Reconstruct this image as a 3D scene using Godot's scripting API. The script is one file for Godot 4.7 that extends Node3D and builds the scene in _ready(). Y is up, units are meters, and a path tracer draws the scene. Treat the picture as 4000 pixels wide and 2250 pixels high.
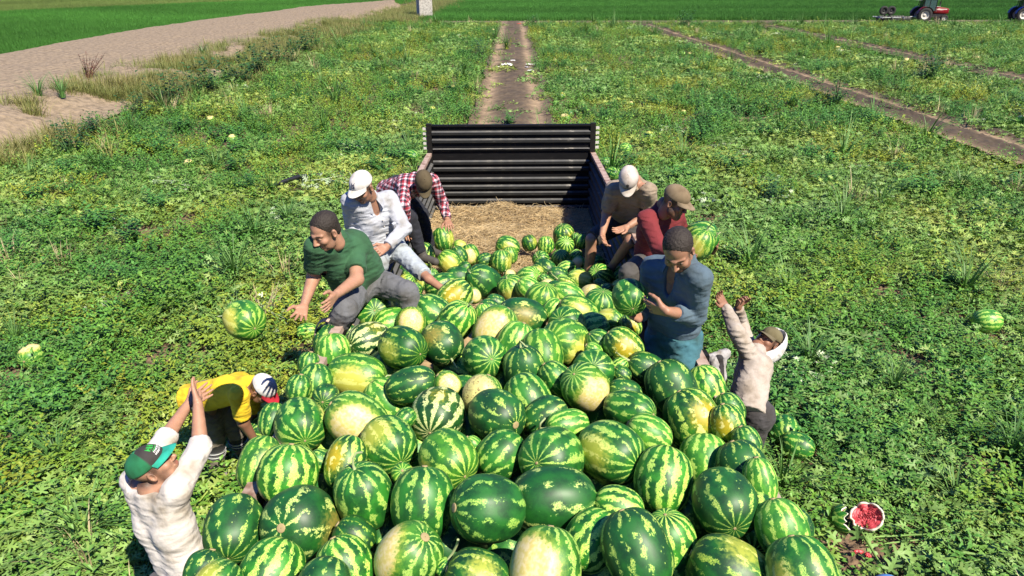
extends Node3D
# A farm trailer heaped with watermelons in a melon field; men load it from both sides.

var taken := {}
var rng := RandomNumberGenerator.new()
var mats := {}
var clear_spots: Array = []          # x, z, radius: ground kept free of plants

func _ready():
	# camera, sky, sun, exposure
	var cam := Camera3D.new()
	cam.name = "camera"
	add_child(cam)
	cam.position = Vector3(0, 4, 0)
	cam.rotation_degrees = Vector3(-24.4, 0, 0)
	cam.fov = 45.0
	cam.near = 0.05
	cam.far = 600.0
	cam.current = true
	var env := Environment.new()
	env.background_mode = Environment.BG_SKY
	var sky := Sky.new()
	var sm := ProceduralSkyMaterial.new()
	sm.sky_top_color = Color(0.16, 0.33, 0.66)
	sm.sky_horizon_color = Color(0.52, 0.64, 0.78)
	sm.sky_curve = 0.12
	sm.ground_bottom_color = Color(0.16, 0.2, 0.1)
	sm.ground_horizon_color = Color(0.35, 0.42, 0.32)
	sm.sky_energy_multiplier = 0.9
	sky.sky_material = sm
	env.sky = sky
	env.tonemap_mode = Environment.TONE_MAPPER_LINEAR
	env.tonemap_exposure = 1.85
	env.sdfgi_enabled = true
	env.ssao_enabled = true
	env.ssil_enabled = true
	var we := WorldEnvironment.new()
	we.name = "world_environment"
	we.environment = env
	add_child(we)
	var sun := DirectionalLight3D.new()
	sun.name = "sun"
	add_child(sun)
	sun.look_at_from_position(Vector3(0.43, 0.80, 0.52) * 20.0, Vector3.ZERO)
	sun.light_energy = 1.6
	sun.light_color = Color(1.0, 0.955, 0.88)
	sun.light_angular_distance = 0.5
	sun.shadow_enabled = true

	rng.seed = 7
	make_materials()
	var t0 := Time.get_ticks_msec()
	build_ground()
	build_trailer()
	build_melons()
	print("melons ", Time.get_ticks_msec() - t0)
	build_people()
	print("people ", Time.get_ticks_msec() - t0)
	build_far_things()
	build_plants()
	print("plants ", Time.get_ticks_msec() - t0)

# ---------------------------------------------------------------- naming
func numbered(called: String) -> String:
	var n: int = taken.get(called, 0)
	taken[called] = n + 1
	return called if n == 0 else "%s_%03d" % [called, n]

func tag(o: Node, label: String, category: String, group := "", kind := ""):
	if label: o.set_meta("label", label)
	if category: o.set_meta("category", category)
	if group: o.set_meta("group", group)
	if kind: o.set_meta("kind", kind)
	return o

func thing(called: String, label: String, category: String, at := Vector3.ZERO, group := "") -> Node3D:
	var o := Node3D.new()
	o.name = numbered(called)
	add_child(o)
	o.position = at
	tag(o, label, category, group)
	return o

func part(called: String, mesh: Mesh, m: Material, parent: Node, tr := Transform3D.IDENTITY) -> MeshInstance3D:
	var o := MeshInstance3D.new()
	o.name = called if parent != self else numbered(called)
	o.mesh = mesh
	o.material_override = m
	parent.add_child(o, true)
	o.transform = tr
	return o

func structure(called: String, mesh: Mesh, m: Material) -> MeshInstance3D:
	var o := part(called, mesh, m, self)
	o.set_meta("kind", "structure")
	return o

# ---------------------------------------------------------------- materials
func lin(r: float, g: float, b: float) -> Color:
	return Color(r, g, b).linear_to_srgb()

func noise_tex(seed_: int, freq: float, ramp: Array, size := 256, normal := false, strength := 4.0, octaves := 5) -> NoiseTexture2D:
	var n := FastNoiseLite.new()
	n.seed = seed_
	n.frequency = freq
	n.noise_type = FastNoiseLite.TYPE_SIMPLEX_SMOOTH
	n.fractal_octaves = octaves
	var t := NoiseTexture2D.new()
	t.width = size
	t.height = size
	t.seamless = true
	t.noise = n
	if normal:
		t.as_normal_map = true
		t.bump_strength = strength
	elif ramp.size():
		var g := Gradient.new()
		var off := PackedFloat32Array()
		var col := PackedColorArray()
		for k in ramp.size():
			off.append(float(k) / (ramp.size() - 1))
			col.append(ramp[k])
		g.offsets = off
		g.colors = col
		t.color_ramp = g
	return t

func flat_mat(c: Color, rough := 0.8, metal := 0.0) -> StandardMaterial3D:
	var m := StandardMaterial3D.new()
	m.albedo_color = c
	m.roughness = rough
	m.metallic = metal
	m.cull_mode = BaseMaterial3D.CULL_DISABLED
	return m

func vert_mat(rough := 0.8) -> StandardMaterial3D:
	var m := flat_mat(Color.WHITE, rough)
	m.vertex_color_use_as_albedo = true
	return m

func tri(m: StandardMaterial3D, scale: float, world := true):
	m.uv1_triplanar = true
	m.uv1_world_triplanar = world
	m.uv1_scale = Vector3.ONE * scale

var cloth_normal: NoiseTexture2D
var mottle: NoiseTexture2D

func make_materials():
	mottle = noise_tex(11, 0.012, [Color(0.62, 0.57, 0.5), Color(0.84, 0.82, 0.78), Color(0.97, 0.97, 0.97), Color(1, 1, 1), Color(0.86, 0.85, 0.83)], 256)
	cloth_normal = noise_tex(12, 0.02, [], 256, true, 5.0, 4)
	var m: StandardMaterial3D
	m = flat_mat(Color.WHITE, 0.95)
	m.albedo_texture = noise_tex(1, 0.02, [Color(0.29, 0.235, 0.175), Color(0.42, 0.345, 0.265), Color(0.52, 0.44, 0.35)], 512)
	tri(m, 0.7)
	m.normal_enabled = true
	m.normal_texture = noise_tex(2, 0.04, [], 256, true, 9.0)
	mats.soil = m
	m = flat_mat(Color.WHITE, 0.95)
	m.albedo_texture = noise_tex(3, 0.02, [Color(0.38, 0.335, 0.27), Color(0.53, 0.47, 0.385), Color(0.60, 0.535, 0.445)], 512)
	tri(m, 0.35)
	m.normal_enabled = true
	m.normal_texture = noise_tex(4, 0.05, [], 256, true, 7.0)
	mats.road = m
	m = vert_mat(0.95)
	m.albedo_texture = noise_tex(5, 0.03, [Color(0.72, 0.7, 0.68), Color(1, 1, 1)], 256)
	tri(m, 0.8)
	mats.track = m
	m = vert_mat(0.55)
	m.backlight_enabled = true
	m.backlight = Color(0.34, 0.40, 0.10)
	m.metallic_specular = 0.45
	mats.leaf = m
	m = vert_mat(0.6)
	m.backlight_enabled = true
	m.backlight = Color(0.16, 0.3, 0.05)
	m.metallic_specular = 0.3
	mats.rice = m
	mats.straw = vert_mat(0.75)
	m = vert_mat(0.6)
	m.metallic_specular = 0.3
	m.albedo_texture = noise_tex(6, 0.02, [Color(0.42, 0.42, 0.42), Color(0.47, 0.47, 0.47), Color(0.5, 0.5, 0.5), Color(0.56, 0.55, 0.53), Color(1, 0.97, 0.92)], 512)
	m.uv1_triplanar = true
	m.uv1_scale = Vector3(0.5, 1.6, 0.5)
	m.normal_enabled = true
	m.normal_texture = noise_tex(26, 0.01, [], 256, true, 1.2, 3)
	mats.black_steel = m
	m = flat_mat(Color.WHITE, 0.65)
	m.albedo_texture = noise_tex(7, 0.03, [Color(0.42, 0.31, 0.25), Color(0.6, 0.51, 0.46), Color(0.66, 0.58, 0.53), Color(0.68, 0.6, 0.55)], 256)
	tri(m, 1.1, false)
	mats.rail = m
	mats.tyre = flat_mat(lin(0.02, 0.02, 0.02), 0.85)
	mats.dark = flat_mat(lin(0.015, 0.015, 0.016), 0.6)
	mats.rim = flat_mat(lin(0.5, 0.48, 0.43), 0.5)
	m = flat_mat(Color.WHITE, 0.9)
	m.albedo_texture = noise_tex(8, 0.03, [Color(0.5, 0.49, 0.47), Color(0.66, 0.65, 0.62), Color(0.74, 0.73, 0.7)], 256)
	tri(m, 0.6, false)
	mats.concrete = m
	mats.stem = flat_mat(lin(0.3, 0.36, 0.16), 0.6)
	mats.scar = flat_mat(lin(0.32, 0.25, 0.12), 0.8)

# ---------------------------------------------------------------- mesh helpers
func st_new() -> SurfaceTool:
	var st := SurfaceTool.new()
	st.begin(Mesh.PRIMITIVE_TRIANGLES)
	return st

func quad(st: SurfaceTool, a: Vector3, b: Vector3, c: Vector3, d: Vector3):
	for p in [a, c, b, a, d, c]: st.add_vertex(p)

func add_box(st: SurfaceTool, lo: Vector3, hi: Vector3, tr := Transform3D.IDENTITY):
	var p: Array = []
	for k in 8: p.append(tr * Vector3(hi.x if k & 1 else lo.x, hi.y if k & 2 else lo.y, hi.z if k & 4 else lo.z))
	st.set_smooth_group(-1)
	quad(st, p[4], p[5], p[7], p[6])
	quad(st, p[1], p[0], p[2], p[3])
	quad(st, p[5], p[1], p[3], p[7])
	quad(st, p[0], p[4], p[6], p[2])
	quad(st, p[6], p[7], p[3], p[2])
	quad(st, p[0], p[1], p[5], p[4])

func add_tube(st: SurfaceTool, pts: Array, radii: Array, sides := 8):
	st.set_smooth_group(1)
	var rings: Array = []
	var side := Vector3.ZERO
	for k in pts.size():
		var dir: Vector3 = (pts[min(k + 1, pts.size() - 1)] - pts[max(k - 1, 0)]).normalized()
		if side == Vector3.ZERO:
			side = dir.cross(Vector3.UP if abs(dir.y) < 0.9 else Vector3.RIGHT).normalized()
		side = (side - dir * side.dot(dir)).normalized()
		var up := dir.cross(side)
		var ring: Array = []
		for s in sides:
			var a := TAU * s / sides
			ring.append(pts[k] + (side * cos(a) + up * sin(a)) * radii[k])
		rings.append(ring)
	for k in pts.size() - 1:
		for s in sides:
			var s2 := (s + 1) % sides
			quad(st, rings[k][s], rings[k + 1][s], rings[k + 1][s2], rings[k][s2])
	for e in [0, pts.size() - 1]:
		for s in sides:
			var s2 := (s + 1) % sides
			for v in ([pts[e], rings[e][s], rings[e][s2]] if e == 0 else [pts[e], rings[e][s2], rings[e][s]]): st.add_vertex(v)

func done(st: SurfaceTool) -> ArrayMesh:
	st.index()
	st.generate_normals()
	return st.commit()

func box_mesh(lo: Vector3, hi: Vector3) -> ArrayMesh:
	var st := st_new()
	add_box(st, lo, hi)
	return done(st)

func tube_mesh(pts: Array, radii: Array, sides := 8) -> ArrayMesh:
	var st := st_new()
	add_tube(st, pts, radii, sides)
	return done(st)

func grid_mesh(nx: int, nz: int, f: Callable, colors = null) -> ArrayMesh:
	var v := PackedVector3Array()
	var c := PackedColorArray()
	var idx := PackedInt32Array()
	var paint: bool = colors != null
	for j in nz + 1:
		for i in nx + 1:
			var p: Vector3 = f.call(float(i) / nx, float(j) / nz)
			v.append(p)
			if paint: c.append((colors as Callable).call(p))
	for j in nz:
		for i in nx:
			var a := j * (nx + 1) + i
			idx.append_array([a, a + 1, a + nx + 2, a, a + nx + 2, a + nx + 1])
	var arr := []
	arr.resize(Mesh.ARRAY_MAX)
	arr[Mesh.ARRAY_VERTEX] = v
	if paint: arr[Mesh.ARRAY_COLOR] = c
	arr[Mesh.ARRAY_INDEX] = idx
	var am := ArrayMesh.new()
	am.add_surface_from_arrays(Mesh.PRIMITIVE_TRIANGLES, arr)
	var st := SurfaceTool.new()
	st.create_from(am, 0)
	st.generate_normals()
	return st.commit()

func fnl(seed_: int, freq: float, oct := 3) -> FastNoiseLite:
	var n := FastNoiseLite.new()
	n.seed = seed_
	n.frequency = freq
	n.fractal_octaves = oct
	n.noise_type = FastNoiseLite.TYPE_SIMPLEX_SMOOTH
	return n

# ---------------------------------------------------------------- ground
func build_ground():
	var n := fnl(21, 0.9, 4)
	var n2 := fnl(22, 0.12, 2)
	# field soil: one sheet to past the horizon of the picture, finer near the trailer
	structure("field_ground", grid_mesh(150, 190, func(u, w):
		var x: float = (u - 0.5) * 2.0
		x = sign(x) * (14.0 * abs(x) + 206.0 * pow(abs(x), 4.0))
		var z: float = 6.0 - 36.0 * w - 230.0 * pow(w, 3.5)
		return Vector3(x, -0.05 + 0.045 * n.get_noise_2d(x, z), z)), mats.soil)
	# tracks: wheel ruts with clods and a grassy middle
	track_sheet("dirt_track", -0.05, 0.12, 1.22, -8.0, -66.5, 31, 0.0)
	track_sheet("dirt_track", 12.8, 10.75, 1.0, 2.0, -64.0, 32, 1.0)
	track_sheet("dirt_track", 20.3, 20.7, 0.95, 0.0, -62.0, 33, 1.0)
	# headland along the rice
	var hn := fnl(34, 0.7, 4)
	structure("headland_track", grid_mesh(240, 16, func(u, w):
		var x: float = -7.0 + 90.0 * u
		var z: float = -62.2 - 4.8 * w - 0.03 * max(x, 0.0)
		return Vector3(x, 0.012 + 0.05 * (hn.get_noise_2d(x, z) * 0.5 + 0.5), z), func(p):
		var k: float = 0.75 + 0.5 * hn.get_noise_2d(p.x * 0.6, p.z)
		return Color(0.27 * k, 0.195 * k, 0.13 * k)), mats.track)
	# the wide bare dirt road on the left and its crumbling bank
	var rn := fnl(35, 0.8, 5)
	var rb := fnl(36, 0.13, 2)
	structure("dirt_road", grid_mesh(60, 260, func(u, w):
		var z: float = -10.0 - 96.0 * w
		var xr: float = -12.0 + 0.5 * rb.get_noise_2d(3, z) - 4.5 * smoothstep(-88.0, -106.0, z)
		var xl: float = -24.4 - 1.8 * sin(clamp((-z - 30.0) / 45.0, 0.0, 1.0) * PI) + 8.0 * smoothstep(-80.0, -108.0, z)
		var x: float = lerp(xr, xl, u)
		var h: float = 0.55 * smoothstep(0.02, 0.24, u + 0.05 * rb.get_noise_2d(x * 2.0, z * 2.0)) - 0.25 * smoothstep(0.9, 1.0, u)
		h += 0.16 * rn.get_noise_2d(x * 0.5, z * 0.5) * (1.2 - u) * smoothstep(0.0, 0.1, u) + 0.03 * rn.get_noise_2d(x * 3.0, z * 3.0)
		return Vector3(x, 0.02 + h, z)), mats.road)
	# ground under the young rice
	var rice_soil := flat_mat(lin(0.035, 0.06, 0.02), 0.95)
	structure("rice_field_ground", grid_mesh(20, 12, func(u, w): return Vector3(-8.0 + 150.0 * u, 0.008, -67.2 - 90.0 * w - 4.0 * u)), rice_soil)
	structure("rice_field_ground", grid_mesh(20, 12, func(u, w):
		var z: float = -16.0 - 130.0 * w
		var xl: float = -24.0 - 1.8 * sin(clamp((-z - 30.0) / 45.0, 0.0, 1.0) * PI) + 9.5 * smoothstep(-80.0, -108.0, z)
		return Vector3(xl - 120.0 * u, 0.016, z)), rice_soil)

func track_sheet(called: String, x_near: float, x_far: float, half: float, z0: float, z1: float, seed_: int, clods: float):
	var n := fnl(seed_, 1.6, 4)
	var n2 := fnl(seed_ + 50, 0.22, 2)
	var nx := 26
	var nz := int(abs(z1 - z0) / 0.16)
	structure(called, grid_mesh(nx, nz, func(u, w):
		var z: float = lerp(z0, z1, w)
		var s: float = u * 2.0 - 1.0
		var x: float = lerp(x_near, x_far, w) + half * s * (1.0 + 0.06 * n2.get_noise_2d(9, z * 3.0)) + 0.1 * n2.get_noise_2d(1, z)
		var rut: float = exp(-pow((abs(s) - 0.66) / 0.2, 2.0))
		var h: float = 0.075 - 0.055 * rut + (1.0 - rut) * (0.055 + 0.05 * clods) * n.get_noise_2d(x * 1.3, z * 1.3) + 0.05 * smoothstep(0.84, 0.97, abs(s)) * (1.0 + n.get_noise_2d(x * 3.0, z))
		return Vector3(x, max(0.006, h), z), func(p):
		var w: float = (p.z - z0) / (z1 - z0)
		var s: float = (p.x - lerp(x_near, x_far, w)) / half
		var rut: float = exp(-pow((abs(s) - 0.66) / 0.2, 2.0))
		var k: float = 0.85 + 0.45 * n.get_noise_2d(p.x, p.z) + 0.2 * n2.get_noise_2d(p.x, p.z)
		return Color(lerp(0.135 - 0.04 * clods, 0.40, rut) * k, lerp(0.1 - 0.03 * clods, 0.295, rut) * k, lerp(0.06 - 0.018 * clods, 0.18, rut) * k)), mats.track)

# ---------------------------------------------------------------- trailer
# a pressed steel sheet: PROFILE (height, depth, dust) swept from A to B, depth along IN; it has a back face, so it is a solid plate
func pressed_sheet(profile: Array, a: Vector3, b: Vector3, inward: Vector3) -> ArrayMesh:
	var st := st_new()
	st.set_smooth_group(-1)
	var back := -inward * 0.045
	for k in profile.size() - 1:
		var p: Array = profile[k]
		var q: Array = profile[k + 1]
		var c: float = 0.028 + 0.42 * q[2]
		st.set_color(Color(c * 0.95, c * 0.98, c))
		quad(st, a + Vector3.UP * p[0] + inward * p[1], b + Vector3.UP * p[0] + inward * p[1], b + Vector3.UP * q[0] + inward * q[1], a + Vector3.UP * q[0] + inward * q[1])
	st.set_color(Color(0.02, 0.02, 0.02))
	var t: float = profile[0][0]
	var l: float = profile[-1][0]
	quad(st, b + Vector3.UP * t + back, a + Vector3.UP * t + back, a + Vector3.UP * l + back, b + Vector3.UP * l + back)
	quad(st, a + Vector3.UP * t + back, b + Vector3.UP * t + back, b + Vector3.UP * t + inward * profile[0][1], a + Vector3.UP * t + inward * profile[0][1])
	return done(st)

func ribs(top: float, bottom: float, ledges: Array) -> Array:
	var pr: Array = [[top, 0.03, 0.0], [top - 0.022, 0.03, 0.0], [top - 0.026, 0.0, 0.0]]
	for h in ledges:
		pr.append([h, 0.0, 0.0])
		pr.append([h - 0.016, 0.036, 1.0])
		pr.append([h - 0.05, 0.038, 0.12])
		pr.append([h - 0.064, 0.0, 0.0])
	pr.append([bottom, 0.0, 0.0])
	return pr

func wheel(parent: Node, called: String, at: Vector3, axle: Vector3, r: float, w: float, rim_color: Material, lugs := 0):
	var basis := Basis(Quaternion(Vector3.UP, axle.normalized()))
	var prof := [Vector2(r * 0.58, -w * 0.42), Vector2(r * 0.66, -w * 0.5), Vector2(r * 0.9, -w * 0.48), Vector2(r, -w * 0.3), Vector2(r, w * 0.3), Vector2(r * 0.9, w * 0.48), Vector2(r * 0.66, w * 0.5), Vector2(r * 0.58, w * 0.42)]
	var tyre := part(called, lathe(prof, 28), mats.tyre, parent, Transform3D(basis, at))
	var rp := [Vector2(0.001, w * 0.12), Vector2(r * 0.16, w * 0.14), Vector2(r * 0.18, w * 0.02), Vector2(r * 0.42, -w * 0.02), Vector2(r * 0.5, w * 0.3), Vector2(r * 0.6, w * 0.38), Vector2(r * 0.6, -w * 0.38), Vector2(r * 0.4, -w * 0.1), Vector2(0.001, -w * 0.1)]
	part("rim", lathe(rp, 24), rim_color, tyre)
	if lugs:
		var st := st_new()
		for k in lugs:
			for s in [-1, 1]:
				var tr := Transform3D(Basis(Vector3.UP, TAU * (k + (0.25 if s > 0 else -0.25)) / lugs), Vector3.ZERO)
				add_box(st, Vector3(r * 0.96, -w * 0.24, -0.022), Vector3(r * 1.03, w * 0.24, 0.022), tr * Transform3D(Basis(Vector3.RIGHT, 0.7 * s), Vector3(0, s * w * 0.24, 0)))
		part("tread", done(st), mats.tyre, tyre)

func lathe(prof: Array, seg: int) -> ArrayMesh:
	var st := st_new()
	st.set_smooth_group(1)
	for k in prof.size() - 1:
		var a: Vector2 = prof[k]
		var b: Vector2 = prof[k + 1]
		for s in seg:
			var t := TAU * s / seg
			var u := TAU * (s + 1) / seg
			quad(st, Vector3(a.x * cos(t), a.y, a.x * sin(t)), Vector3(a.x * cos(u), a.y, a.x * sin(u)), Vector3(b.x * cos(u), b.y, b.x * sin(u)), Vector3(b.x * cos(t), b.y, b.x * sin(t)))
	return done(st)

func build_trailer():
	var t := thing("farm_trailer", "high sided black steel farm trailer loaded with watermelons and straw", "trailer", Vector3(0, 0, -5.8))
	t.rotation_degrees = Vector3(-1.69, 0, 0.35)
	var zf := -3.56
	var zr := 4.55
	var rail := 1.86
	var bs: Material = mats.black_steel
	# front wall: an upper board and a lower board of pressed ribs between corner posts
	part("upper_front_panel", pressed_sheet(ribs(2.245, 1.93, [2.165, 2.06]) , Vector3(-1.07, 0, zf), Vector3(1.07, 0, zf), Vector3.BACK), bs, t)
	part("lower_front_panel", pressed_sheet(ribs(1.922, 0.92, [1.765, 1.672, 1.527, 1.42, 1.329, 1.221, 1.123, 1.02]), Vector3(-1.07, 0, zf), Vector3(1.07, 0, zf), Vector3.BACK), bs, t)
	var seam := st_new()
	seam.set_color(Color(0.9, 0.9, 0.87))
	add_box(seam, Vector3(-1.065, 1.9235, zf + 0.002), Vector3(1.065, 1.9285, zf + 0.042))
	part("panel_seam", done(seam), bs, t)
	for s in [-1, 1]:
		var st := st_new()
		st.set_color(Color(0.05, 0.045, 0.04))
		add_box(st, Vector3(1.072 if s > 0 else -1.142, 0.8, zf - 0.05), Vector3(1.142 if s > 0 else -1.072, 2.26, zf + 0.03))
		part("corner_post", done(st), bs, t)
		# bent sheet lugs on the outside of the posts
		for k in 5:
			var lg := st_new()
			add_box(lg, Vector3(1.144 if s > 0 else -1.19, 1.92 + 0.065 * k, zf - 0.02), Vector3(1.19 if s > 0 else -1.144, 1.95 + 0.065 * k, zf + 0.02))
			part("post_lug", done(lg), mats.rim, t)
		# side wall with ribs running lengthwise, and its worn capping rail
		var a := Vector3(1.1 * s, 0, zf + 0.032)
		var b := Vector3(1.1 * s, 0, zr)
		var pr := ribs(rail - 0.03, 0.92, [1.74, 1.62, 1.5, 1.38, 1.26, 1.14, 1.02])
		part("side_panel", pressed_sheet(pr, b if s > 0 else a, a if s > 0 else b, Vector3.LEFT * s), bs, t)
		var rl := st_new()
		add_box(rl, Vector3(1.082 if s > 0 else -1.148, rail - 0.028, zf + 0.034), Vector3(1.148 if s > 0 else -1.082, rail + 0.012, zr))
		part("top_rail", done(rl), mats.rail, t)
		for k in 5:
			var sp := st_new()
			sp.set_color(Color(0.03, 0.03, 0.03))
			add_box(sp, Vector3(1.148 if s > 0 else -1.2, 0.75, zf + 0.6 + 1.7 * k), Vector3(1.2 if s > 0 else -1.148, rail - 0.03, zf + 0.68 + 1.7 * k))
			part("side_post", done(sp), bs, t)
	var dk := st_new()
	dk.set_color(Color(0.03, 0.03, 0.03))
	add_box(dk, Vector3(-1.14, 0.84, zf - 0.045), Vector3(1.14, 0.915, zr + 0.04))
	part("floor", done(dk), bs, t)
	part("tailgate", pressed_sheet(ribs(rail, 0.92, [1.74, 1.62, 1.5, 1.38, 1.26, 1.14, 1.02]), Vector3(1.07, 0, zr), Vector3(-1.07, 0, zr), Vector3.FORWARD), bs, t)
	var ch := st_new()
	ch.set_color(Color(0.03, 0.03, 0.03))
	for s in [-1, 1]: add_box(ch, Vector3(0.45 * s - 0.05, 0.66, zf), Vector3(0.45 * s + 0.05, 0.838, zr))
	for k in 7: add_box(ch, Vector3(-1.1, 0.72, zf + 0.2 + 1.28 * k), Vector3(1.1, 0.8, zf + 0.26 + 1.28 * k))
	part("chassis", done(ch), bs, t)
	for z in [-2.4, 3.2]:
		part("axle", tube_mesh([Vector3(-0.95, 0.5, z), Vector3(0.95, 0.5, z)], [0.05, 0.05]), mats.dark, t)
		for s in [-1, 1]: wheel(t, "wheel", Vector3(0.85 * s, 0.5, z), Vector3(s, 0, 0), 0.48, 0.26, mats.rim)
	# straw bedding: an uneven layer, with loose stalks lying over it
	var n := fnl(41, 1.7, 3)
	var n2 := fnl(42, 6.0, 3)
	var h := func(x: float, z: float) -> float:
		var y: float = 0.99 + 0.05 * n.get_noise_2d(x, z) + 0.025 * n2.get_noise_2d(x, z)
		y += 0.13 * exp(-pow((z + 8.95) / 0.28, 2.0)) * (0.75 + 0.9 * n.get_noise_2d(x * 0.7, 3.0)) * smoothstep(1.1, 0.8, abs(x))
		y += 0.09 * exp(-pow((z + 7.9) / 0.35, 2.0) - pow((x + 0.4) / 0.6, 2.0))
		return y - 0.0295 * (-z - 5.8)  + 0.04
	var bed := grid_mesh(70, 130, func(u, w):
		var x: float = -1.055 + 2.11 * u
		var z: float = -9.31 + 4.5 * w
		return Vector3(x, h.call(x, z), z), func(p):
		var k: float = 0.75 + 0.5 * n2.get_noise_2d(p.x * 3.0, p.z * 3.0)
		return Color(0.42 * k, 0.30 * k, 0.155 * k))
	var sb := part("straw_bedding", bed, mats.straw, self)
	tag(sb, "loose golden straw spread over the trailer floor", "straw", "", "stuff")
	var stalk := st_new()
	stalk.set_color(Color(1, 1, 1))
	add_tube(stalk, [Vector3(-0.11, 0, 0), Vector3(-0.03, 0.012, 0.004), Vector3(0.05, 0.008, -0.006), Vector3(0.11, -0.012, 0.0)], [0.0019, 0.0019, 0.0018, 0.0016], 3)
	var mm := MultiMesh.new()
	mm.transform_format = MultiMesh.TRANSFORM_3D
	mm.use_colors = true
	mm.mesh = done(stalk)
	mm.instance_count = 34000
	for i in mm.instance_count:
		var x := rng.randf_range(-1.05, 1.05)
		var z := rng.randf_range(-9.29, -5.6)
		var up: float = abs(rng.randfn()) * 0.035
		var b := Basis.from_euler(Vector3(rng.randf_range(-0.4, 0.4), rng.randf() * TAU, rng.randfn() * 0.28)) * Basis.from_scale(Vector3(rng.randf_range(0.5, 1.3), 1, 1.0) * 1.0)
		var y: float = h.call(x, z) + up
		mm.set_instance_transform(i, Transform3D(b, Vector3(x, y, z)))
		var k := rng.randf_range(0.55, 1.25)
		var g := rng.randf()
		mm.set_instance_color(i, Color(0.62 * k, (0.45 + 0.05 * g) * k, (0.22 + 0.08 * g) * k))
	var so := MultiMeshInstance3D.new()
	so.name = "straw_stalks"
	so.multimesh = mm
	so.material_override = mats.straw
	add_child(so)
	tag(so, "dry straw stalks lying loose on the trailer bedding", "straw", "", "stuff")

# ---------------------------------------------------------------- melons
var rind := {}
var rind_mesh: Array = []

func rind_texture(seed_: int, o: Dictionary) -> StandardMaterial3D:
	var w := 512
	var h := 256
	var n1 := fnl(seed_, 1.5, 2)
	var n2 := fnl(seed_ + 1, 6.5, 3)
	var n3 := fnl(seed_ + 2, 30.0, 2)
	var data := PackedByteArray()
	data.resize(w * h * 3)
	var N: float = o.n
	var dark: Color = o.dark
	var mid: Color = o.mid
	var light: Color = o.light
	var thr: float = o.thr
	var patch: int = o.get("patch", 0)
	var pcol: Color = o.get("pcol", Color.WHITE)
	var psize: float = o.get("psize", 0.75)
	var sinp := PackedFloat32Array()
	for y in h:
		var phi := PI * (y + 0.5) / h
		var sp := sin(phi)
		var cp := cos(phi)
		# the blossom end (top row) carries fine clear rays, the middle ragged broken bands
		var ray := smoothstep(0.34, 0.06, float(y) / h)
		var tail := smoothstep(0.8, 0.97, float(y) / h)
		for x in w:
			var th := TAU * ((x + 0.5) / w - 0.5)
			var d := Vector3(sp * cos(th), cp, sp * sin(th))
			var a := n1.get_noise_3dv(d)
			var b := n2.get_noise_3dv(d)
			var c := n3.get_noise_3dv(d)
			var s := th / TAU * N + (a * 0.24 + b * 0.2) * (1.0 - 0.8 * ray)
			var wave := cos(s * TAU)
			var stripe := absf(fposmod(s + 0.5, 1.0) - 0.5)
			var brk := n1.get_noise_3d(floor(s + 0.5) * 7.3, d.y * 1.6, 3.0)
			var v := wave + b * 1.0 * (1.0 - 0.75 * ray) + c * 0.65 * (1.0 - 0.6 * ray) + brk * 1.5 * (1.0 - ray) - thr - tail * 0.25
			var lt := smoothstep(-0.12, 0.3, v)
			if ray > 0.0:
				lt = maxf(lt, ray * smoothstep(0.17, 0.09, stripe) * 0.8)
			var base := dark.lerp(mid, clampf(0.5 + a * 1.1 + c * 0.35 + b * 0.3, 0.0, 1.0))
			# thin netted lines inside the dark bands
			base = base.lerp(mid, smoothstep(0.06, 0.0, absf(b - 0.1)) * 0.5)
			var col := base.lerp(light.lerp(mid, clampf(0.25 - c * 0.9, 0.0, 0.7)), lt)
			if patch:
				var e := d.x - psize * 0.5 - absf(d.y) * 0.12 + b * 0.14 + c * 0.05
				if patch == 1:      # a yellow ground spot
					var p := smoothstep(0.0, 0.34, e)
					col = col.lerp(pcol.lerp(Color(0.78, 0.78, 0.42), lt), p * 0.9)
				elif patch == 2:    # a bare cream belly
					var p := smoothstep(0.0, 0.2, e)
					var q := smoothstep(-0.2, 0.1, e)
					col = col.lerp(Color(0.62, 0.64, 0.2), q * 0.55)
					col = col.lerp(pcol.lerp(Color(0.76, 0.7, 0.34), clampf(0.3 + b * 0.9 + wave * 0.12, 0.0, 0.7)), p * 0.96)
				elif patch == 3:    # cream with corky brown scabs
					var p := smoothstep(-0.25, 0.1, e)
					col = col.lerp(pcol, p * 0.85)
					var sc := n2.get_noise_3dv(d * 1.3 + Vector3(4, 0, 0)) + c * 0.3
					col = col.lerp(Color(0.34, 0.24, 0.16), smoothstep(0.33, 0.42, sc) * p)
				elif patch == 4:    # gold between the bands, cream bands
					var p := smoothstep(0.0, 0.4, e)
					col = col.lerp(Color(0.64, 0.58, 0.10).lerp(Color(0.84, 0.8, 0.5), lt), p)
			var k := (y * w + x) * 3
			data[k] = int(clampf(col.r, 0, 1) * 255)
			data[k + 1] = int(clampf(col.g, 0, 1) * 255)
			data[k + 2] = int(clampf(col.b, 0, 1) * 255)
	var im := Image.create_from_data(w, h, false, Image.FORMAT_RGB8, data)
	var m := StandardMaterial3D.new()
	m.albedo_texture = ImageTexture.create_from_image(im)
	m.roughness = o.get("rough", 0.48)
	m.metallic_specular = 0.5
	return m

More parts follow.
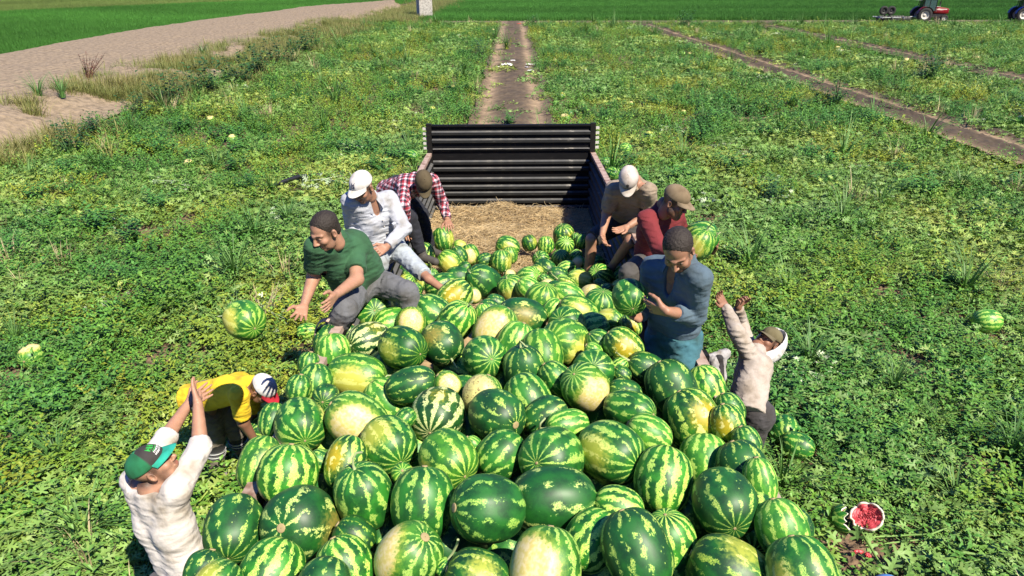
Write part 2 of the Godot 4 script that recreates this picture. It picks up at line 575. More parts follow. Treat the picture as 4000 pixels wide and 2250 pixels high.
func melon_shape(seed_: int, rib: float) -> ArrayMesh:
	var nu := 48
	var nv := 28
	var n := fnl(seed_, 0.7, 2)
	var v := PackedVector3Array()
	var uv := PackedVector2Array()
	var idx := PackedInt32Array()
	for j in nv + 1:
		var phi := PI * j / nv
		for i in nu + 1:
			var th := TAU * (float(i) / nu - 0.5)
			var d := Vector3(sin(phi) * cos(th), cos(phi), sin(phi) * sin(th))
			var r := 1.0 + 0.035 * n.get_noise_3dv(d) + rib * cos(th * 10.0) * pow(sin(phi), 0.7) * 0.5
			# slightly squared shoulders and a small dimple at each end
			r *= 1.0 + 0.05 * pow(sin(2.0 * phi), 2.0)
			r -= 0.035 * exp(-pow(sin(phi) / 0.14, 2.0))
			v.append(d * r)
			uv.append(Vector2(float(i) / nu, float(j) / nv))
	for j in nv:
		for i in nu:
			var a := j * (nu + 1) + i
			idx.append_array([a, a + nu + 2, a + 1, a, a + nu + 1, a + nu + 2])
	var arr := []
	arr.resize(Mesh.ARRAY_MAX)
	arr[Mesh.ARRAY_VERTEX] = v
	arr[Mesh.ARRAY_TEX_UV] = uv
	arr[Mesh.ARRAY_INDEX] = idx
	# smooth normals from the neighbours on the grid, so that the seam does not show
	var nn := PackedVector3Array()
	for j in nv + 1:
		for i in nu + 1:
			if j == 0 or j == nv:
				nn.append(Vector3(0, 1 if j == 0 else -1, 0))
				continue
			var i0 := (i - 1 + nu) % nu
			var i1 := (i + 1) % nu
			var du := v[j * (nu + 1) + i1] - v[j * (nu + 1) + i0]
			var dv := v[(j + 1) * (nu + 1) + i] - v[(j - 1) * (nu + 1) + i]
			var q := du.cross(dv).normalized()
			nn.append(q if q.dot(v[j * (nu + 1) + i]) > 0 else -q)
	arr[Mesh.ARRAY_NORMAL] = nn
	var am := ArrayMesh.new()
	am.add_surface_from_arrays(Mesh.PRIMITIVE_TRIANGLES, arr)
	return am

var stem_meshes: Array = []
var scar_mesh: ArrayMesh
var melon_count := 0

func melon(label: String, at: Vector3, r: float, e: float, axis: Vector3, face: Vector3, look: String, stem := 0, group := "watermelons heaped in the trailer", simple := false) -> Node3D:
	var y := axis.normalized()
	var x := (face - y * face.dot(y))
	if x.length() < 0.05: x = y.cross(Vector3(0.3, 0.5, 0.8))
	x = x.normalized()
	var b := Basis(x, y, x.cross(y))
	melon_count += 1
	if simple:
		var s := part("watermelon", rind_mesh[melon_count % 3], rind[look], self, Transform3D(b * Basis.from_scale(Vector3(r, r * e, r)), at))
		tag(s, label, "watermelon", group)
		return s
	var o := thing("watermelon", label, "watermelon", at, group)
	o.basis = b
	part("rind", rind_mesh[3 if look == "ribbed" else melon_count % 3], rind[look], o, Transform3D(Basis.from_scale(Vector3(r, r * e, r)), Vector3.ZERO))
	if stem == 1:
		part("stem", stem_meshes[melon_count % stem_meshes.size()], mats.stem, o, Transform3D(Basis(Vector3.UP, melon_count * 1.7), Vector3(0, -r * e * 0.975, 0)))
	else:
		part("stem_scar", scar_mesh, mats.scar, o, Transform3D(Basis.from_scale(Vector3(1.5, 1, 1.5) if stem == 2 else Vector3.ONE), Vector3(0, -r * e * 0.968, 0)))
	part("blossom_scar", scar_mesh, mats.scar, o, Transform3D(Basis.from_scale(Vector3(0.55, 0.6, 0.55)), Vector3(0, r * e * 0.967, 0)))
	return o

func build_melons():
	var dk := Color(0.085, 0.295, 0.105)
	var md := Color(0.17, 0.455, 0.135)
	var lt := Color(0.70, 0.80, 0.38)
	var cream := Color(0.86, 0.80, 0.60)
	var yellow := Color(0.64, 0.66, 0.24)
	rind.dark = rind_texture(101, {n = 13.0, dark = Color(0.073, 0.246, 0.106), mid = Color(0.123, 0.370, 0.134), light = Color(0.739, 0.818, 0.381), thr = 0.85, rough = 0.5})
	rind.ribbed = rind_texture(102, {n = 10.0, dark = Color(0.067, 0.252, 0.101), mid = Color(0.134, 0.392, 0.134), light = Color(0.627, 0.762, 0.336), thr = 0.85, rough = 0.5})
	rind.dark_y = rind_texture(103, {n = 14.0, dark = Color(0.067, 0.235, 0.095), mid = Color(0.123, 0.370, 0.112), light = Color(0.650, 0.739, 0.280), thr = 0.85, patch = 1, pcol = yellow, psize = 1.3})
	rind.dark_c = rind_texture(104, {n = 9.0, dark = Color(0.067, 0.241, 0.101), mid = Color(0.112, 0.358, 0.123), light = Color(0.784, 0.829, 0.470), thr = 0.95, patch = 1, pcol = Color(0.55, 0.5, 0.22), psize = 1.35})
	rind.mid = rind_texture(105, {n = 13.0, dark = dk, mid = md, light = lt, thr = 0.55})
	rind.mid_y = rind_texture(106, {n = 14.0, dark = dk, mid = md, light = lt, thr = 0.5, patch = 1, pcol = yellow, psize = 1.2})
	rind.mid_c = rind_texture(107, {n = 13.0, dark = dk, mid = md, light = lt, thr = 0.5, patch = 2, pcol = cream, psize = 1.2})
	rind.bold = rind_texture(108, {n = 14.0, dark = dk, mid = Color(0.213, 0.526, 0.134), light = Color(0.806, 0.896, 0.426), thr = 0.25})
	rind.pale = rind_texture(109, {n = 14.0, dark = Color(0.168, 0.426, 0.134), mid = Color(0.314, 0.582, 0.168), light = Color(0.762, 0.874, 0.426), thr = 0.35})
	rind.pale_y = rind_texture(110, {n = 13.0, dark = Color(0.123, 0.347, 0.112), mid = Color(0.269, 0.515, 0.134), light = Color(0.694, 0.806, 0.358), thr = 0.4, patch = 1, pcol = Color(0.74, 0.72, 0.30), psize = 1.05})
	rind.pale_c = rind_texture(111, {n = 14.0, dark = Color(0.123, 0.336, 0.112), mid = Color(0.269, 0.504, 0.146), light = Color(0.694, 0.806, 0.403), thr = 0.4, patch = 2, pcol = cream, psize = 0.98})
	rind.flush = rind_texture(112, {n = 13.0, dark = Color(0.073, 0.258, 0.095), mid = md, light = Color(0.806, 0.874, 0.403), thr = 0.5, patch = 4, psize = 1.15})
	rind.bleach = rind_texture(113, {n = 13.0, dark = Color(0.067, 0.224, 0.090), mid = Color(0.123, 0.325, 0.112), light = Color(0.896, 0.900, 0.627), thr = 0.1, patch = 4, psize = 1.5})
	rind.scab = rind_texture(114, {n = 14.0, dark = Color(0.146, 0.370, 0.123), mid = Color(0.314, 0.538, 0.157), light = Color(0.717, 0.806, 0.403), thr = 0.4, patch = 3, pcol = Color(0.82, 0.76, 0.50), psize = 0.7})
	for s in 3: rind_mesh.append(melon_shape(200 + s, 0.004))
	rind_mesh.append(melon_shape(210, 0.022))
	stem_meshes = [
		tube_mesh([Vector3(0, 0.012, 0), Vector3(0, -0.02, 0.002), Vector3(0.008, -0.045, 0.004), Vector3(0.028, -0.062, 0.002), Vector3(0.05, -0.055, -0.006)], [0.008, 0.0052, 0.0046, 0.0046, 0.0056], 8),
		tube_mesh([Vector3(0, 0.012, 0), Vector3(0.003, -0.03, 0), Vector3(0.012, -0.07, 0.006), Vector3(0.03, -0.1, 0.016)], [0.0085, 0.005, 0.0044, 0.005], 8),
		tube_mesh([Vector3(0, 0.012, 0), Vector3(0.0, -0.022, 0.0), Vector3(0.014, -0.04, 0.0), Vector3(0.036, -0.038, 0.01), Vector3(0.042, -0.018, 0.024), Vector3(0.03, -0.008, 0.034)], [0.008, 0.0052, 0.0048, 0.0046, 0.0046, 0.005], 8)]
	scar_mesh = lathe([Vector2(0.001, 0.004), Vector2(0.005, 0.0065), Vector2(0.010, 0.005), Vector2(0.012, -0.004), Vector2(0.010, -0.0065), Vector2(0.001, -0.005)], 12)
	melon("round striped watermelon with its star end facing up beside the plaid shirted man's legs", Vector3(-1.074, 1.203, -7.724), 0.134, 1.10, Vector3(0.27, 0.48, 0.84), Vector3(0, -1, 0), "mid", 0)
	melon("yellow sided watermelon standing on end under the plaid shirted man's hand", Vector3(-0.788, 1.216, -7.482), 0.124, 1.15, Vector3(0.2, -0.96, 0.21), Vector3(0.87, -0.19, 0.45), "mid_y", 0)
	melon("watermelon with a golden flush below the knee of the man in pale jeans", Vector3(-0.956, 1.219, -6.989), 0.127, 1.10, Vector3(0.28, -0.94, 0.21), Vector3(-0.35, 0.44, 0.83), "flush", 0)
	melon("glossy pale striped watermelon in front of the plaid shirted man's two melons", Vector3(-0.647, 1.248, -6.714), 0.122, 1.15, Vector3(0.73, -0.67, 0.08), Vector3(0.33, -0.06, 0.94), "pale_y", 0)
	melon("dark watermelon squeezed behind the glossy pale one at the back left of the heap", Vector3(-0.569, 1.243, -6.903), 0.096, 1.15, Vector3(0.46, -0.87, 0.18), Vector3(0, -1, 0), "dark", 0)
	melon("watermelon with a speckled cream belly at the edge of the bare straw", Vector3(-0.46, 1.198, -7.053), 0.106, 1.10, Vector3(0.3, -0.93, 0.22), Vector3(-0.13, 0.48, 0.87), "mid_c", 0)
	melon("small lime watermelon peeping from behind the speckled cream belly one", Vector3(-0.58, 1.224, -7.239), 0.074, 1.10, Vector3(0.91, -0.42, -0.04), Vector3(0.24, 0.8, 0.55), "pale_y", 0)
	melon("small dark watermelon lying on straw left of the leaning pair", Vector3(-0.287, 1.23, -6.808), 0.083, 1.10, Vector3(0.92, 0.28, -0.28), Vector3(0, -1, 0), "dark", 0)
	melon("front watermelon of the leaning pair in the middle of the straw", Vector3(-0.115, 1.246, -6.735), 0.113, 1.10, Vector3(0, -0.96, 0.27), Vector3(0.78, -0.25, 0.57), "mid_y", 0)
	melon("rearmost striped watermelon of the pile on the open straw", Vector3(-0.048, 1.229, -7.208), 0.123, 1.10, Vector3(0.92, -0.39, 0.02), Vector3(0.71, -0.08, 0.7), "mid_y", 0)
	melon("pale watermelon wedged between the two at the middle of the straw", Vector3(-0.024, 1.235, -6.942), 0.087, 1.10, Vector3(0.16, -0.95, 0.25), Vector3(-0.44, 0.8, 0.41), "pale_y", 0)
	melon("small dark watermelon with one yellow stripe alone on the straw", Vector3(0.195, 1.227, -7.336), 0.089, 1.05, Vector3(0.37, -0.9, 0.22), Vector3(0.82, 0.27, 0.5), "dark_y", 0)
	melon("dark watermelon beside the trailer wall under the seated man's thigh", Vector3(-1.065, 1.315, -6.355), 0.080, 1.10, Vector3(-0.18, 0.87, -0.47), Vector3(0, -1, 0), "dark", 0)
	melon("pale topped watermelon with a curled stem just behind the grey trousered knee", Vector3(-0.987, 1.348, -5.973), 0.085, 1.10, Vector3(-0.66, -0.75, -0.04), Vector3(-0.16, 0.91, 0.39), "pale_y", 1)
	melon("small striped watermelon touching the back of the grey trousered knee", Vector3(-0.803, 1.587, -5.297), 0.055, 1.10, Vector3(0.53, -0.83, 0.17), Vector3(0, -1, 0), "mid", 0)
	melon("striped watermelon the bare ankle rests against", Vector3(-0.762, 1.395, -6.005), 0.076, 1.05, Vector3(-0.14, -0.96, -0.25), Vector3(0, -1, 0), "mid", 1)
	melon("small watermelon with a yellow shoulder under the bare ankle", Vector3(-0.811, 1.45, -5.729), 0.062, 1.10, Vector3(-0.21, -0.93, 0.31), Vector3(-0.06, 0.82, 0.56), "mid_y", 0)
	melon("striped watermelon in front of the bare foot", Vector3(-0.585, 1.614, -5.287), 0.115, 1.25, Vector3(0.94, 0.16, -0.31), Vector3(0, -1, 0), "mid", 0)
	melon("bright striped watermelon to the left of the big ribbed dark one", Vector3(-0.502, 1.417, -5.94), 0.101, 1.20, Vector3(0.98, -0.03, -0.2), Vector3(0, -1, 0), "ribbed", 0)
	melon("large watermelon with slanting stripes and a yellow belly near the heap's left middle", Vector3(-0.445, 1.737, -4.813), 0.126, 1.25, Vector3(0.72, 0.53, -0.45), Vector3(-0.48, 0.05, 0.88), "flush", 0)
	melon("big ribbed dark watermelon with a pale stem at the heap's far crest", Vector3(-0.236, 1.606, -5.391), 0.140, 1.28, Vector3(0.63, -0.67, -0.39), Vector3(0, -1, 0), "ribbed", 1)
	melon("round watermelon with stem up and a broad yellow lower half", Vector3(-0.004, 1.659, -5.14), 0.116, 1.05, Vector3(0.32, -0.91, -0.26), Vector3(0, -0.2, 0.98), "pale_y", 1)
	melon("pale blotchy watermelon right of the one with the yellow lower half", Vector3(0.139, 1.714, -5.006), 0.095, 1.20, Vector3(0.76, -0.62, 0.18), Vector3(0, -1, 0), "pale", 0)
	melon("watermelon showing a fine star end at the far crest of the heap", Vector3(0.145, 1.532, -5.637), 0.109, 1.15, Vector3(0.58, 0.58, 0.58), Vector3(0, -1, 0), "pale", 0)
	melon("cream yellow watermelon tucked behind the large slant striped one", Vector3(-0.302, 1.697, -4.931), 0.061, 1.10, Vector3(0.47, -0.85, 0.24), Vector3(-0.03, 0.89, 0.45), "pale_c", 0)
	melon("little yellow watermelon at the far crest beside the straw", Vector3(-0.021, 1.439, -5.939), 0.053, 1.10, Vector3(0.96, -0.27, -0.02), Vector3(-0.21, 0.74, 0.64), "pale_c", 0)
	melon("yellowish watermelon half buried behind the fine star end one", Vector3(0.244, 1.383, -6.15), 0.069, 1.10, Vector3(0.83, -0.54, 0.13), Vector3(-0.03, 0.85, 0.52), "dark_y", 0)
	melon("bright green watermelon in a gap behind the big ribbed one", Vector3(-0.473, 1.317, -6.41), 0.060, 1.10, Vector3(0.85, 0.38, -0.35), Vector3(0, -1, 0), "ribbed", 0)
	melon("green watermelon in the gap right of the fine star end one", Vector3(0.284, 1.561, -5.532), 0.057, 1.10, Vector3(0.8, -0.58, 0.17), Vector3(0, -1, 0), "mid", 0)
	melon("topmost bold striped watermelon of the right cluster on the straw", Vector3(0.605, 1.207, -7.634), 0.128, 1.10, Vector3(0.2, -0.94, -0.27), Vector3(0.26, 0.62, 0.74), "flush", 1)
	melon("round striped watermelon with star end up below the right cluster's topmost", Vector3(0.589, 1.223, -7.27), 0.104, 1.05, Vector3(0.12, 0.75, 0.66), Vector3(0, -1, 0), "bold", 0)
	melon("bright watermelon half in shadow at the left of the right cluster", Vector3(0.378, 1.226, -7.272), 0.093, 1.12, Vector3(0.01, -0.97, 0.24), Vector3(0, -1, 0), "bold", 0)
	melon("watermelon half in shade beside the kneeling man's shins on the straw", Vector3(0.785, 1.223, -7.395), 0.078, 1.10, Vector3(-0.32, -0.93, 0.19), Vector3(0, -1, 0), "mid", 0)
	melon("small watermelon behind the star end one of the right cluster", Vector3(0.731, 1.219, -7.514), 0.059, 1.10, Vector3(0.26, -0.94, 0.24), Vector3(0, -1, 0), "mid", 0)
	melon("striped watermelon with a curly stem at the right edge of the straw hollow", Vector3(0.307, 1.237, -6.825), 0.092, 1.00, Vector3(0.45, -0.57, -0.68), Vector3(0, -1, 0), "mid", 1)
	melon("light green watermelon with star end up in the right cluster", Vector3(0.517, 1.231, -6.823), 0.105, 1.10, Vector3(-0.05, 0.93, 0.38), Vector3(0.75, 0.08, 0.66), "pale_y", 0)
	melon("small pale streaked watermelon behind the light green star end up one", Vector3(0.686, 1.229, -6.94), 0.068, 1.10, Vector3(-0.63, -0.77, 0.12), Vector3(0, -1, 0), "bold", 0)
	melon("half shaded cream watermelon by the tan shirted man's feet", Vector3(0.689, 1.239, -6.719), 0.069, 1.15, Vector3(-0.78, -0.63, 0.05), Vector3(-0.09, 0.54, 0.84), "pale_c", 0)
	melon("dark glossy striped watermelon lying at the right side of the straw hollow", Vector3(0.325, 1.337, -6.333), 0.098, 1.20, Vector3(-0.63, 0.11, -0.77), Vector3(0, -1, 0), "dark", 1)
	melon("watermelon with bold cross stripes left of the curled stem one", Vector3(0.536, 1.344, -6.293), 0.091, 1.10, Vector3(0.96, 0.24, -0.15), Vector3(0, -1, 0), "bold", 0)
	melon("almost black shaded watermelon in the middle of the right cluster", Vector3(0.423, 1.441, -5.886), 0.094, 1.10, Vector3(0.94, -0.33, 0.08), Vector3(0, -1, 0), "dark", 0)
	melon("tiny pale watermelon beside the curled stem one", Vector3(0.651, 1.377, -6.147), 0.045, 1.10, Vector3(0.95, -0.3, 0.1), Vector3(0, -1, 0), "pale", 0)
	melon("watermelon with a white curled stem facing forward near the right wall", Vector3(0.849, 1.261, -6.61), 0.111, 1.05, Vector3(0.55, -0.39, -0.74), Vector3(0, -1, 0), "mid", 1)
	melon("bright watermelon with a large star end under the curled stem one", Vector3(0.834, 1.401, -5.99), 0.116, 1.20, Vector3(-0.45, 0.66, 0.6), Vector3(0, -1, 0), "bold", 0)
	melon("watermelon half hidden by the dusty knee of the red shirted man", Vector3(1.008, 1.381, -6.08), 0.077, 1.10, Vector3(0.63, 0.7, -0.33), Vector3(0, -1, 0), "bold", 0)
	melon("pale watermelon with a short white stem in front of the almost black one", Vector3(0.435, 1.555, -5.518), 0.068, 1.10, Vector3(0.61, -0.61, -0.51), Vector3(0, -1, 0), "pale", 1)
	melon("yellow streaked watermelon below the short white stem", Vector3(0.445, 1.63, -5.262), 0.080, 1.10, Vector3(0.88, -0.45, 0.15), Vector3(0.11, 0.52, 0.85), "flush", 0)
	melon("light green oblong watermelon with a yellow shoulder left of the large star end one", Vector3(0.602, 1.492, -5.673), 0.105, 1.18, Vector3(0.96, -0.25, 0.08), Vector3(0.6, 0.62, 0.51), "pale_y", 0)
	melon("smooth cream yellow watermelon on the heap's right crest", Vector3(0.284, 1.657, -5.178), 0.069, 1.20, Vector3(0.74, 0.57, -0.35), Vector3(-0.19, 0.59, 0.78), "pale_c", 0)
	melon("dark watermelon with a golden top beside the smooth cream yellow one", Vector3(0.331, 1.678, -5.017), 0.093, 1.12, Vector3(0.71, 0.6, -0.36), Vector3(0.31, 0.8, 0.51), "dark_y", 0)
	melon("long pale striped watermelon lying across the right crest", Vector3(0.433, 1.728, -4.864), 0.102, 1.30, Vector3(0.9, -0.41, 0.14), Vector3(0, -1, 0), "pale", 0)
	melon("cream striped watermelon with its star end to the right below the oblong light one", Vector3(0.634, 1.672, -4.991), 0.090, 1.10, Vector3(0.63, 0.33, 0.7), Vector3(-0.39, 0.88, 0.27), "pale_c", 0)
	melon("striped watermelon just left of the melon held by the denim shirted man", Vector3(0.744, 1.694, -4.829), 0.069, 1.10, Vector3(0.79, -0.56, 0.25), Vector3(0, -1, 0), "bold", 0)
	melon("dark shaded watermelon under the red shirted man's leg", Vector3(0.79, 1.598, -5.248), 0.057, 1.10, Vector3(-0.73, -0.68, 0.07), Vector3(0, -1, 0), "dark", 0)
	melon("dark watermelon deep in shade below the large star end one", Vector3(0.776, 1.507, -5.561), 0.058, 1.10, Vector3(0.9, -0.41, 0.18), Vector3(0, -1, 0), "dark", 0)
	melon("watermelon with a big star end facing the camera before the green shirted man's knee", Vector3(-0.998, 1.75, -4.526), 0.150, 1.03, Vector3(0.19, 0.52, 0.83), Vector3(0, -1, 0), "mid", 0)
	melon("smooth lemon yellow watermelon behind the big star end one", Vector3(-0.816, 1.719, -4.652), 0.089, 1.10, Vector3(0.64, 0.57, -0.52), Vector3(0.27, 0.62, 0.74), "pale_c", 0)
	melon("watermelon with a whitish yellow face between two dark ones on the left", Vector3(-0.684, 1.843, -4.187), 0.100, 1.08, Vector3(-0.02, 0.83, -0.56), Vector3(0.14, 0.69, 0.71), "pale_c", 0)
	melon("dark watermelon with a hooked white stem by the grey trousered knee", Vector3(-0.696, 1.686, -4.762), 0.089, 1.05, Vector3(0.33, -0.79, -0.51), Vector3(0, -1, 0), "dark", 1)
	melon("bright watermelon with a long thin stem pointing up at the heap's centre left", Vector3(-0.372, 1.892, -4.102), 0.123, 1.22, Vector3(-0.56, -0.83, -0.03), Vector3(0, -1, 0), "bold", 1)
	melon("dark watermelon nearest the rail end below the green shirted man", Vector3(-1.194, 1.815, -3.981), 0.102, 1.10, Vector3(-0.11, -0.91, 0.39), Vector3(0, -1, 0), "dark", 0)
	melon("yellow topped watermelon in the gap beside the green shirted man's knee", Vector3(-1.17, 1.722, -4.379), 0.055, 1.15, Vector3(-0.6, -0.7, 0.39), Vector3(0.01, 0.87, 0.49), "pale_y", 0)
	melon("shaded dark watermelon under the big star end one", Vector3(-1.093, 1.801, -4.114), 0.057, 1.10, Vector3(-0.41, -0.82, 0.41), Vector3(0, -1, 0), "dark", 0)
	melon("pale green watermelon with faint stripes on the left flank of the heap", Vector3(-1.084, 1.912, -3.675), 0.105, 1.05, Vector3(0.08, -0.93, 0.36), Vector3(0, -1, 0), "pale", 0)
	melon("long cream striped watermelon behind the oblong yellow bellied one", Vector3(-0.89, 1.907, -3.814), 0.121, 1.22, Vector3(0.63, -0.19, -0.75), Vector3(0.45, 0.89, 0.03), "bleach", 1)
	melon("dark watermelon with star end to the right and a yellow smear", Vector3(-0.631, 2.024, -3.519), 0.125, 1.18, Vector3(0.78, 0.06, 0.62), Vector3(-0.61, 0.23, 0.76), "dark_y", 0)
	melon("dark watermelon with cream blotches and its stem hanging at the lower right", Vector3(-0.415, 1.998, -3.621), 0.125, 1.06, Vector3(-0.47, 0.37, -0.8), Vector3(-0.52, 0.83, 0.19), "dark_c", 1)
	melon("striped watermelon on the trailer's left edge, above the double striped one", Vector3(-1.188, 1.923, -3.514), 0.062, 1.10, Vector3(-0.22, -0.87, 0.44), Vector3(0, -1, 0), "mid", 0)
	melon("double striped upright watermelon on the heap's left flank", Vector3(-1.077, 1.949, -3.255), 0.096, 1.15, Vector3(-0.08, -0.89, 0.44), Vector3(0, -1, 0), "mid", 0)
	melon("striped watermelon hanging over the left rail above the white capped man", Vector3(-1.128, 1.999, -3.127), 0.067, 1.10, Vector3(-0.18, -0.86, 0.47), Vector3(0, -1, 0), "mid", 0)
	melon("oblong yellow bellied watermelon with its stem at the right, left half of the heap", Vector3(-0.873, 1.933, -3.362), 0.127, 1.33, Vector3(-0.99, 0.06, -0.13), Vector3(0.09, 0.22, 0.97), "pale_y", 1)
	melon("long dark watermelon with a shine right of the oblong yellow bellied one", Vector3(-0.527, 2.033, -3.102), 0.097, 1.40, Vector3(-0.96, -0.23, 0.16), Vector3(0, -1, 0), "dark", 0)
	melon("pale yellow green watermelon behind the long dark shiny one", Vector3(-0.333, 2.047, -3.087), 0.068, 1.10, Vector3(0.73, -0.66, 0.2), Vector3(-0.08, 0.78, 0.62), "pale_c", 0)
	melon("small dark watermelon in the gap behind the large cream blotched dark one", Vector3(-0.122, 1.785, -4.612), 0.068, 1.10, Vector3(0.95, -0.32, 0), Vector3(0, -1, 0), "dark", 0)
	melon("plain dark green watermelon behind the cream bellied one", Vector3(-0.163, 1.818, -4.439), 0.075, 1.10, Vector3(0.92, -0.4, 0.03), Vector3(0, -1, 0), "dark", 0)
	melon("light green watermelon pressed against the long thin stem one", Vector3(-0.193, 1.849, -4.314), 0.064, 1.10, Vector3(0.28, -0.91, 0.31), Vector3(0, -1, 0), "pale", 0)
	melon("large dark watermelon with rows of light blotches in the heap's middle", Vector3(0.064, 1.885, -4.174), 0.138, 1.24, Vector3(0.98, -0.18, -0.03), Vector3(-0.01, 0.57, 0.82), "dark_c", 0)
	melon("watermelon with a huge bare cream belly facing up", Vector3(-0.106, 1.957, -3.874), 0.129, 1.24, Vector3(-0.54, -0.79, 0.29), Vector3(-0.11, 0.58, 0.81), "pale_c", 0)
	melon("watermelon whose star end glows yellow below, under the huge cream belly one", Vector3(-0.154, 2.044, -3.376), 0.122, 1.04, Vector3(0.35, 0.39, 0.85), Vector3(0.23, -0.15, 0.96), "mid_y", 0)
	melon("upright dark watermelon with a curved stem on top at the heap's centre", Vector3(0.069, 2.025, -3.263), 0.117, 1.25, Vector3(0.16, -0.98, 0.1), Vector3(0, -1, 0), "dark", 1)
	melon("cream watermelon with brown scabs behind the dark one with a stem scar", Vector3(-0.152, 2.051, -2.981), 0.098, 1.10, Vector3(-0.31, -0.85, 0.43), Vector3(-0.12, 0.93, 0.36), "scab", 0)
	melon("pale bright watermelon left of the yellow striped oblong one", Vector3(0.294, 1.796, -4.482), 0.076, 1.15, Vector3(-0.58, -0.79, 0.22), Vector3(0, -1, 0), "pale", 0)
	melon("oblong watermelon with a yellow cheek at the right of the heap's crest", Vector3(0.464, 1.825, -4.379), 0.119, 1.22, Vector3(0.89, -0.43, 0.17), Vector3(-0.69, 0.56, 0.46), "pale_y", 0)
	melon("watermelon with a star end half hidden behind the large star one", Vector3(0.361, 1.911, -4.025), 0.120, 1.05, Vector3(-0.47, 0.65, 0.6), Vector3(0, -1, 0), "mid", 0)
	melon("large star end watermelon with a dirty yellow belly on its right", Vector3(0.323, 1.959, -3.696), 0.148, 1.07, Vector3(-0.62, 0.47, 0.63), Vector3(0.52, -0.06, 0.85), "pale_y", 0)
	melon("striped watermelon with its star end turned left beside the large star one", Vector3(0.518, 1.995, -3.617), 0.084, 1.10, Vector3(-0.68, 0.73, 0), Vector3(0, -1, 0), "mid", 0)
	melon("watermelon with golden bands in front of the denim shirted man's legs", Vector3(0.641, 2.037, -3.505), 0.106, 1.15, Vector3(0.72, -0.6, 0.33), Vector3(-0.19, 0.58, 0.79), "flush", 0)
	melon("watermelon with a white star end above the pale cream one", Vector3(0.439, 2.034, -3.245), 0.116, 1.05, Vector3(-0.08, 0.7, 0.71), Vector3(0, -1, 0), "mid", 0)
	melon("watermelon with a pale cream face and brown marks right of centre", Vector3(0.372, 2.072, -3.026), 0.120, 1.08, Vector3(-0.5, 0.81, 0.32), Vector3(-0.07, 0.61, 0.79), "pale_c", 0)
	melon("pale striped watermelon between the upright dark one and the cream faced one", Vector3(0.232, 2.04, -3.16), 0.083, 1.20, Vector3(0.65, -0.68, 0.33), Vector3(0, -1, 0), "mid", 0)
	melon("small bright watermelon in the gap behind the upright dark one", Vector3(0.128, 2.019, -3.622), 0.050, 1.10, Vector3(-0.75, -0.63, 0.18), Vector3(0, -1, 0), "bold", 0)
	melon("half shaded watermelon in front of the denim shirted man's held melon", Vector3(0.676, 1.821, -4.245), 0.094, 1.10, Vector3(0.67, 0.29, 0.68), Vector3(-0.59, 0.76, 0.25), "pale_y", 0)
	melon("yellow green watermelon beside the denim shirted man's hip", Vector3(0.794, 1.85, -4.133), 0.073, 1.10, Vector3(0.45, -0.81, 0.37), Vector3(-0.17, 0.57, 0.81), "flush", 0)
	melon("striped watermelon behind the curved stem one on the right", Vector3(0.595, 2.014, -3.33), 0.047, 1.10, Vector3(0.81, 0.5, -0.29), Vector3(0, -1, 0), "bold", 0)
	melon("shaded dark watermelon left of the curved stem one on the right", Vector3(0.595, 2.018, -3.235), 0.048, 1.10, Vector3(0.79, -0.52, 0.32), Vector3(0, -1, 0), "dark", 0)
	melon("pale tipped watermelon between the star end ones right of centre", Vector3(0.468, 2.023, -3.484), 0.049, 1.10, Vector3(0.8, -0.54, 0.27), Vector3(0, -1, 0), "pale", 0)
	melon("watermelon with star end down and a yellow right side on the left flank", Vector3(-1.033, 1.986, -2.821), 0.125, 1.10, Vector3(0.4, -0.03, 0.92), Vector3(0.88, 0.04, 0.47), "mid_y", 0)
	melon("watermelon with a sunlit cream belly between two striped ones at left", Vector3(-0.751, 2.023, -2.807), 0.129, 1.20, Vector3(0.8, -0.59, 0.05), Vector3(0.04, 0.3, 0.95), "pale_c", 0)
	melon("striped watermelon by the red brim of the white cap", Vector3(-1.214, 1.938, -2.93), 0.068, 1.30, Vector3(0.13, 0.7, -0.7), Vector3(0, -1, 0), "mid", 0)
	melon("large leaning watermelon at the heap's left edge with a yellow shoulder", Vector3(-1.145, 1.979, -2.54), 0.091, 1.35, Vector3(0.21, 0.62, -0.75), Vector3(0.71, 0.63, -0.32), "pale_y", 0)
	melon("broad boldly striped watermelon with a yellow right edge at lower left", Vector3(-0.961, 2.039, -2.386), 0.127, 1.02, Vector3(-0.07, -0.83, 0.55), Vector3(0.93, -0.16, 0.34), "bold", 0)
	melon("boldly striped watermelon with star end at the lower right, left of centre", Vector3(-0.559, 2.051, -2.576), 0.126, 1.06, Vector3(0.54, -0.09, 0.84), Vector3(0.34, 0.23, 0.91), "mid_y", 0)
	melon("yellow striped watermelon leaning behind the dotted one with a hooked stem", Vector3(-0.724, 2.058, -2.444), 0.089, 1.32, Vector3(0.2, 0.65, -0.73), Vector3(-0.46, 0.74, 0.49), "flush", 0)
	melon("green watermelon in the gap right of the star end down one", Vector3(-0.857, 2.013, -2.511), 0.050, 1.10, Vector3(0.73, -0.68, 0.13), Vector3(0, -1, 0), "mid", 0)
	melon("green watermelon with sparse dots and a hooked stem at its top left", Vector3(-0.593, 2.084, -2.201), 0.118, 1.20, Vector3(0.19, -0.98, -0.02), Vector3(0, -1, 0), "mid", 1)
	melon("small star end watermelon squeezed between four large ones", Vector3(-0.459, 2.086, -2.33), 0.049, 1.05, Vector3(0.13, 0.83, 0.55), Vector3(0.7, 0.64, 0.31), "pale_y", 0)
	melon("small green watermelon in the gap left of the cream bellied one", Vector3(-0.905, 1.989, -2.912), 0.040, 1.10, Vector3(0.62, 0.44, -0.65), Vector3(0, -1, 0), "mid", 0)
	melon("half shaded watermelon left of the white striped one", Vector3(-0.505, 2.078, -2.744), 0.049, 1.10, Vector3(0.75, 0.37, -0.55), Vector3(0, -1, 0), "mid", 0)
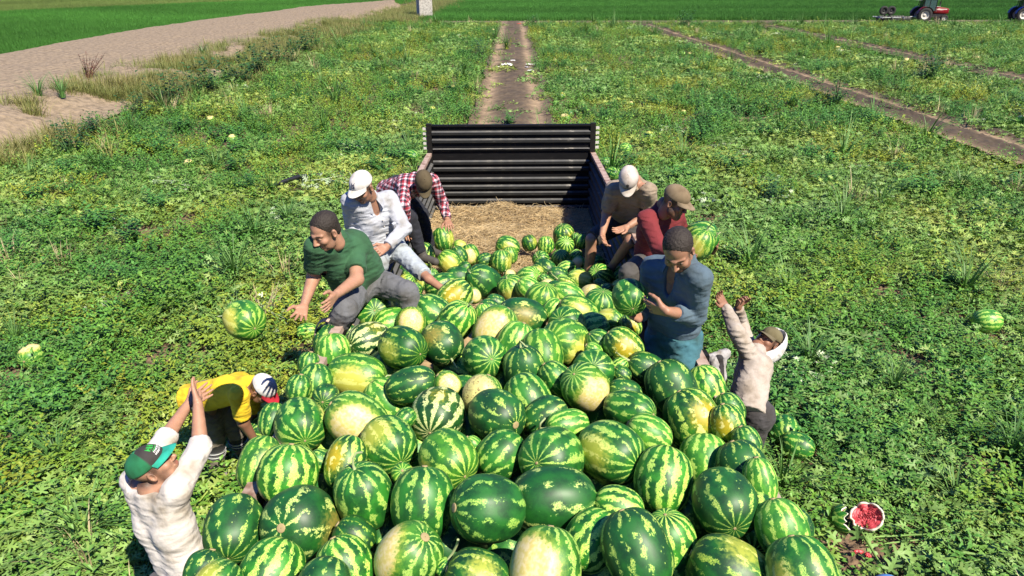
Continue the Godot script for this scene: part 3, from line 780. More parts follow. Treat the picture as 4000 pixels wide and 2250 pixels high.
	melon("dark shaded watermelon under the oblong yellow bellied one", Vector3(-0.974, 1.977, -3.077), 0.071, 1.05, Vector3(0.03, 0.23, 0.97), Vector3(0, -1, 0), "dark", 0)
	melon("white striped watermelon with a golden top in the middle of the heap", Vector3(-0.363, 2.031, -2.835), 0.134, 1.03, Vector3(-0.18, -0.06, 0.98), Vector3(0.1, 0.95, 0.3), "bleach", 0)
	melon("big dark watermelon with a round stem scar at lower right, centre of the heap", Vector3(-0.073, 2.078, -2.768), 0.123, 1.18, Vector3(-0.63, -0.15, -0.76), Vector3(0, -1, 0), "dark", 2)
	melon("dark striped watermelon behind the big one with a round stem scar", Vector3(0.162, 2.052, -2.794), 0.096, 1.20, Vector3(0.88, 0.34, -0.33), Vector3(0, -1, 0), "dark", 0)
	melon("long light green watermelon with a dry stem on its left", Vector3(0.257, 2.09, -2.671), 0.076, 1.40, Vector3(0.94, -0.09, -0.34), Vector3(0, -1, 0), "pale", 1)
	melon("mottled watermelon with star end at lower right and a yellow underside", Vector3(-0.274, 2.087, -2.428), 0.122, 1.08, Vector3(0.6, -0.07, 0.8), Vector3(0.32, -0.2, 0.93), "pale_y", 0)
	melon("striped watermelon between the mottled one and the wide star end one", Vector3(-0.048, 2.059, -2.494), 0.105, 1.12, Vector3(0.73, 0.45, -0.51), Vector3(0, -1, 0), "mid", 0)
	melon("wide star end watermelon in the right centre of the heap", Vector3(0.172, 2.091, -2.429), 0.136, 1.10, Vector3(-0.48, 0.43, 0.76), Vector3(0, -1, 0), "mid", 0)
	melon("largest dark watermelon with level rows of yellow blotches at the front", Vector3(0.165, 2.098, -2.162), 0.134, 1.26, Vector3(1, -0.03, -0.06), Vector3(0, -1, 0), "dark_c", 0)
	melon("ribbed dark watermelon with its stem scar facing left at the front", Vector3(-0.091, 2.158, -2.043), 0.127, 1.12, Vector3(0.87, -0.36, -0.35), Vector3(0, -1, 0), "ribbed", 2)
	melon("upright watermelon with straight clear stripes at the front", Vector3(-0.35, 2.105, -2.135), 0.125, 1.14, Vector3(-0.03, -0.82, 0.57), Vector3(0, -1, 0), "mid", 0)
	melon("small pale watermelon in the gap beside the mottled one", Vector3(-0.174, 2.07, -2.551), 0.039, 1.10, Vector3(0.7, -0.65, 0.29), Vector3(0, -1, 0), "pale", 0)
	melon("dark striped watermelon with a curved white stem below the denim knees", Vector3(0.749, 1.986, -3.341), 0.094, 1.22, Vector3(0.87, -0.48, 0.06), Vector3(0, -1, 0), "dark", 1)
	melon("big dark watermelon with two light bands under the denim trousers", Vector3(0.847, 1.99, -3.143), 0.133, 1.18, Vector3(0.41, -0.79, 0.47), Vector3(0, -1, 0), "dark", 0)
	melon("bold striped watermelon between the denim legs and the hooded man", Vector3(1.055, 1.944, -3.227), 0.105, 1.15, Vector3(0.29, -0.83, 0.48), Vector3(-0.1, 0.22, 0.97), "bold", 0)
	melon("partly shaded watermelon right of the cream faced one", Vector3(0.582, 2.024, -3.038), 0.078, 1.15, Vector3(0.94, -0.27, 0.21), Vector3(0, -1, 0), "dark", 0)
	melon("long dark striped watermelon pointing right below the cream faced one", Vector3(0.577, 2.042, -2.865), 0.096, 1.38, Vector3(0.8, 0.18, 0.57), Vector3(0, -1, 0), "mid", 0)
	melon("light striped watermelon left of the golden flushed one on the right", Vector3(0.635, 2.047, -2.657), 0.092, 1.18, Vector3(0.87, -0.37, 0.33), Vector3(0, -1, 0), "pale", 0)
	melon("large dark watermelon with a golden flush on top at right", Vector3(0.9, 1.972, -2.887), 0.137, 1.12, Vector3(0.42, -0.75, 0.51), Vector3(0.2, 0.82, 0.54), "flush", 0)
	melon("second golden flushed watermelon on the heap's right edge", Vector3(1.034, 2.03, -2.762), 0.083, 1.20, Vector3(0.23, -0.82, 0.52), Vector3(-0.54, 0.82, 0.17), "flush", 0)
	melon("striped watermelon at the right rail in front of the hooded man", Vector3(1.12, 1.953, -3.001), 0.076, 1.15, Vector3(0.39, -0.76, 0.52), Vector3(0, -1, 0), "mid", 0)
	melon("dark striped watermelon at the right rail below the golden flushed pair", Vector3(1.083, 2.026, -2.628), 0.066, 1.15, Vector3(0.34, -0.76, 0.55), Vector3(0, -1, 0), "mid", 0)
	melon("large striped watermelon with its stripes meeting at the lower right", Vector3(0.436, 2.077, -2.489), 0.135, 1.15, Vector3(0.62, 0.14, 0.77), Vector3(-0.32, 0.41, 0.86), "mid_y", 0)
	melon("pale topped watermelon with a dry twig on it at right", Vector3(0.892, 1.934, -2.615), 0.118, 1.05, Vector3(0.17, 0.72, -0.67), Vector3(0, -1, 0), "pale", 0)
	melon("plain dark green watermelon right of the twig", Vector3(1.023, 1.996, -2.465), 0.112, 1.20, Vector3(0.32, -0.75, 0.58), Vector3(0, -1, 0), "dark", 0)
	melon("upright watermelon with wavy bright stripes right of the largest dark one", Vector3(0.631, 2.073, -2.312), 0.120, 1.18, Vector3(0.23, 0.7, -0.68), Vector3(0, -1, 0), "bold", 0)
	melon("dark watermelon with star end down below the twig", Vector3(0.841, 2.094, -2.15), 0.126, 1.10, Vector3(0, -0.04, 1), Vector3(0, -1, 0), "dark", 0)
	melon("slanting dark watermelon with broken light stripes at the front right", Vector3(0.436, 2.16, -1.828), 0.118, 1.26, Vector3(0.33, -0.71, 0.62), Vector3(0, -1, 0), "dark", 0)
	melon("light green watermelon with star end up behind the slanting dark one", Vector3(0.597, 2.028, -1.993), 0.105, 1.30, Vector3(-0.19, 0.97, -0.17), Vector3(0, -1, 0), "bold", 0)
	melon("dark watermelon with one broad yellow stripe at the bottom right", Vector3(0.776, 2.044, -1.839), 0.128, 1.15, Vector3(0.86, -0.25, 0.45), Vector3(0.33, 0.94, -0.02), "dark_y", 0)
	melon("watermelon with a yellow left side at the heap's bottom right corner", Vector3(0.988, 2.125, -1.746), 0.120, 1.15, Vector3(0.16, -0.72, 0.68), Vector3(-0.89, 0.45, 0.07), "mid_y", 0)
	melon("bright watermelon half in shadow right of the largest dark one", Vector3(0.415, 2.088, -2.118), 0.092, 1.10, Vector3(0.96, -0.2, 0.2), Vector3(0, -1, 0), "bold", 0)
	melon("striped watermelon in shadow left of the slanting dark one", Vector3(0.297, 2.081, -1.964), 0.103, 1.15, Vector3(0.64, 0.52, -0.58), Vector3(0, -1, 0), "bold", 0)
	melon("pale watermelon with a creamy scratched top at the bottom centre", Vector3(0.116, 2.108, -1.792), 0.126, 1.20, Vector3(-0.14, -0.77, 0.63), Vector3(-0.15, 0.95, -0.26), "pale_c", 0)
	melon("light watermelon with dense stripes at the right edge near the front", Vector3(0.974, 1.995, -2.14), 0.107, 1.15, Vector3(-0.34, -0.27, 0.9), Vector3(0, -1, 0), "bold", 0)
	melon("smooth pale watermelon at the right rail near the front", Vector3(1.015, 2.093, -2.011), 0.098, 1.12, Vector3(0.21, -0.74, 0.64), Vector3(0, -1, 0), "pale", 0)
	melon("small dark watermelon outermost at the right rail", Vector3(1.125, 2.009, -2.113), 0.063, 1.10, Vector3(0.29, -0.71, 0.65), Vector3(0, -1, 0), "dark", 0)
	melon("pale watermelon lodged against the right rail", Vector3(1.045, 2.047, -2.333), 0.071, 1.40, Vector3(0.11, -0.82, 0.57), Vector3(0, -1, 0), "pale", 0)
	melon("big dark watermelon with star end at the bottom, beside the green capped man", Vector3(-1.09, 2.015, -2.094), 0.112, 1.22, Vector3(0.13, -0.22, 0.97), Vector3(0, -1, 0), "dark", 0)
	melon("big round watermelon with a corky stem scar and a brown right side", Vector3(-0.836, 2.022, -2.114), 0.147, 1.03, Vector3(0.18, -0.58, -0.79), Vector3(0.97, 0.03, 0.26), "dark_c", 2)
	melon("slanting boldly blotched watermelon below the corky scar one", Vector3(-0.868, 2.026, -1.851), 0.114, 1.15, Vector3(0.29, 0.48, -0.83), Vector3(0, -1, 0), "bold", 0)
	melon("bright round watermelon at the bottom between dark and cream ones", Vector3(-0.597, 2.065, -1.857), 0.098, 1.10, Vector3(0.45, -0.76, 0.47), Vector3(0, -1, 0), "bold", 0)
	melon("dark watermelon cut by the bottom edge, left of the bright round one", Vector3(-0.63, 2.135, -1.701), 0.088, 1.10, Vector3(0.28, 0.49, -0.82), Vector3(0, -1, 0), "dark", 0)
	melon("striped watermelon at the bottom left cut by the frame edge", Vector3(-1.01, 2.09, -1.746), 0.079, 1.10, Vector3(0.5, 0.3, -0.81), Vector3(-0.3, 0.92, 0.25), "mid_y", 0)
	melon("shaded dark watermelon at the bottom left corner of the heap", Vector3(-1.123, 2.007, -1.886), 0.073, 1.05, Vector3(-0.23, -0.69, 0.68), Vector3(0, -1, 0), "dark", 0)
	melon("deeply shaded yellow striped watermelon in the hollow at lower left", Vector3(-0.598, 2.043, -2.018), 0.076, 1.10, Vector3(0.78, -0.6, 0.18), Vector3(0, -1, 0), "dark_y", 0)
	melon("pale green watermelon with a cream shoulder and stem scar at the bottom", Vector3(-0.37, 2.099, -1.863), 0.115, 1.14, Vector3(-0.52, -0.85, -0.12), Vector3(-0.47, 0.86, 0.19), "pale_c", 2)
	melon("dark watermelon with a small yellow patch at the bottom edge", Vector3(-0.12, 2.108, -1.756), 0.101, 1.08, Vector3(0.94, -0.32, 0.11), Vector3(-0.02, 0.91, 0.41), "dark_y", 0)
	melon("small watermelon with an upright stem at the bottom between two large ones", Vector3(-0.236, 2.101, -1.815), 0.033, 1.05, Vector3(-0.49, -0.85, 0.2), Vector3(0, -1, 0), "bold", 1)
	melon("shaded watermelon lying in a gap under the top layer of the heap", Vector3(0.344, 1.874, -2.005), 0.139, 1.12, Vector3(-0.89, -0.19, 0.42), Vector3(0, -1, 0), "mid", 0, "watermelons deep in the gaps of the heap")
	melon("shaded watermelon lying in a gap under the top layer of the heap", Vector3(-0.242, 1.899, -2.134), 0.127, 1.13, Vector3(0.84, -0.13, -0.53), Vector3(0, -1, 0), "dark", 0, "watermelons deep in the gaps of the heap")
	melon("shaded watermelon lying in a gap under the top layer of the heap", Vector3(1.044, 1.805, -2.156), 0.126, 1.18, Vector3(-0.98, 0.15, 0.13), Vector3(0, -1, 0), "pale_y", 0, "watermelons deep in the gaps of the heap")
	melon("shaded watermelon lying in a gap under the top layer of the heap", Vector3(-0.839, 1.783, -2.148), 0.115, 1.12, Vector3(-0.61, -0.65, 0.45), Vector3(0, -1, 0), "mid", 0, "watermelons deep in the gaps of the heap")
	melon("shaded watermelon lying in a gap under the top layer of the heap", Vector3(-0.536, 1.867, -2.249), 0.116, 1.08, Vector3(0.12, 0.52, -0.84), Vector3(0, -1, 0), "mid", 0, "watermelons deep in the gaps of the heap")
	melon("shaded watermelon lying in a gap under the top layer of the heap", Vector3(-0.033, 1.781, -2.213), 0.141, 1.10, Vector3(0.67, 0.01, 0.74), Vector3(0, -1, 0), "mid", 0, "watermelons deep in the gaps of the heap")
	melon("shaded watermelon lying in a gap under the top layer of the heap", Vector3(0.756, 1.898, -2.294), 0.115, 1.09, Vector3(-0.52, 0.85, -0.14), Vector3(0, -1, 0), "pale_y", 0, "watermelons deep in the gaps of the heap")
	melon("shaded watermelon lying in a gap under the top layer of the heap", Vector3(0.021, 1.889, -2.55), 0.118, 1.21, Vector3(-0.5, -0.58, 0.65), Vector3(0, -1, 0), "pale_y", 0, "watermelons deep in the gaps of the heap")
	melon("shaded watermelon lying in a gap under the top layer of the heap", Vector3(-0.865, 1.856, -2.545), 0.130, 1.17, Vector3(0, 0.89, -0.46), Vector3(0, -1, 0), "mid", 0, "watermelons deep in the gaps of the heap")
	melon("shaded watermelon lying in a gap under the top layer of the heap", Vector3(0.38, 1.861, -2.548), 0.126, 1.09, Vector3(0.96, -0.2, -0.2), Vector3(0, -1, 0), "pale", 0, "watermelons deep in the gaps of the heap")
	melon("shaded watermelon lying in a gap under the top layer of the heap", Vector3(-0.165, 1.834, -2.645), 0.130, 1.08, Vector3(-0.04, 0.83, -0.56), Vector3(0, -1, 0), "dark", 0, "watermelons deep in the gaps of the heap")
	melon("shaded watermelon lying in a gap under the top layer of the heap", Vector3(0.573, 1.749, -2.662), 0.143, 1.22, Vector3(0.45, -0.6, 0.66), Vector3(0, -1, 0), "mid", 0, "watermelons deep in the gaps of the heap")
	melon("shaded watermelon lying in a gap under the top layer of the heap", Vector3(-0.472, 1.811, -2.796), 0.140, 1.10, Vector3(0.37, -0.92, 0.1), Vector3(0, -1, 0), "pale", 0, "watermelons deep in the gaps of the heap")
	melon("shaded watermelon lying in a gap under the top layer of the heap", Vector3(0.084, 2.028, -2.972), 0.118, 1.20, Vector3(0.43, -0.67, 0.61), Vector3(0, -1, 0), "mid", 0, "watermelons deep in the gaps of the heap")
	melon("shaded watermelon lying in a gap under the top layer of the heap", Vector3(-0.225, 1.863, -2.958), 0.120, 1.19, Vector3(-0.03, 0.53, -0.85), Vector3(0, -1, 0), "pale_y", 0, "watermelons deep in the gaps of the heap")
	melon("shaded watermelon lying in a gap under the top layer of the heap", Vector3(-0.956, 1.798, -2.939), 0.140, 1.10, Vector3(0.73, -0.56, 0.38), Vector3(0, -1, 0), "bold", 0, "watermelons deep in the gaps of the heap")
	melon("shaded watermelon lying in a gap under the top layer of the heap", Vector3(0.064, 1.802, -2.997), 0.132, 1.06, Vector3(-0.23, 0.67, -0.7), Vector3(0, -1, 0), "mid", 0, "watermelons deep in the gaps of the heap")
	melon("shaded watermelon lying in a gap under the top layer of the heap", Vector3(0.862, 1.731, -2.998), 0.135, 1.23, Vector3(0.38, 0.92, 0.08), Vector3(0, -1, 0), "dark", 0, "watermelons deep in the gaps of the heap")
	melon("shaded watermelon lying in a gap under the top layer of the heap", Vector3(0.45, 1.852, -3.093), 0.125, 1.25, Vector3(0.29, 0.96, -0.02), Vector3(0, -1, 0), "mid", 0, "watermelons deep in the gaps of the heap")
	melon("shaded watermelon lying in a gap under the top layer of the heap", Vector3(-0.67, 1.895, -3.142), 0.120, 1.19, Vector3(0.59, -0.71, 0.38), Vector3(0, -1, 0), "pale", 0, "watermelons deep in the gaps of the heap")
	melon("shaded watermelon lying in a gap under the top layer of the heap", Vector3(-0.276, 1.914, -3.172), 0.118, 1.18, Vector3(0.98, 0.21, -0.02), Vector3(0, -1, 0), "mid", 0, "watermelons deep in the gaps of the heap")
	melon("shaded watermelon lying in a gap under the top layer of the heap", Vector3(0.819, 1.761, -3.226), 0.131, 1.15, Vector3(0.73, 0.68, 0), Vector3(0, -1, 0), "dark", 0, "watermelons deep in the gaps of the heap")
	melon("shaded watermelon lying in a gap under the top layer of the heap", Vector3(0.291, 1.825, -3.264), 0.142, 1.08, Vector3(-0.15, -0.8, 0.58), Vector3(0, -1, 0), "dark", 0, "watermelons deep in the gaps of the heap")
	melon("shaded watermelon lying in a gap under the top layer of the heap", Vector3(0.172, 2.011, -3.47), 0.120, 1.22, Vector3(0.13, -0.69, 0.71), Vector3(0, -1, 0), "pale_y", 0, "watermelons deep in the gaps of the heap")
	melon("shaded watermelon lying in a gap under the top layer of the heap", Vector3(-0.06, 1.858, -3.429), 0.121, 1.13, Vector3(-0.05, -0.57, 0.82), Vector3(0, -1, 0), "bold", 0, "watermelons deep in the gaps of the heap")
	melon("shaded watermelon lying in a gap under the top layer of the heap", Vector3(0.764, 1.787, -3.441), 0.122, 1.22, Vector3(-0.88, 0.05, 0.47), Vector3(0, -1, 0), "mid", 0, "watermelons deep in the gaps of the heap")
	melon("shaded watermelon lying in a gap under the top layer of the heap", Vector3(-0.74, 1.84, -3.591), 0.126, 1.12, Vector3(0.88, 0.18, -0.45), Vector3(0, -1, 0), "pale_y", 0, "watermelons deep in the gaps of the heap")
	melon("shaded watermelon lying in a gap under the top layer of the heap", Vector3(0.016, 1.95, -3.692), 0.117, 1.24, Vector3(-0.4, -0.87, 0.3), Vector3(0, -1, 0), "pale", 0, "watermelons deep in the gaps of the heap")
	melon("shaded watermelon lying in a gap under the top layer of the heap", Vector3(-0.321, 1.782, -3.666), 0.144, 1.13, Vector3(0.92, -0.24, 0.32), Vector3(0, -1, 0), "bold", 0, "watermelons deep in the gaps of the heap")
	melon("shaded watermelon lying in a gap under the top layer of the heap", Vector3(0.525, 1.82, -4.128), 0.116, 1.14, Vector3(0.94, 0.24, -0.26), Vector3(0, -1, 0), "bold", 0, "watermelons deep in the gaps of the heap")
	melon("shaded watermelon lying in a gap under the top layer of the heap", Vector3(-0.827, 1.768, -4.296), 0.125, 1.22, Vector3(-0.79, 0.16, 0.59), Vector3(0, -1, 0), "pale", 0, "watermelons deep in the gaps of the heap")
	melon("shaded watermelon lying in a gap under the top layer of the heap", Vector3(-0.56, 1.792, -4.391), 0.143, 1.12, Vector3(0.73, -0.63, 0.27), Vector3(0, -1, 0), "mid", 0, "watermelons deep in the gaps of the heap")
	melon("shaded watermelon lying in a gap under the top layer of the heap", Vector3(0.646, 1.735, -4.623), 0.130, 1.24, Vector3(0.1, 0.97, 0.23), Vector3(0, -1, 0), "mid", 0, "watermelons deep in the gaps of the heap")
	melon("shaded watermelon lying in a gap under the top layer of the heap", Vector3(0.219, 1.747, -4.704), 0.133, 1.18, Vector3(0.22, 0.97, 0.08), Vector3(0, -1, 0), "pale_y", 0, "watermelons deep in the gaps of the heap")
	melon("shaded watermelon lying in a gap under the top layer of the heap", Vector3(0.858, 1.584, -4.895), 0.125, 1.17, Vector3(0.87, -0.29, 0.39), Vector3(0, -1, 0), "bold", 0, "watermelons deep in the gaps of the heap")
	melon("shaded watermelon lying in a gap under the top layer of the heap", Vector3(0.98, 1.55, -5.292), 0.139, 1.21, Vector3(-0.95, -0.21, -0.22), Vector3(0, -1, 0), "pale_y", 0, "watermelons deep in the gaps of the heap")
	melon("watermelon in mid air flying towards the green shirted man's open hands", Vector3(-1.653, 2.043, -3.834), 0.123, 1.06, Vector3(0.71, -0.1, 0.69), Vector3(-0.43, 0.25, 0.87), "pale_y", 0, "watermelons thrown or held")
	melon("watermelon held against the chest of the denim shirted man", Vector3(0.677, 2.301, -3.621), 0.101, 1.06, Vector3(0.04, -0.26, 0.97), Vector3(0, -1, 0), "mid", 0, "watermelons thrown or held")
	melon("yellow cheeked watermelon cradled by the bearded man in red", Vector3(1.438, 2.098, -5.012), 0.116, 1.15, Vector3(-0.32, -0.92, -0.22), Vector3(-0.64, -0.24, 0.73), "pale_y", 1, "watermelons thrown or held")
	melon("watermelon with a broken stem behind the yellow cheeked one in the red shirted man's arms", Vector3(1.518, 2.061, -5.27), 0.125, 1.20, Vector3(-0.69, -0.42, -0.59), Vector3(0, -1, 0), "mid", 1, "watermelons thrown or held")
	melon("watermelon the yellow shirted man is picking up from the ground", Vector3(-2.101, 0.507, -4.839), 0.107, 1.15, Vector3(0.5, -0.37, -0.78), Vector3(0, -1, 0), "dark", 1, "watermelons lying in the field")
	melon("light green watermelon on the ground beside the hooded man's leg", Vector3(2.402, 0.119, -5.528), 0.140, 1.10, Vector3(0.86, -0.08, 0.51), Vector3(0, -1, 0.2), "pale", 0, "watermelons lying in the field")
	clear_spots.append([2.40, -5.31, 0.25])
	melon("dark striped watermelon on the ground, middle of the three by the hooded man", Vector3(2.533, 0.119, -5.351), 0.140, 1.08, Vector3(0.31, 0.02, -0.95), Vector3(0, -1, 0.2), "mid", 0, "watermelons lying in the field")
	clear_spots.append([2.53, -5.13, 0.25])
	melon("striped watermelon partly under leaves, nearest of the three by the hooded man", Vector3(2.575, 0.11, -5.123), 0.130, 1.15, Vector3(0.83, -0.02, 0.56), Vector3(0, -1, 0.2), "mid", 0, "watermelons lying in the field")
	clear_spots.append([2.58, -4.90, 0.23])
	melon("small bright watermelon on the ground under the green shirted man's hand", Vector3(-2.444, 0.094, -7.342), 0.110, 1.15, Vector3(-0.99, -0.1, 0.13), Vector3(0, -1, 0.2), "bold", 0, "watermelons lying in the field")
	clear_spots.append([-2.44, -7.12, 0.20])
	melon("yellow cream watermelon in the vines at the left edge of the picture", Vector3(-5.347, 0.111, -6.737), 0.130, 1.20, Vector3(-0.1, -0.12, -1), Vector3(-0.07, 0.9, 0.4), "pale_c", 0, "watermelons lying in the field")
	clear_spots.append([-5.35, -6.52, 0.23])
	melon("pale green watermelon half hidden in vines at the right edge", Vector3(5.795, 0.127, -7.557), 0.150, 1.10, Vector3(-0.99, -0.02, -0.1), Vector3(0, -1, 0.2), "pale", 0, "watermelons lying in the field")
	clear_spots.append([5.79, -7.34, 0.27])
	melon("striped watermelon in the vines outside the left end of the front wall", Vector3(-2.301, 0.136, -15.852), 0.160, 1.10, Vector3(-0.86, 0.07, -0.52), Vector3(0, -1, 0.2), "mid", 0, "watermelons lying in the field")
	clear_spots.append([-2.30, -15.63, 0.29])
	melon("watermelon on the ground just outside the right rail, farther of two", Vector3(2.105, 0.119, -15.295), 0.140, 1.20, Vector3(0.96, -0.06, -0.27), Vector3(0, -1, 0.2), "mid", 0, "watermelons lying in the field")
	clear_spots.append([2.10, -15.07, 0.25])
	melon("watermelon on the ground just outside the right rail, nearer of two", Vector3(2.127, 0.127, -14.387), 0.150, 1.10, Vector3(-0.6, 0.06, -0.8), Vector3(0, -1, 0.2), "mid", 0, "watermelons lying in the field")
	clear_spots.append([2.13, -14.17, 0.27])
	melon("yellowish watermelon left of the wheel track just beyond the trailer", Vector3(-2.507, 0.072, -22.168), 0.120, 1.10, Vector3(-0.26, -0.15, 0.96), Vector3(0.28, 0.9, 0.4), "pale_y", 0, "watermelons lying in the field", true)
	clear_spots.append([-2.51, -21.67, 0.30])
	melon("cream watermelon left of the track, midway to the litter", Vector3(-2.237, 0.062, -26.86), 0.104, 1.10, Vector3(-0.3, -0.06, 0.95), Vector3(0.24, 0.9, 0.4), "pale_c", 0, "watermelons lying in the field", true)
	clear_spots.append([-2.24, -26.36, 0.30])
	melon("striped watermelon at the left weeds level with the litter", Vector3(-1.548, 0.082, -32.386), 0.136, 1.20, Vector3(-0.86, -0.01, -0.51), Vector3(0, -1, 0.2), "bold", 0, "watermelons lying in the field", true)
	clear_spots.append([-1.55, -31.89, 0.30])
	melon("long green watermelon left of the track behind the striped one", Vector3(-2.073, 0.077, -29.813), 0.128, 1.40, Vector3(0.14, -0.14, -0.99), Vector3(0, -1, 0.2), "mid", 0, "watermelons lying in the field", true)
	clear_spots.append([-2.07, -29.31, 0.30])
	melon("pale watermelon on the left of the track beyond the litter", Vector3(-2.368, 0.072, -40.725), 0.120, 1.10, Vector3(-0.27, -0.04, -0.96), Vector3(-0.25, 0.9, 0.4), "pale_c", 0, "watermelons lying in the field", true)
	clear_spots.append([-2.37, -40.22, 0.30])
	melon("cream watermelon alone in the far left weeds", Vector3(-5.343, 0.062, -39.758), 0.104, 1.10, Vector3(-0.53, 0.13, -0.84), Vector3(-0.18, 0.9, 0.4), "pale_c", 0, "watermelons lying in the field", true)
	clear_spots.append([-5.34, -39.26, 0.30])
	melon("yellow watermelon right of the track close to the trailer's front wall", Vector3(1.56, 0.082, -20.746), 0.136, 1.25, Vector3(-0.69, -0.06, -0.73), Vector3(0.15, 0.9, 0.4), "pale_c", 0, "watermelons lying in the field", true)
	clear_spots.append([1.56, -20.25, 0.30])
	melon("dark watermelon behind the yellow one right of the track", Vector3(1.75, 0.077, -21.403), 0.128, 1.10, Vector3(-0.18, -0.08, -0.98), Vector3(0, -1, 0.2), "dark", 0, "watermelons lying in the field", true)
	clear_spots.append([1.75, -20.90, 0.30])
	melon("gold striped watermelon right of the track", Vector3(1.732, 0.077, -24.834), 0.128, 1.20, Vector3(0.48, 0.05, -0.88), Vector3(0.11, 0.9, 0.4), "flush", 0, "watermelons lying in the field", true)
	clear_spots.append([1.73, -24.33, 0.30])
	melon("long striped watermelon beyond the gold striped one", Vector3(2.142, 0.072, -27.194), 0.120, 1.30, Vector3(0.42, -0.02, -0.91), Vector3(0, -1, 0.2), "mid", 0, "watermelons lying in the field", true)
	clear_spots.append([2.14, -26.69, 0.30])
	melon("pale watermelon right of the track level with the litter", Vector3(2.244, 0.067, -33.83), 0.112, 1.10, Vector3(0.05, 0.11, -1), Vector3(0, -1, 0.2), "pale", 0, "watermelons lying in the field", true)
	clear_spots.append([2.24, -33.33, 0.30])
	melon("white looking watermelon right of the track beyond the litter", Vector3(2.105, 0.062, -35.639), 0.104, 1.00, Vector3(0.8, 0.1, 0.6), Vector3(-0.06, 0.9, 0.4), "pale_c", 0, "watermelons lying in the field", true)
	clear_spots.append([2.10, -35.14, 0.30])
	melon("pale green watermelon at the right of the far track", Vector3(1.996, 0.072, -42.783), 0.120, 1.10, Vector3(-0.99, -0.11, 0.13), Vector3(0, -1, 0.2), "pale", 0, "watermelons lying in the field", true)
	clear_spots.append([2.00, -42.28, 0.30])
	melon("small pale watermelon in the middle of the right field", Vector3(3.908, 0.062, -23.235), 0.104, 1.10, Vector3(-0.32, -0.06, -0.95), Vector3(0.22, 0.9, 0.4), "pale_c", 0, "watermelons lying in the field", true)
	clear_spots.append([3.91, -22.73, 0.30])
	melon("yellow watermelon in the open right field nearest the trailer", Vector3(3.545, 0.127, -17.975), 0.150, 1.15, Vector3(-0.16, 0.02, 0.99), Vector3(-0.06, 0.9, 0.4), "pale_y", 0, "watermelons lying in the field")
	clear_spots.append([3.54, -17.76, 0.27])
	melon("light striped watermelon in the field right of the front wall", Vector3(2.73, 0.127, -16.642), 0.150, 1.10, Vector3(-0.76, -0.09, -0.65), Vector3(0, -1, 0.2), "pale", 0, "watermelons lying in the field")
	clear_spots.append([2.73, -16.42, 0.27])
	melon("small cream watermelon far right of the front wall", Vector3(5.287, 0.058, -21.772), 0.096, 1.10, Vector3(0.42, 0.07, 0.91), Vector3(0.15, 0.9, 0.4), "pale_c", 0, "watermelons lying in the field", true)
	clear_spots.append([5.29, -21.27, 0.30])
	melon("pale watermelon half covered beside the right weeds of the track", Vector3(1.442, 0.062, -23.386), 0.104, 1.10, Vector3(-0.91, 0.13, -0.41), Vector3(0, -1, 0.2), "pale", 0, "watermelons lying in the field", true)
	clear_spots.append([1.44, -22.89, 0.30])
	melon("small cream watermelon left of the far track, nearer of two", Vector3(-1.357, 0.067, -46.469), 0.112, 1.10, Vector3(0.27, 0.11, 0.96), Vector3(-0.2, 0.9, 0.4), "pale_c", 0, "watermelons lying in the field", true)
	clear_spots.append([-1.36, -45.97, 0.30])
	melon("small cream watermelon left of the far track, farther of two", Vector3(-1.399, 0.072, -55.394), 0.120, 1.10, Vector3(0.97, 0.04, -0.23), Vector3(0.06, 0.9, 0.4), "pale_c", 0, "watermelons lying in the field", true)
	clear_spots.append([-1.40, -54.89, 0.30])
	melon("cream watermelon among weeds, leftmost in the left field", Vector3(-9.204, 0.062, -22.362), 0.104, 1.20, Vector3(0.98, 0.09, -0.19), Vector3(0.17, 0.9, 0.4), "pale_c", 0, "watermelons lying in the field", true)
	clear_spots.append([-9.20, -21.86, 0.30])
	melon("small cream watermelon just below the leftmost one", Vector3(-8.76, 0.102, -20.456), 0.120, 1.10, Vector3(0.94, -0.04, 0.33), Vector3(-0.25, 0.9, 0.4), "pale_c", 0, "watermelons lying in the field")
	clear_spots.append([-8.76, -20.24, 0.22])
	melon("cream watermelon in yellowing weeds of the left field", Vector3(-7.184, 0.102, -17.857), 0.120, 1.30, Vector3(0.35, -0.09, 0.94), Vector3(0.22, 0.9, 0.4), "pale_c", 0, "watermelons lying in the field")
	clear_spots.append([-7.18, -17.64, 0.22])
	melon("pale watermelon nearest the camera in the left field weeds", Vector3(-7.189, 0.102, -15.256), 0.120, 1.20, Vector3(0.7, -0.06, 0.71), Vector3(0, 0.9, 0.4), "pale_c", 0, "watermelons lying in the field")
	clear_spots.append([-7.19, -15.04, 0.22])
	melon("cream watermelon in the upper left field", Vector3(-6.797, 0.062, -26.47), 0.104, 1.20, Vector3(0.58, 0.14, -0.81), Vector3(0.12, 0.9, 0.4), "pale_c", 0, "watermelons lying in the field", true)
	clear_spots.append([-6.80, -25.97, 0.30])
	melon("cream watermelon beyond the dark bushes of the left field", Vector3(-8.406, 0.062, -24.337), 0.104, 1.20, Vector3(0.23, 0.01, 0.97), Vector3(0.12, 0.9, 0.4), "pale_c", 0, "watermelons lying in the field", true)
	clear_spots.append([-8.41, -23.84, 0.30])
	melon("pale watermelon between the two right hand tracks", Vector3(19.217, 0.082, -35.465), 0.136, 1.10, Vector3(0.95, 0.05, 0.32), Vector3(-0.08, 0.9, 0.4), "pale_c", 0, "watermelons lying in the field", true)
	clear_spots.append([19.22, -34.97, 0.30])
	melon("cream watermelon in the right strip, left one of a pair", Vector3(18.461, 0.082, -41.514), 0.136, 1.30, Vector3(-0.85, 0.05, -0.53), Vector3(0.1, 0.9, 0.4), "pale_c", 0, "watermelons lying in the field", true)
	clear_spots.append([18.46, -41.01, 0.30])
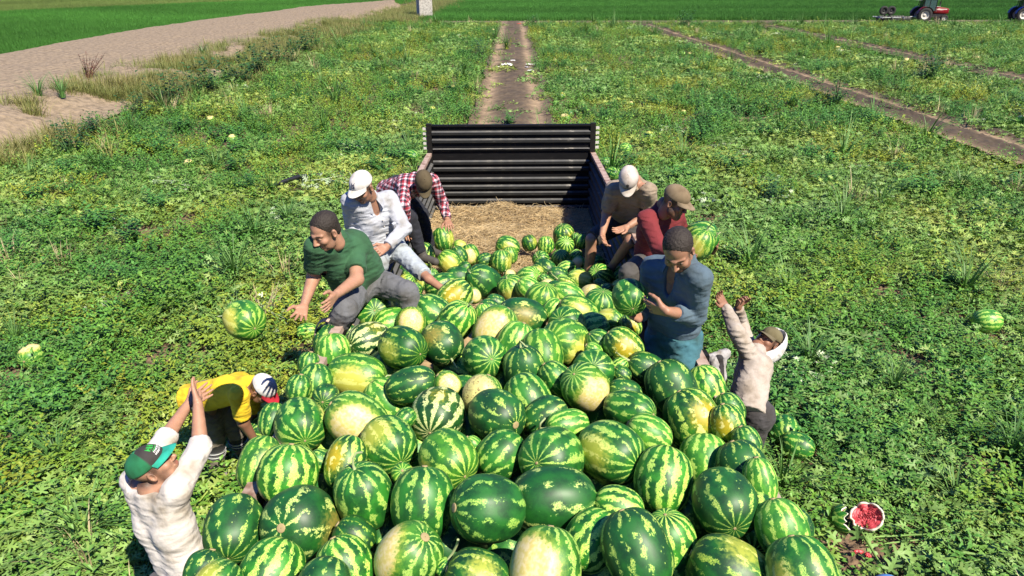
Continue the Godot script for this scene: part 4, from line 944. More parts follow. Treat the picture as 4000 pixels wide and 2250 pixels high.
	melon("cream watermelon in the right strip, right one of a pair", Vector3(18.026, 0.077, -40.031), 0.128, 1.10, Vector3(-0.99, 0.02, -0.14), Vector3(-0.18, 0.9, 0.4), "pale_c", 0, "watermelons lying in the field", true)
	clear_spots.append([18.03, -39.53, 0.30])
	melon("yellow watermelon at the near side of the right dirt track", Vector3(10.36, 0.072, -30.465), 0.120, 1.20, Vector3(-1, -0.11, 0.03), Vector3(-0.01, 0.9, 0.4), "pale_y", 0, "watermelons lying in the field", true)
	clear_spots.append([10.36, -29.97, 0.30])
	melon("pale watermelon beyond the right dirt track", Vector3(14.086, 0.072, -43.763), 0.120, 1.10, Vector3(-0.97, 0.08, -0.22), Vector3(-0.06, 0.9, 0.4), "pale_c", 0, "watermelons lying in the field", true)
	clear_spots.append([14.09, -43.26, 0.30])
	melon("cream watermelon beyond the second right track", Vector3(23.212, 0.082, -36.324), 0.136, 1.20, Vector3(0.99, 0.01, 0.12), Vector3(-0.18, 0.9, 0.4), "pale_c", 0, "watermelons lying in the field", true)
	clear_spots.append([23.21, -35.82, 0.30])
	melon("small yellow watermelon in the far right strip", Vector3(18.842, 0.077, -44.732), 0.128, 1.10, Vector3(-0.06, -0.03, -1), Vector3(-0.07, 0.9, 0.4), "pale_c", 0, "watermelons lying in the field", true)
	clear_spots.append([18.84, -44.23, 0.30])
	melon("cream watermelon near the start of the right dirt track", Vector3(13.986, 0.086, -57.652), 0.144, 1.10, Vector3(0.84, -0.03, -0.54), Vector3(-0.09, 0.9, 0.4), "pale_c", 0, "watermelons lying in the field", true)
	clear_spots.append([13.99, -57.15, 0.30])
	melon("pale watermelon at the right edge of the picture above the track", Vector3(14.659, 0.127, -20.204), 0.150, 1.10, Vector3(-0.58, -0.01, 0.82), Vector3(-0.24, 0.9, 0.4), "pale_c", 0, "watermelons lying in the field")
	clear_spots.append([14.66, -19.98, 0.27])
	melon("pale green watermelon left of the right dirt track", Vector3(9.041, 0.077, -38.603), 0.128, 1.20, Vector3(-0.96, 0.13, -0.29), Vector3(0, -1, 0.2), "pale", 0, "watermelons lying in the field", true)
	clear_spots.append([9.04, -38.10, 0.30])
	melon("cream watermelon close to the pale green one left of the right track", Vector3(9.365, 0.072, -38.454), 0.120, 1.10, Vector3(-0.92, 0.07, -0.38), Vector3(0.27, 0.9, 0.4), "pale_c", 0, "watermelons lying in the field", true)
	clear_spots.append([9.36, -37.95, 0.30])
	broken_melon()

# a half of a burst melon: rind shell, white inner rim and torn red flesh
func broken_melon():
	var o := thing("broken_watermelon", "burst watermelon on the ground showing red flesh, right of the trailer", "watermelon", Vector3(2.634, 0.13, -4.155))
	clear_spots.append([2.63, -3.90, 0.5])
	var n := fnl(77, 9.0, 3)
	for s in 2:
		var half := Node3D.new()
		half.name = "half"
		o.add_child(half, true)
		half.position = Vector3(-0.06, 0.05, 0.03) if s == 0 else Vector3(0.1, 0.05, 0.0)
		# axis: local +Y is the open side
		var up := Vector3(0.93, 0.12, 0.12).normalized() if s == 0 else Vector3(-0.5, 0.55, 0.68).normalized()
		half.basis = Basis(Quaternion(Vector3.UP, up))
		var shell: Array = []
		var R := 0.128
		var st := grid_mesh(40, 14, func(u, w):
			var th: float = TAU * u
			var ph: float = PI - (PI * 0.5 + -0.25 + 0.5 * n.get_noise_2d(cos(th) * 0.12, sin(th) * 0.12)) * (1.0 - w) * 1.0
			return Vector3(sin(ph) * cos(th), cos(ph) * 1.12, sin(ph) * sin(th) * 0.88) * R)
		var rm: StandardMaterial3D = flat_mat(lin(0.03, 0.12, 0.03), 0.4)
		rm.albedo_color = Color.WHITE
		rm.albedo_texture = rind.mid.albedo_texture
		rm.uv1_triplanar = true
		rm.uv1_scale = Vector3(2.2, 2.2, 2.2)
		part("rind", st, rm, half)
		var lip := func(th: float) -> float: return PI - (PI * 0.5 - 0.25 + 0.5 * n.get_noise_2d(cos(th) * 0.12, sin(th) * 0.12))
		var inside := func(th: float, q: float) -> Vector3:
			var ph: float = lip.call(th)
			return Vector3(sin(ph) * cos(th) * q, cos(ph) * 1.12, sin(ph) * sin(th) * 0.88 * q) * R
		part("white_rim", grid_mesh(48, 4, func(u, w):
			var p: Vector3 = inside.call(TAU * u, lerp(1.0, 0.83, w))
			return p + Vector3.UP * (0.012 * sin(w * PI) - 0.004 * w)), flat_mat(lin(0.62, 0.60, 0.48), 0.5), half)
		part("flesh", grid_mesh(40, 26, func(u, w):
			var th: float = TAU * u
			var p: Vector3 = inside.call(th, 0.86 * w)
			var e: float = inside.call(th, 1.0).y
			return Vector3(p.x, lerp(-0.055, e, w * w) + 0.022 * n.get_noise_2d(p.x * 55.0, p.z * 55.0) * (1.0 - w * w), p.z)), flat_mat(lin(0.50, 0.06, 0.075), 0.5), half)
	for k in 2:
		var c := thing("melon_scrap", ["scrap of red melon flesh below the burst watermelon", "smaller red melon crumb on the soil right of the first scrap"][k], "melon scrap", Vector3(2.614 + 0.06 * k, 0.02, -3.955 + 0.03 * k))
		part("flesh", melon_shape(300 + k, 0.35), flat_mat(lin(0.55, 0.06, 0.07), 0.3), c, Transform3D(Basis(Vector3.UP, k * 1.1) * Basis.from_scale(Vector3(0.034 - 0.008 * k, 0.012, 0.018 + 0.003 * k)), Vector3.ZERO))

# ---------------------------------------------------------------- people
# A distance field on a grid: bones are tapered capsules joined with a smooth minimum, then meshed as surface nets.
class Field:
	var o: Vector3
	var c: float
	var nx: int
	var ny: int
	var nz: int
	var f := PackedFloat32Array()

	func _init(lo: Vector3, hi: Vector3, cell: float):
		o = lo
		c = cell
		nx = int((hi.x - lo.x) / cell) + 2
		ny = int((hi.y - lo.y) / cell) + 2
		nz = int((hi.z - lo.z) / cell) + 2
		f.resize(nx * ny * nz)
		f.fill(1.0)

	func span(lo: Vector3, hi: Vector3) -> Array:
		var a := (lo - o) / c
		var b := (hi - o) / c
		return [clampi(int(a.x), 0, nx - 1), clampi(int(b.x) + 1, 0, nx - 1), clampi(int(a.y), 0, ny - 1), clampi(int(b.y) + 1, 0, ny - 1), clampi(int(a.z), 0, nz - 1), clampi(int(b.z) + 1, 0, nz - 1)]

	func bone(a: Vector3, b: Vector3, ra: float, rb: float, k := 0.02):
		var m := maxf(ra, rb) + maxf(k, c * 2.5)
		var e := Vector3(m, m, m)
		var s := span(a.min(b) - e, a.max(b) + e)
		var ab := b - a
		var l2 := maxf(ab.length_squared(), 1e-9)
		var dr := rb - ra
		for z in range(s[4], s[5] + 1):
			for y in range(s[2], s[3] + 1):
				var i: int = (z * ny + y) * nx
				for x in range(s[0], s[1] + 1):
					var p := o + Vector3(x, y, z) * c - a
					var t := clampf(p.dot(ab) / l2, 0.0, 1.0)
					var d := (p - ab * t).length() - ra - dr * t
					var g := f[i + x]
					var h := k - absf(d - g)
					f[i + x] = minf(d, g) - (h * h * 0.25 / k if h > 0.0 else 0.0)

	func ball(q: Vector3, basis: Basis, r: Vector3, k := 0.01, carve := false):
		var m := maxf(r.x, maxf(r.y, r.z)) + maxf(k, c * 2.5)
		var s := span(q - Vector3.ONE * m, q + Vector3.ONE * m)
		var inv := basis.transposed()
		for z in range(s[4], s[5] + 1):
			for y in range(s[2], s[3] + 1):
				var i: int = (z * ny + y) * nx
				for x in range(s[0], s[1] + 1):
					var p := inv * (o + Vector3(x, y, z) * c - q)
					var u := p / r
					var k0 := u.length()
					var k1 := (u / r).length()
					var d := k0 * (k0 - 1.0) / maxf(k1, 1e-6)
					var g := f[i + x]
					if carve:
						d = -d
						var h := k - absf(d - g)
						f[i + x] = maxf(d, g) + (h * h * 0.25 / k if h > 0.0 else 0.0)
					else:
						var h := k - absf(d - g)
						f[i + x] = minf(d, g) - (h * h * 0.25 / k if h > 0.0 else 0.0)

	# cuts away what lies beyond the plane through q, within reach of it
	func cut(q: Vector3, n: Vector3, reach: float):
		var s := span(q - Vector3.ONE * reach, q + Vector3.ONE * reach)
		for z in range(s[4], s[5] + 1):
			for y in range(s[2], s[3] + 1):
				var i: int = (z * ny + y) * nx
				for x in range(s[0], s[1] + 1):
					var p := o + Vector3(x, y, z) * c - q
					if p.length_squared() < reach * reach: f[i + x] = maxf(f[i + x], p.dot(n))

	func folds(n: FastNoiseLite, amp: float, stretch: Vector3):
		var i := 0
		for z in nz:
			for y in ny:
				for x in nx:
					if absf(f[i]) < 0.03:
						var p := Vector3(x, y, z) * c * stretch
						var a := n.get_noise_3dv(p)
						f[i] -= amp * maxf(0.0, 1.0 - 2.4 * absf(a))
					i += 1

	# appends the surface to V (points), N (normals), I (triangles)
	func mesh(V: PackedVector3Array, N: PackedVector3Array, I: PackedInt32Array):
		var id := {}
		var sx := 1
		var sy := nx
		var sz := nx * ny
		var lim := c * 3.2
		for z in nz - 1:
			for y in ny - 1:
				var i0 := (z * ny + y) * nx
				for x in nx - 1:
					var i := i0 + x
					var v0 := f[i]
					if v0 > lim or v0 < -lim: continue
					var v1 := f[i + 1]
					var v2 := f[i + sy]
					var v3 := f[i + sy + 1]
					var v4 := f[i + sz]
					var v5 := f[i + sz + 1]
					var v6 := f[i + sz + sy]
					var v7 := f[i + sz + sy + 1]
					var neg := int(v0 < 0) + int(v1 < 0) + int(v2 < 0) + int(v3 < 0) + int(v4 < 0) + int(v5 < 0) + int(v6 < 0) + int(v7 < 0)
					if neg == 0 or neg == 8: continue
					var p := Vector3.ZERO
					var n := 0
					if (v0 < 0) != (v1 < 0): p += Vector3(v0 / (v0 - v1), 0, 0); n += 1
					if (v2 < 0) != (v3 < 0): p += Vector3(v2 / (v2 - v3), 1, 0); n += 1
					if (v4 < 0) != (v5 < 0): p += Vector3(v4 / (v4 - v5), 0, 1); n += 1
					if (v6 < 0) != (v7 < 0): p += Vector3(v6 / (v6 - v7), 1, 1); n += 1
					if (v0 < 0) != (v2 < 0): p += Vector3(0, v0 / (v0 - v2), 0); n += 1
					if (v1 < 0) != (v3 < 0): p += Vector3(1, v1 / (v1 - v3), 0); n += 1
					if (v4 < 0) != (v6 < 0): p += Vector3(0, v4 / (v4 - v6), 1); n += 1
					if (v5 < 0) != (v7 < 0): p += Vector3(1, v5 / (v5 - v7), 1); n += 1
					if (v0 < 0) != (v4 < 0): p += Vector3(0, 0, v0 / (v0 - v4)); n += 1
					if (v1 < 0) != (v5 < 0): p += Vector3(1, 0, v1 / (v1 - v5)); n += 1
					if (v2 < 0) != (v6 < 0): p += Vector3(0, 1, v2 / (v2 - v6)); n += 1
					if (v3 < 0) != (v7 < 0): p += Vector3(1, 1, v3 / (v3 - v7)); n += 1
					id[i] = V.size()
					V.append(o + (Vector3(x, y, z) + p / n) * c)
					N.append(Vector3(v1 + v3 + v5 + v7 - v0 - v2 - v4 - v6, v2 + v3 + v6 + v7 - v0 - v1 - v4 - v5, v4 + v5 + v6 + v7 - v0 - v1 - v2 - v3).normalized())
		for i in id:
			var a := f[i] < 0
			if (f[i + 1] < 0) != a and id.has(i - sy) and id.has(i - sz) and id.has(i - sy - sz): face(I, id[i], id[i - sy], id[i - sy - sz], id[i - sz], a)
			if (f[i + sy] < 0) != a and id.has(i - sz) and id.has(i - sx) and id.has(i - sx - sz): face(I, id[i], id[i - sz], id[i - sx - sz], id[i - sx], a)
			if (f[i + sz] < 0) != a and id.has(i - sx) and id.has(i - sy) and id.has(i - sx - sy): face(I, id[i], id[i - sx], id[i - sx - sy], id[i - sy], a)

	func face(I: PackedInt32Array, a: int, b: int, d: int, e: int, flip: bool):
		if flip: I.append_array([a, d, b, a, e, d])
		else: I.append_array([a, b, d, a, d, e])

func built(V: PackedVector3Array, N: PackedVector3Array, I: PackedInt32Array, C := PackedColorArray()) -> ArrayMesh:
	var arr := []
	arr.resize(Mesh.ARRAY_MAX)
	arr[Mesh.ARRAY_VERTEX] = V
	arr[Mesh.ARRAY_NORMAL] = N
	if C.size(): arr[Mesh.ARRAY_COLOR] = C
	arr[Mesh.ARRAY_INDEX] = I
	var am := ArrayMesh.new()
	am.add_surface_from_arrays(Mesh.PRIMITIVE_TRIANGLES, arr)
	return am

func one_mesh(fd: Field) -> ArrayMesh:
	var V := PackedVector3Array()
	var N := PackedVector3Array()
	var I := PackedInt32Array()
	fd.mesh(V, N, I)
	return built(V, N, I)

func bounds(pts: Array, pad: float) -> Array:
	var lo: Vector3 = pts[0]
	var hi: Vector3 = pts[0]
	for p in pts:
		lo = lo.min(p)
		hi = hi.max(p)
	return [lo - Vector3.ONE * pad, hi + Vector3.ONE * pad]

func cloth_mat(c: Color, dirt := 1.0, rough := 0.9) -> StandardMaterial3D:
	var m := flat_mat(c, rough)
	m.albedo_texture = mottle
	tri(m, 1.6, false)
	m.normal_enabled = true
	m.normal_texture = cloth_normal
	m.normal_scale = 0.7
	m.rim_enabled = true
	m.rim = 0.15
	return m

func plaid_mat() -> StandardMaterial3D:
	var im := Image.create(96, 96, false, Image.FORMAT_RGB8)
	for y in 96:
		for x in 96:
			var a := (x / 16) % 3
			var b := (y / 16) % 3
			var c := Color(0.86, 0.80, 0.82)
			var d := Color(0.08, 0.07, 0.13)
			var r := Color(0.55, 0.07, 0.14)
			var ca: Color = [c, d, r][a]
			var cb: Color = [c, d, r][b]
			im.set_pixel(x, y, ca.lerp(cb, 0.5) if (a != b) else ca)
	var m := flat_mat(Color.WHITE, 0.9)
	m.albedo_texture = ImageTexture.create_from_image(im)
	tri(m, 8.5, false)
	m.uv1_triplanar_sharpness = 6.0
	return m

# P: joints in the world; S: how he looks. Everything is laid out round the pelvis, which is the node's place.
func person(label: String, P: Dictionary, S: Dictionary) -> Node3D:
	var base: Vector3 = P.pelvis
	var o := thing("person", label, "person", base, "men loading watermelons")
	var J := {}
	for k in P: if P[k] is Vector3: J[k] = P[k] - base
	var facing: float = S.get("facing", 1.0)
	var u: Vector3 = (J.neck - J.pelvis).normalized()
	var r: Vector3 = J.shR - J.shL
	r = (r - u * r.dot(u)).normalized()
	var fr: Vector3 = r.cross(u) * facing
	var big: float = S.get("girth", 1.0)
	var hb := head_basis(S.look, S.get("roll", 0.0))
	var head: Vector3 = J.head
	# --- the body: one skin surface, coarse where clothes lie over it, head and hands on finer grids of their own
	var V := PackedVector3Array()
	var N := PackedVector3Array()
	var I := PackedInt32Array()
	var pts: Array = J.values()
	var bb := bounds(pts, 0.17)
	var body := Field.new(bb[0], bb[1], 0.016)
	torso(body, J, u, r, fr, -0.006, big, 0.0)
	for s in ["L", "R"]:
		body.bone(J["sh" + s], J["el" + s], 0.056, 0.045)
		body.bone(J["el" + s], J["wr" + s].lerp(J["el" + s], 0.1), 0.047, 0.030)
		body.bone(J["hip" + s], J["kn" + s], 0.082, 0.056, 0.04)
		body.bone(J["kn" + s], J["an" + s], 0.055, 0.036)
		var calf: Vector3 = J["kn" + s].lerp(J["an" + s], 0.3) + back_of(J, s) * 0.018
		body.bone(calf, calf.lerp(J["an" + s], 0.35), 0.045, 0.04)
		body.bone(J["an" + s], J["toe" + s], 0.036, 0.028)
	body.bone(J.neck - u * 0.05, head - hb.y * 0.07 - hb.z * 0.03, 0.05, 0.054)
	body.mesh(V, N, I)
	head_field(head, hb, S).mesh(V, N, I)
	for s in ["L", "R"]:
		var f: Vector3 = (J["hn" + s] - J["wr" + s]).normalized()
		var pn: Vector3 = S["palm" + s]
		pn = (pn - f * pn.dot(f)).normalized()
		var right: bool = (s == "L") == (facing > 0)
		var th := f.cross(pn) if right else pn.cross(f)
		hand(J["wr" + s], f, pn, th, S["curl" + s], (J["wr" + s] - J["el" + s]).normalized()).mesh(V, N, I)
	var skin: Color = S.skin
	var C := PackedColorArray()
	C.resize(V.size())
	var inv := hb.transposed()
	var marks := face_marks(S)
	var sn := fnl(55, 14.0, 3)
	for i in V.size():
		var p: Vector3 = inv * (V[i] - head)
		var k := 1.0 + 0.16 * sn.get_noise_3dv(V[i])
		var c := skin * k
		if p.length() < 0.17:
			for mk in marks:
				var q: Vector3 = (p - mk[0]) / mk[1]
				var a: float = clampf((1.0 - q.length()) * mk[3], 0.0, 1.0)
				if a > 0: c = c.lerp(mk[2], a * mk[4])
		C[i] = c
	var sk := vert_mat(0.55)
	sk.subsurf_scatter_enabled = true
	sk.subsurf_scatter_strength = 0.04
	part("body", built(V, N, I, C), sk, o)
	# --- clothes: shells over the same bones, cut at cuffs and hems
	var fold := fnl(60 + int(base.x * 40.0) + int(base.z * 10.0), 11.0, 2)
	var sl: float = S.sleeve            # 0..1 along the upper arm, 1..2 along the forearm
	var tb := bounds([J.pelvis, J.neck, J.shL, J.shR, J.elL, J.elR, J.wrL, J.wrR, J.pelvis - u * 0.2], 0.17)
	var sf := Field.new(tb[0], tb[1], 0.0125)
	torso(sf, J, u, r, fr, 0.013, big, S.get("hem", 0.06))
	for s in ["L", "R"]:
		var e: float = S.get("sleeve" + s, sl)
		var mid: Vector3 = J["sh" + s].lerp(J["el" + s], minf(e, 1.0))
		sf.bone(J["sh" + s], mid, 0.070, 0.066 if e < 1.0 else 0.058, 0.014)
		if e > 1.0: sf.bone(J["el" + s], J["el" + s].lerp(J["wr" + s], minf(e, 1.94) - 1.0), 0.059, lerp(0.054, 0.041, e - 1.0), 0.012)
	sf.folds(fold, S.get("fold", 0.008), Vector3(0.38, 1.7, 0.38))
	for s in ["L", "R"]:
		var e: float = S.get("sleeve" + s, sl)
		var a: Vector3 = J["sh" + s] if e <= 1.0 else J["el" + s]
		var b: Vector3 = J["el" + s] if e <= 1.0 else J["wr" + s]
		sf.cut(a.lerp(b, minf(e if e <= 1.0 else e - 1.0, 0.93)), (b - a).normalized(), 0.085)
	sf.cut(J.pelvis - u * S.get("hem", 0.06), -u, 0.4)
	sf.cut(J.neck + u * 0.07, u, 0.12)
	if S.has("vneck"):
		sf.ball(J.neck + fr * 0.085 - u * 0.02, Basis(r, u, fr), Vector3(0.035, S.vneck, 0.08), 0.008, true)
	var shirt := part(S.get("shirt_name", "shirt"), one_mesh(sf), S.shirt, o)
	if S.get("collar", false): collar(J, u, r, fr, S.shirt, shirt)
	if S.has("buttons"):
		var bm := flat_mat(lin(0.5, 0.48, 0.42), 0.4)
		for k in 4: part("button", sphere_mesh(0.006), bm, shirt, Transform3D(Basis.IDENTITY, surface_at(sf, J.neck - u * (0.13 + 0.075 * k) + r * 0.005, fr) + fr * 0.001))
	if S.has("pocket"):
		var q: Vector3 = surface_at(sf, J.neck - u * 0.19 + r * 0.085 * S.pocket, fr)
		var st := st_new()
		add_box(st, Vector3(-0.04, -0.05, -0.03), Vector3(0.04, 0.045, -0.004), Transform3D(Basis(r, u, fr), q))
		part("pocket", done(st), S.shirt, shirt)
	# trousers
	var lg: float = S.get("legs", 1.9)   # 1..2 along the shin
	var lb := bounds([J.pelvis + u * 0.08, J.hipL, J.hipR, J.knL, J.knR, J.anL, J.anR], 0.16)
	var tf := Field.new(lb[0], lb[1], 0.0135)
	tf.bone(J.hipL + u * 0.01, J.hipR + u * 0.01, 0.118 * big, 0.118 * big, 0.03)
	tf.bone(J.pelvis, J.pelvis + u * 0.075, 0.125 * big, 0.12 * big, 0.03)
	for s in ["L", "R"]:
		tf.bone(J["hip" + s], J["kn" + s], 0.107 * big, 0.076, 0.05)
		if lg > 1.0: tf.bone(J["kn" + s], J["kn" + s].lerp(J["an" + s], lg - 1.0), 0.075, lerp(0.07, 0.056, lg - 1.0), 0.02)
	tf.folds(fold, 0.008, Vector3(0.7, 1.2, 0.7))
	for s in ["L", "R"]:
		var a: Vector3 = J["kn" + s] if lg > 1.0 else J["hip" + s]
		var b: Vector3 = J["an" + s] if lg > 1.0 else J["kn" + s]
		tf.cut(a.lerp(b, lg - 1.0 if lg > 1.0 else lg), (b - a).normalized(), 0.1)
	tf.cut(J.pelvis + u * 0.075, u, 0.2)
	var trousers := part("shorts" if lg <= 1.1 else "trousers", one_mesh(tf), S.trousers, o)
	if S.has("knee_pads"):
		for s in ["L", "R"]:
			for q in [[0.12, 0.52, S.knee_pads, 0.004], [0.30, 0.34, S.tape, 0.007], [0.40, 0.44, S.tape, 0.007]]:
				var a: Vector3 = J["kn" + s].lerp(J["an" + s], q[0])
				var b: Vector3 = J["kn" + s].lerp(J["an" + s], q[1])
				part("knee_pad" if q[3] < 0.005 else "reflective_tape", tube_mesh([a, b], [0.072 + q[3] * 2.0, 0.068 + q[3] * 2.0], 20), q[2], trousers)
	# shoes
	if S.has("shoes"):
		for s in ["L", "R"]:
			var a: Vector3 = J["an" + s]
			var t: Vector3 = J["toe" + s]
			var q := bounds([a, t], 0.1)
			var hf := Field.new(q[0], q[1], 0.011)
			var d := (t - a).normalized()
			hf.bone(a + Vector3(0, 0.03, 0), a - d * 0.03 - Vector3(0, 0.025, 0), 0.052, 0.045)
			hf.bone(a - Vector3(0, 0.02, 0), t, 0.048, 0.04)
			part("shoe", one_mesh(hf), S.shoes, o)
	# hair or cap
	if S.has("hair"):
		var q := Field.new(head - Vector3.ONE * 0.16, head + Vector3.ONE * 0.17, 0.006)
		q.ball(head + hb * Vector3(0, 0.044, -0.020), hb, Vector3(0.0785, 0.0815, 0.0945), 0.01)
		q.bone(head + hb * Vector3(-0.03, -0.02, -0.058), head + hb * Vector3(0.03, -0.02, -0.058), 0.036, 0.036, 0.03)
		q.folds(fnl(70, 55.0, 3), 0.003, Vector3.ONE)
		q.cut(head + hb * Vector3(0, 0.068 + S.get("hairline", 0.0), 0.06), hb * Vector3(0, -0.5, 0.86).normalized(), 0.2)
		q.cut(head + hb * Vector3(0, -0.045, -0.03), hb * Vector3(0, -1, 0.3).normalized(), 0.2)
		var hm := flat_mat(S.hair, 0.75)
		hm.normal_enabled = true
		hm.normal_texture = cloth_normal
		tri(hm, 9.0, false)
		hm.normal_scale = 2.0
		part("hair", one_mesh(q), hm, o)
	if S.has("cap"): cap(o, head, hb, S.cap)
	if S.has("extra"): S.extra.call(o, J, u, r, fr, head, hb)
	return o

func back_of(J: Dictionary, s: String) -> Vector3:
	var shin: Vector3 = (J["an" + s] - J["kn" + s]).normalized()
	var foot: Vector3 = (J["toe" + s] - J["an" + s])
	return -(foot - shin * foot.dot(shin)).normalized()

func torso(fd: Field, J: Dictionary, u: Vector3, r: Vector3, fr: Vector3, grow: float, big: float, hem: float):
	var chest: Vector3 = J.pelvis.lerp(J.neck, 0.66)
	var belly: Vector3 = J.pelvis.lerp(J.neck, 0.25)
	for s in [-1.0, 1.0]:
		var hp: Vector3 = J.pelvis - u * hem + r * (0.066 * s * big)
		fd.bone(hp, belly + r * (0.062 * s * big) + fr * 0.012, 0.108 * big + grow, 0.105 * big + grow, 0.04)
		fd.bone(belly + r * (0.062 * s * big) + fr * 0.012, chest + r * (0.072 * s), 0.105 * big + grow, 0.105 * minf(big, 1.03) + grow, 0.04)
		var sh: Vector3 = J["shR"] if s > 0 else J["shL"]
		fd.bone(chest + r * (0.07 * s), sh.lerp(J.neck, 0.35) - u * 0.05, 0.105 * minf(big, 1.03) + grow * 0.8, 0.076 + grow * 0.6, 0.04)
		fd.bone(sh, J.neck - u * 0.02, 0.06 + grow * 0.7, 0.055 + grow * 0.7, 0.04)
	fd.bone(J.neck - u * 0.06, J.neck + u * 0.08, 0.075 + grow * 0.6, 0.058 + grow * 0.5, 0.03)

func surface_at(fd: Field, p: Vector3, dir: Vector3) -> Vector3:
	var q := p + dir * 0.22
	for k in 110:
		var a := (q - fd.o) / fd.c
		var i := int(a.x)
		var j := int(a.y)
		var l := int(a.z)
		if i >= 0 and j >= 0 and l >= 0 and i < fd.nx and j < fd.ny and l < fd.nz:
			if fd.f[(l * fd.ny + j) * fd.nx + i] < 0.0: return q
		q -= dir * 0.003
	return p + dir * 0.1

func sphere_mesh(rad: float) -> SphereMesh:
	var s := SphereMesh.new()
	s.radius = rad
	s.height = rad * 2.0
	s.radial_segments = 12
	s.rings = 6
	return s

func collar(J: Dictionary, u: Vector3, r: Vector3, fr: Vector3, m: Material, shirt: Node):
	# a fold-down band round the neck, open at the throat
	var mesh := grid_mesh(26, 4, func(a, w):
		var th: float = lerp(0.42, TAU - 0.42, a)
		var rad: float = 0.066 + 0.034 * sin(w * PI * 0.5) * 0.9
		var dirv: Vector3 = fr * cos(th) + r * sin(th)
		var drop: float = 0.055 - 0.05 * w - 0.035 * max(0.0, cos(th)) * (0.4 + w)
		return J.neck + dirv * (rad + 0.012 * max(0.0, cos(th)) * w) + u * drop + fr * 0.008)
	part("collar", mesh, m, shirt)

func head_basis(look: Vector3, roll: float) -> Basis:
	var z := look.normalized()
	var x := Vector3.UP.cross(z).normalized()
	var y := z.cross(x)
	return Basis(x, y, z) * Basis(Vector3.BACK, roll)

func head_field(q: Vector3, b: Basis, S: Dictionary) -> Field:
	var h := Field.new(q - Vector3.ONE * 0.16, q + Vector3.ONE * 0.16, 0.0052)
	var P := func(x, y, z): return q + b * Vector3(x, y, z)
	h.ball(P.call(0, 0.035, -0.012), b, Vector3(0.0745, 0.083, 0.095), 0.01)
	h.ball(P.call(0, -0.03, 0.026), b, Vector3(0.060, 0.084, 0.062), 0.025)
	h.bone(P.call(-0.034, -0.076, 0.026), P.call(0.034, -0.076, 0.026), 0.029, 0.029, 0.025)
	h.ball(P.call(0, -0.096, 0.060), b, Vector3(0.024, 0.02, 0.02), 0.02)
	for s in [-1, 1]:
		h.ball(P.call(0.040 * s, -0.024, 0.062), b, Vector3(0.022, 0.02, 0.022), 0.02)
		h.bone(P.call(0.008 * s, 0.02, 0.087), P.call(0.046 * s, 0.022, 0.066), 0.011, 0.009, 0.012)
		h.ball(P.call(0.031 * s, 0.003, 0.090), b, Vector3(0.018, 0.011, 0.013), 0.008, true)
		h.ball(P.call(0.031 * s, 0.003, 0.074), b, Vector3(0.0128, 0.0115, 0.0125), 0.003)
		h.ball(P.call(0.077 * s, -0.008, -0.008), b, Vector3(0.011, 0.031, 0.019), 0.006)
		h.ball(P.call(0.084 * s, -0.006, -0.004), b, Vector3(0.006, 0.018, 0.010), 0.004, true)
		h.ball(P.call(0.012 * s, -0.036, 0.094), b, Vector3(0.010, 0.008, 0.010), 0.006)
	h.bone(P.call(0, 0.014, 0.088), P.call(0, -0.03, 0.108), 0.008, 0.012, 0.01)
	h.bone(P.call(-0.02, -0.061, 0.080), P.call(0.02, -0.061, 0.080), 0.0075, 0.0075, 0.006)
	h.bone(P.call(-0.016, -0.072, 0.079), P.call(0.016, -0.072, 0.079), 0.008, 0.008, 0.006)
	h.bone(P.call(-0.02, -0.0665, 0.0895), P.call(0.02, -0.0665, 0.0895), 0.0015, 0.0015, 0.002)
	if S.get("beard", 0.0) > 0.5:
		h.bone(P.call(-0.05, -0.06, 0.02), P.call(0, -0.102, 0.058), 0.03, 0.027, 0.02)
		h.bone(P.call(0.05, -0.06, 0.02), P.call(0, -0.102, 0.058), 0.03, 0.027, 0.02)
	h.bone(P.call(0, -0.05, -0.03), P.call(0, -0.13, -0.04), 0.055, 0.054, 0.02)
	return h

# [centre, radii, colour, sharpness, strength] in the head's own axes
func face_marks(S: Dictionary) -> Array:
	var skin: Color = S.skin
	var hairc: Color = S.get("brow", Color(0.018, 0.012, 0.009))
	var m: Array = []
	var stub: float = S.get("beard", 0.35)
	m.append([Vector3(0, -0.085, 0.055), Vector3(0.05, 0.045, 0.06), hairc, 2.0, stub])
	m.append([Vector3(0, -0.052, 0.095), Vector3(0.034, 0.012, 0.03), hairc, 2.0, stub])
	for s in [-1, 1]:
		m.append([Vector3(0.062 * s, -0.055, 0.02), Vector3(0.03, 0.05, 0.045), hairc, 2.0, stub])
		m.append([Vector3(0.068 * s, 0.02, 0.015), Vector3(0.03, 0.05, 0.03), hairc, 2.0, 0.75])
	if S.has("hair"): m.append([Vector3(0, 0.088, -0.022), Vector3(0.088, 0.062, 0.098), hairc, 3.0, 0.8])
	m.append([Vector3(0, 0.0, -0.075), Vector3(0.085, 0.085, 0.07), hairc, 3.0, 0.85])
	m.append([Vector3(0, -0.065, 0.09), Vector3(0.024, 0.012, 0.02), Color(skin.r * 0.85, skin.g * 0.55, skin.b * 0.55), 2.5, 0.75])
	for s in [-1, 1]:
		m.append([Vector3(0.029 * s, 0.0235, 0.085), Vector3(0.024, 0.0065, 0.03), hairc, 3.0, 0.95])
		m.append([Vector3(0.031 * s, 0.003, 0.087), Vector3(0.0125, 0.0065, 0.02), Color(0.45, 0.42, 0.38), 3.0, 0.8])
		m.append([Vector3(0.031 * s, 0.003, 0.088), Vector3(0.0062, 0.0068, 0.02), Color(0.012, 0.009, 0.007), 4.0, 1.0])
	return m

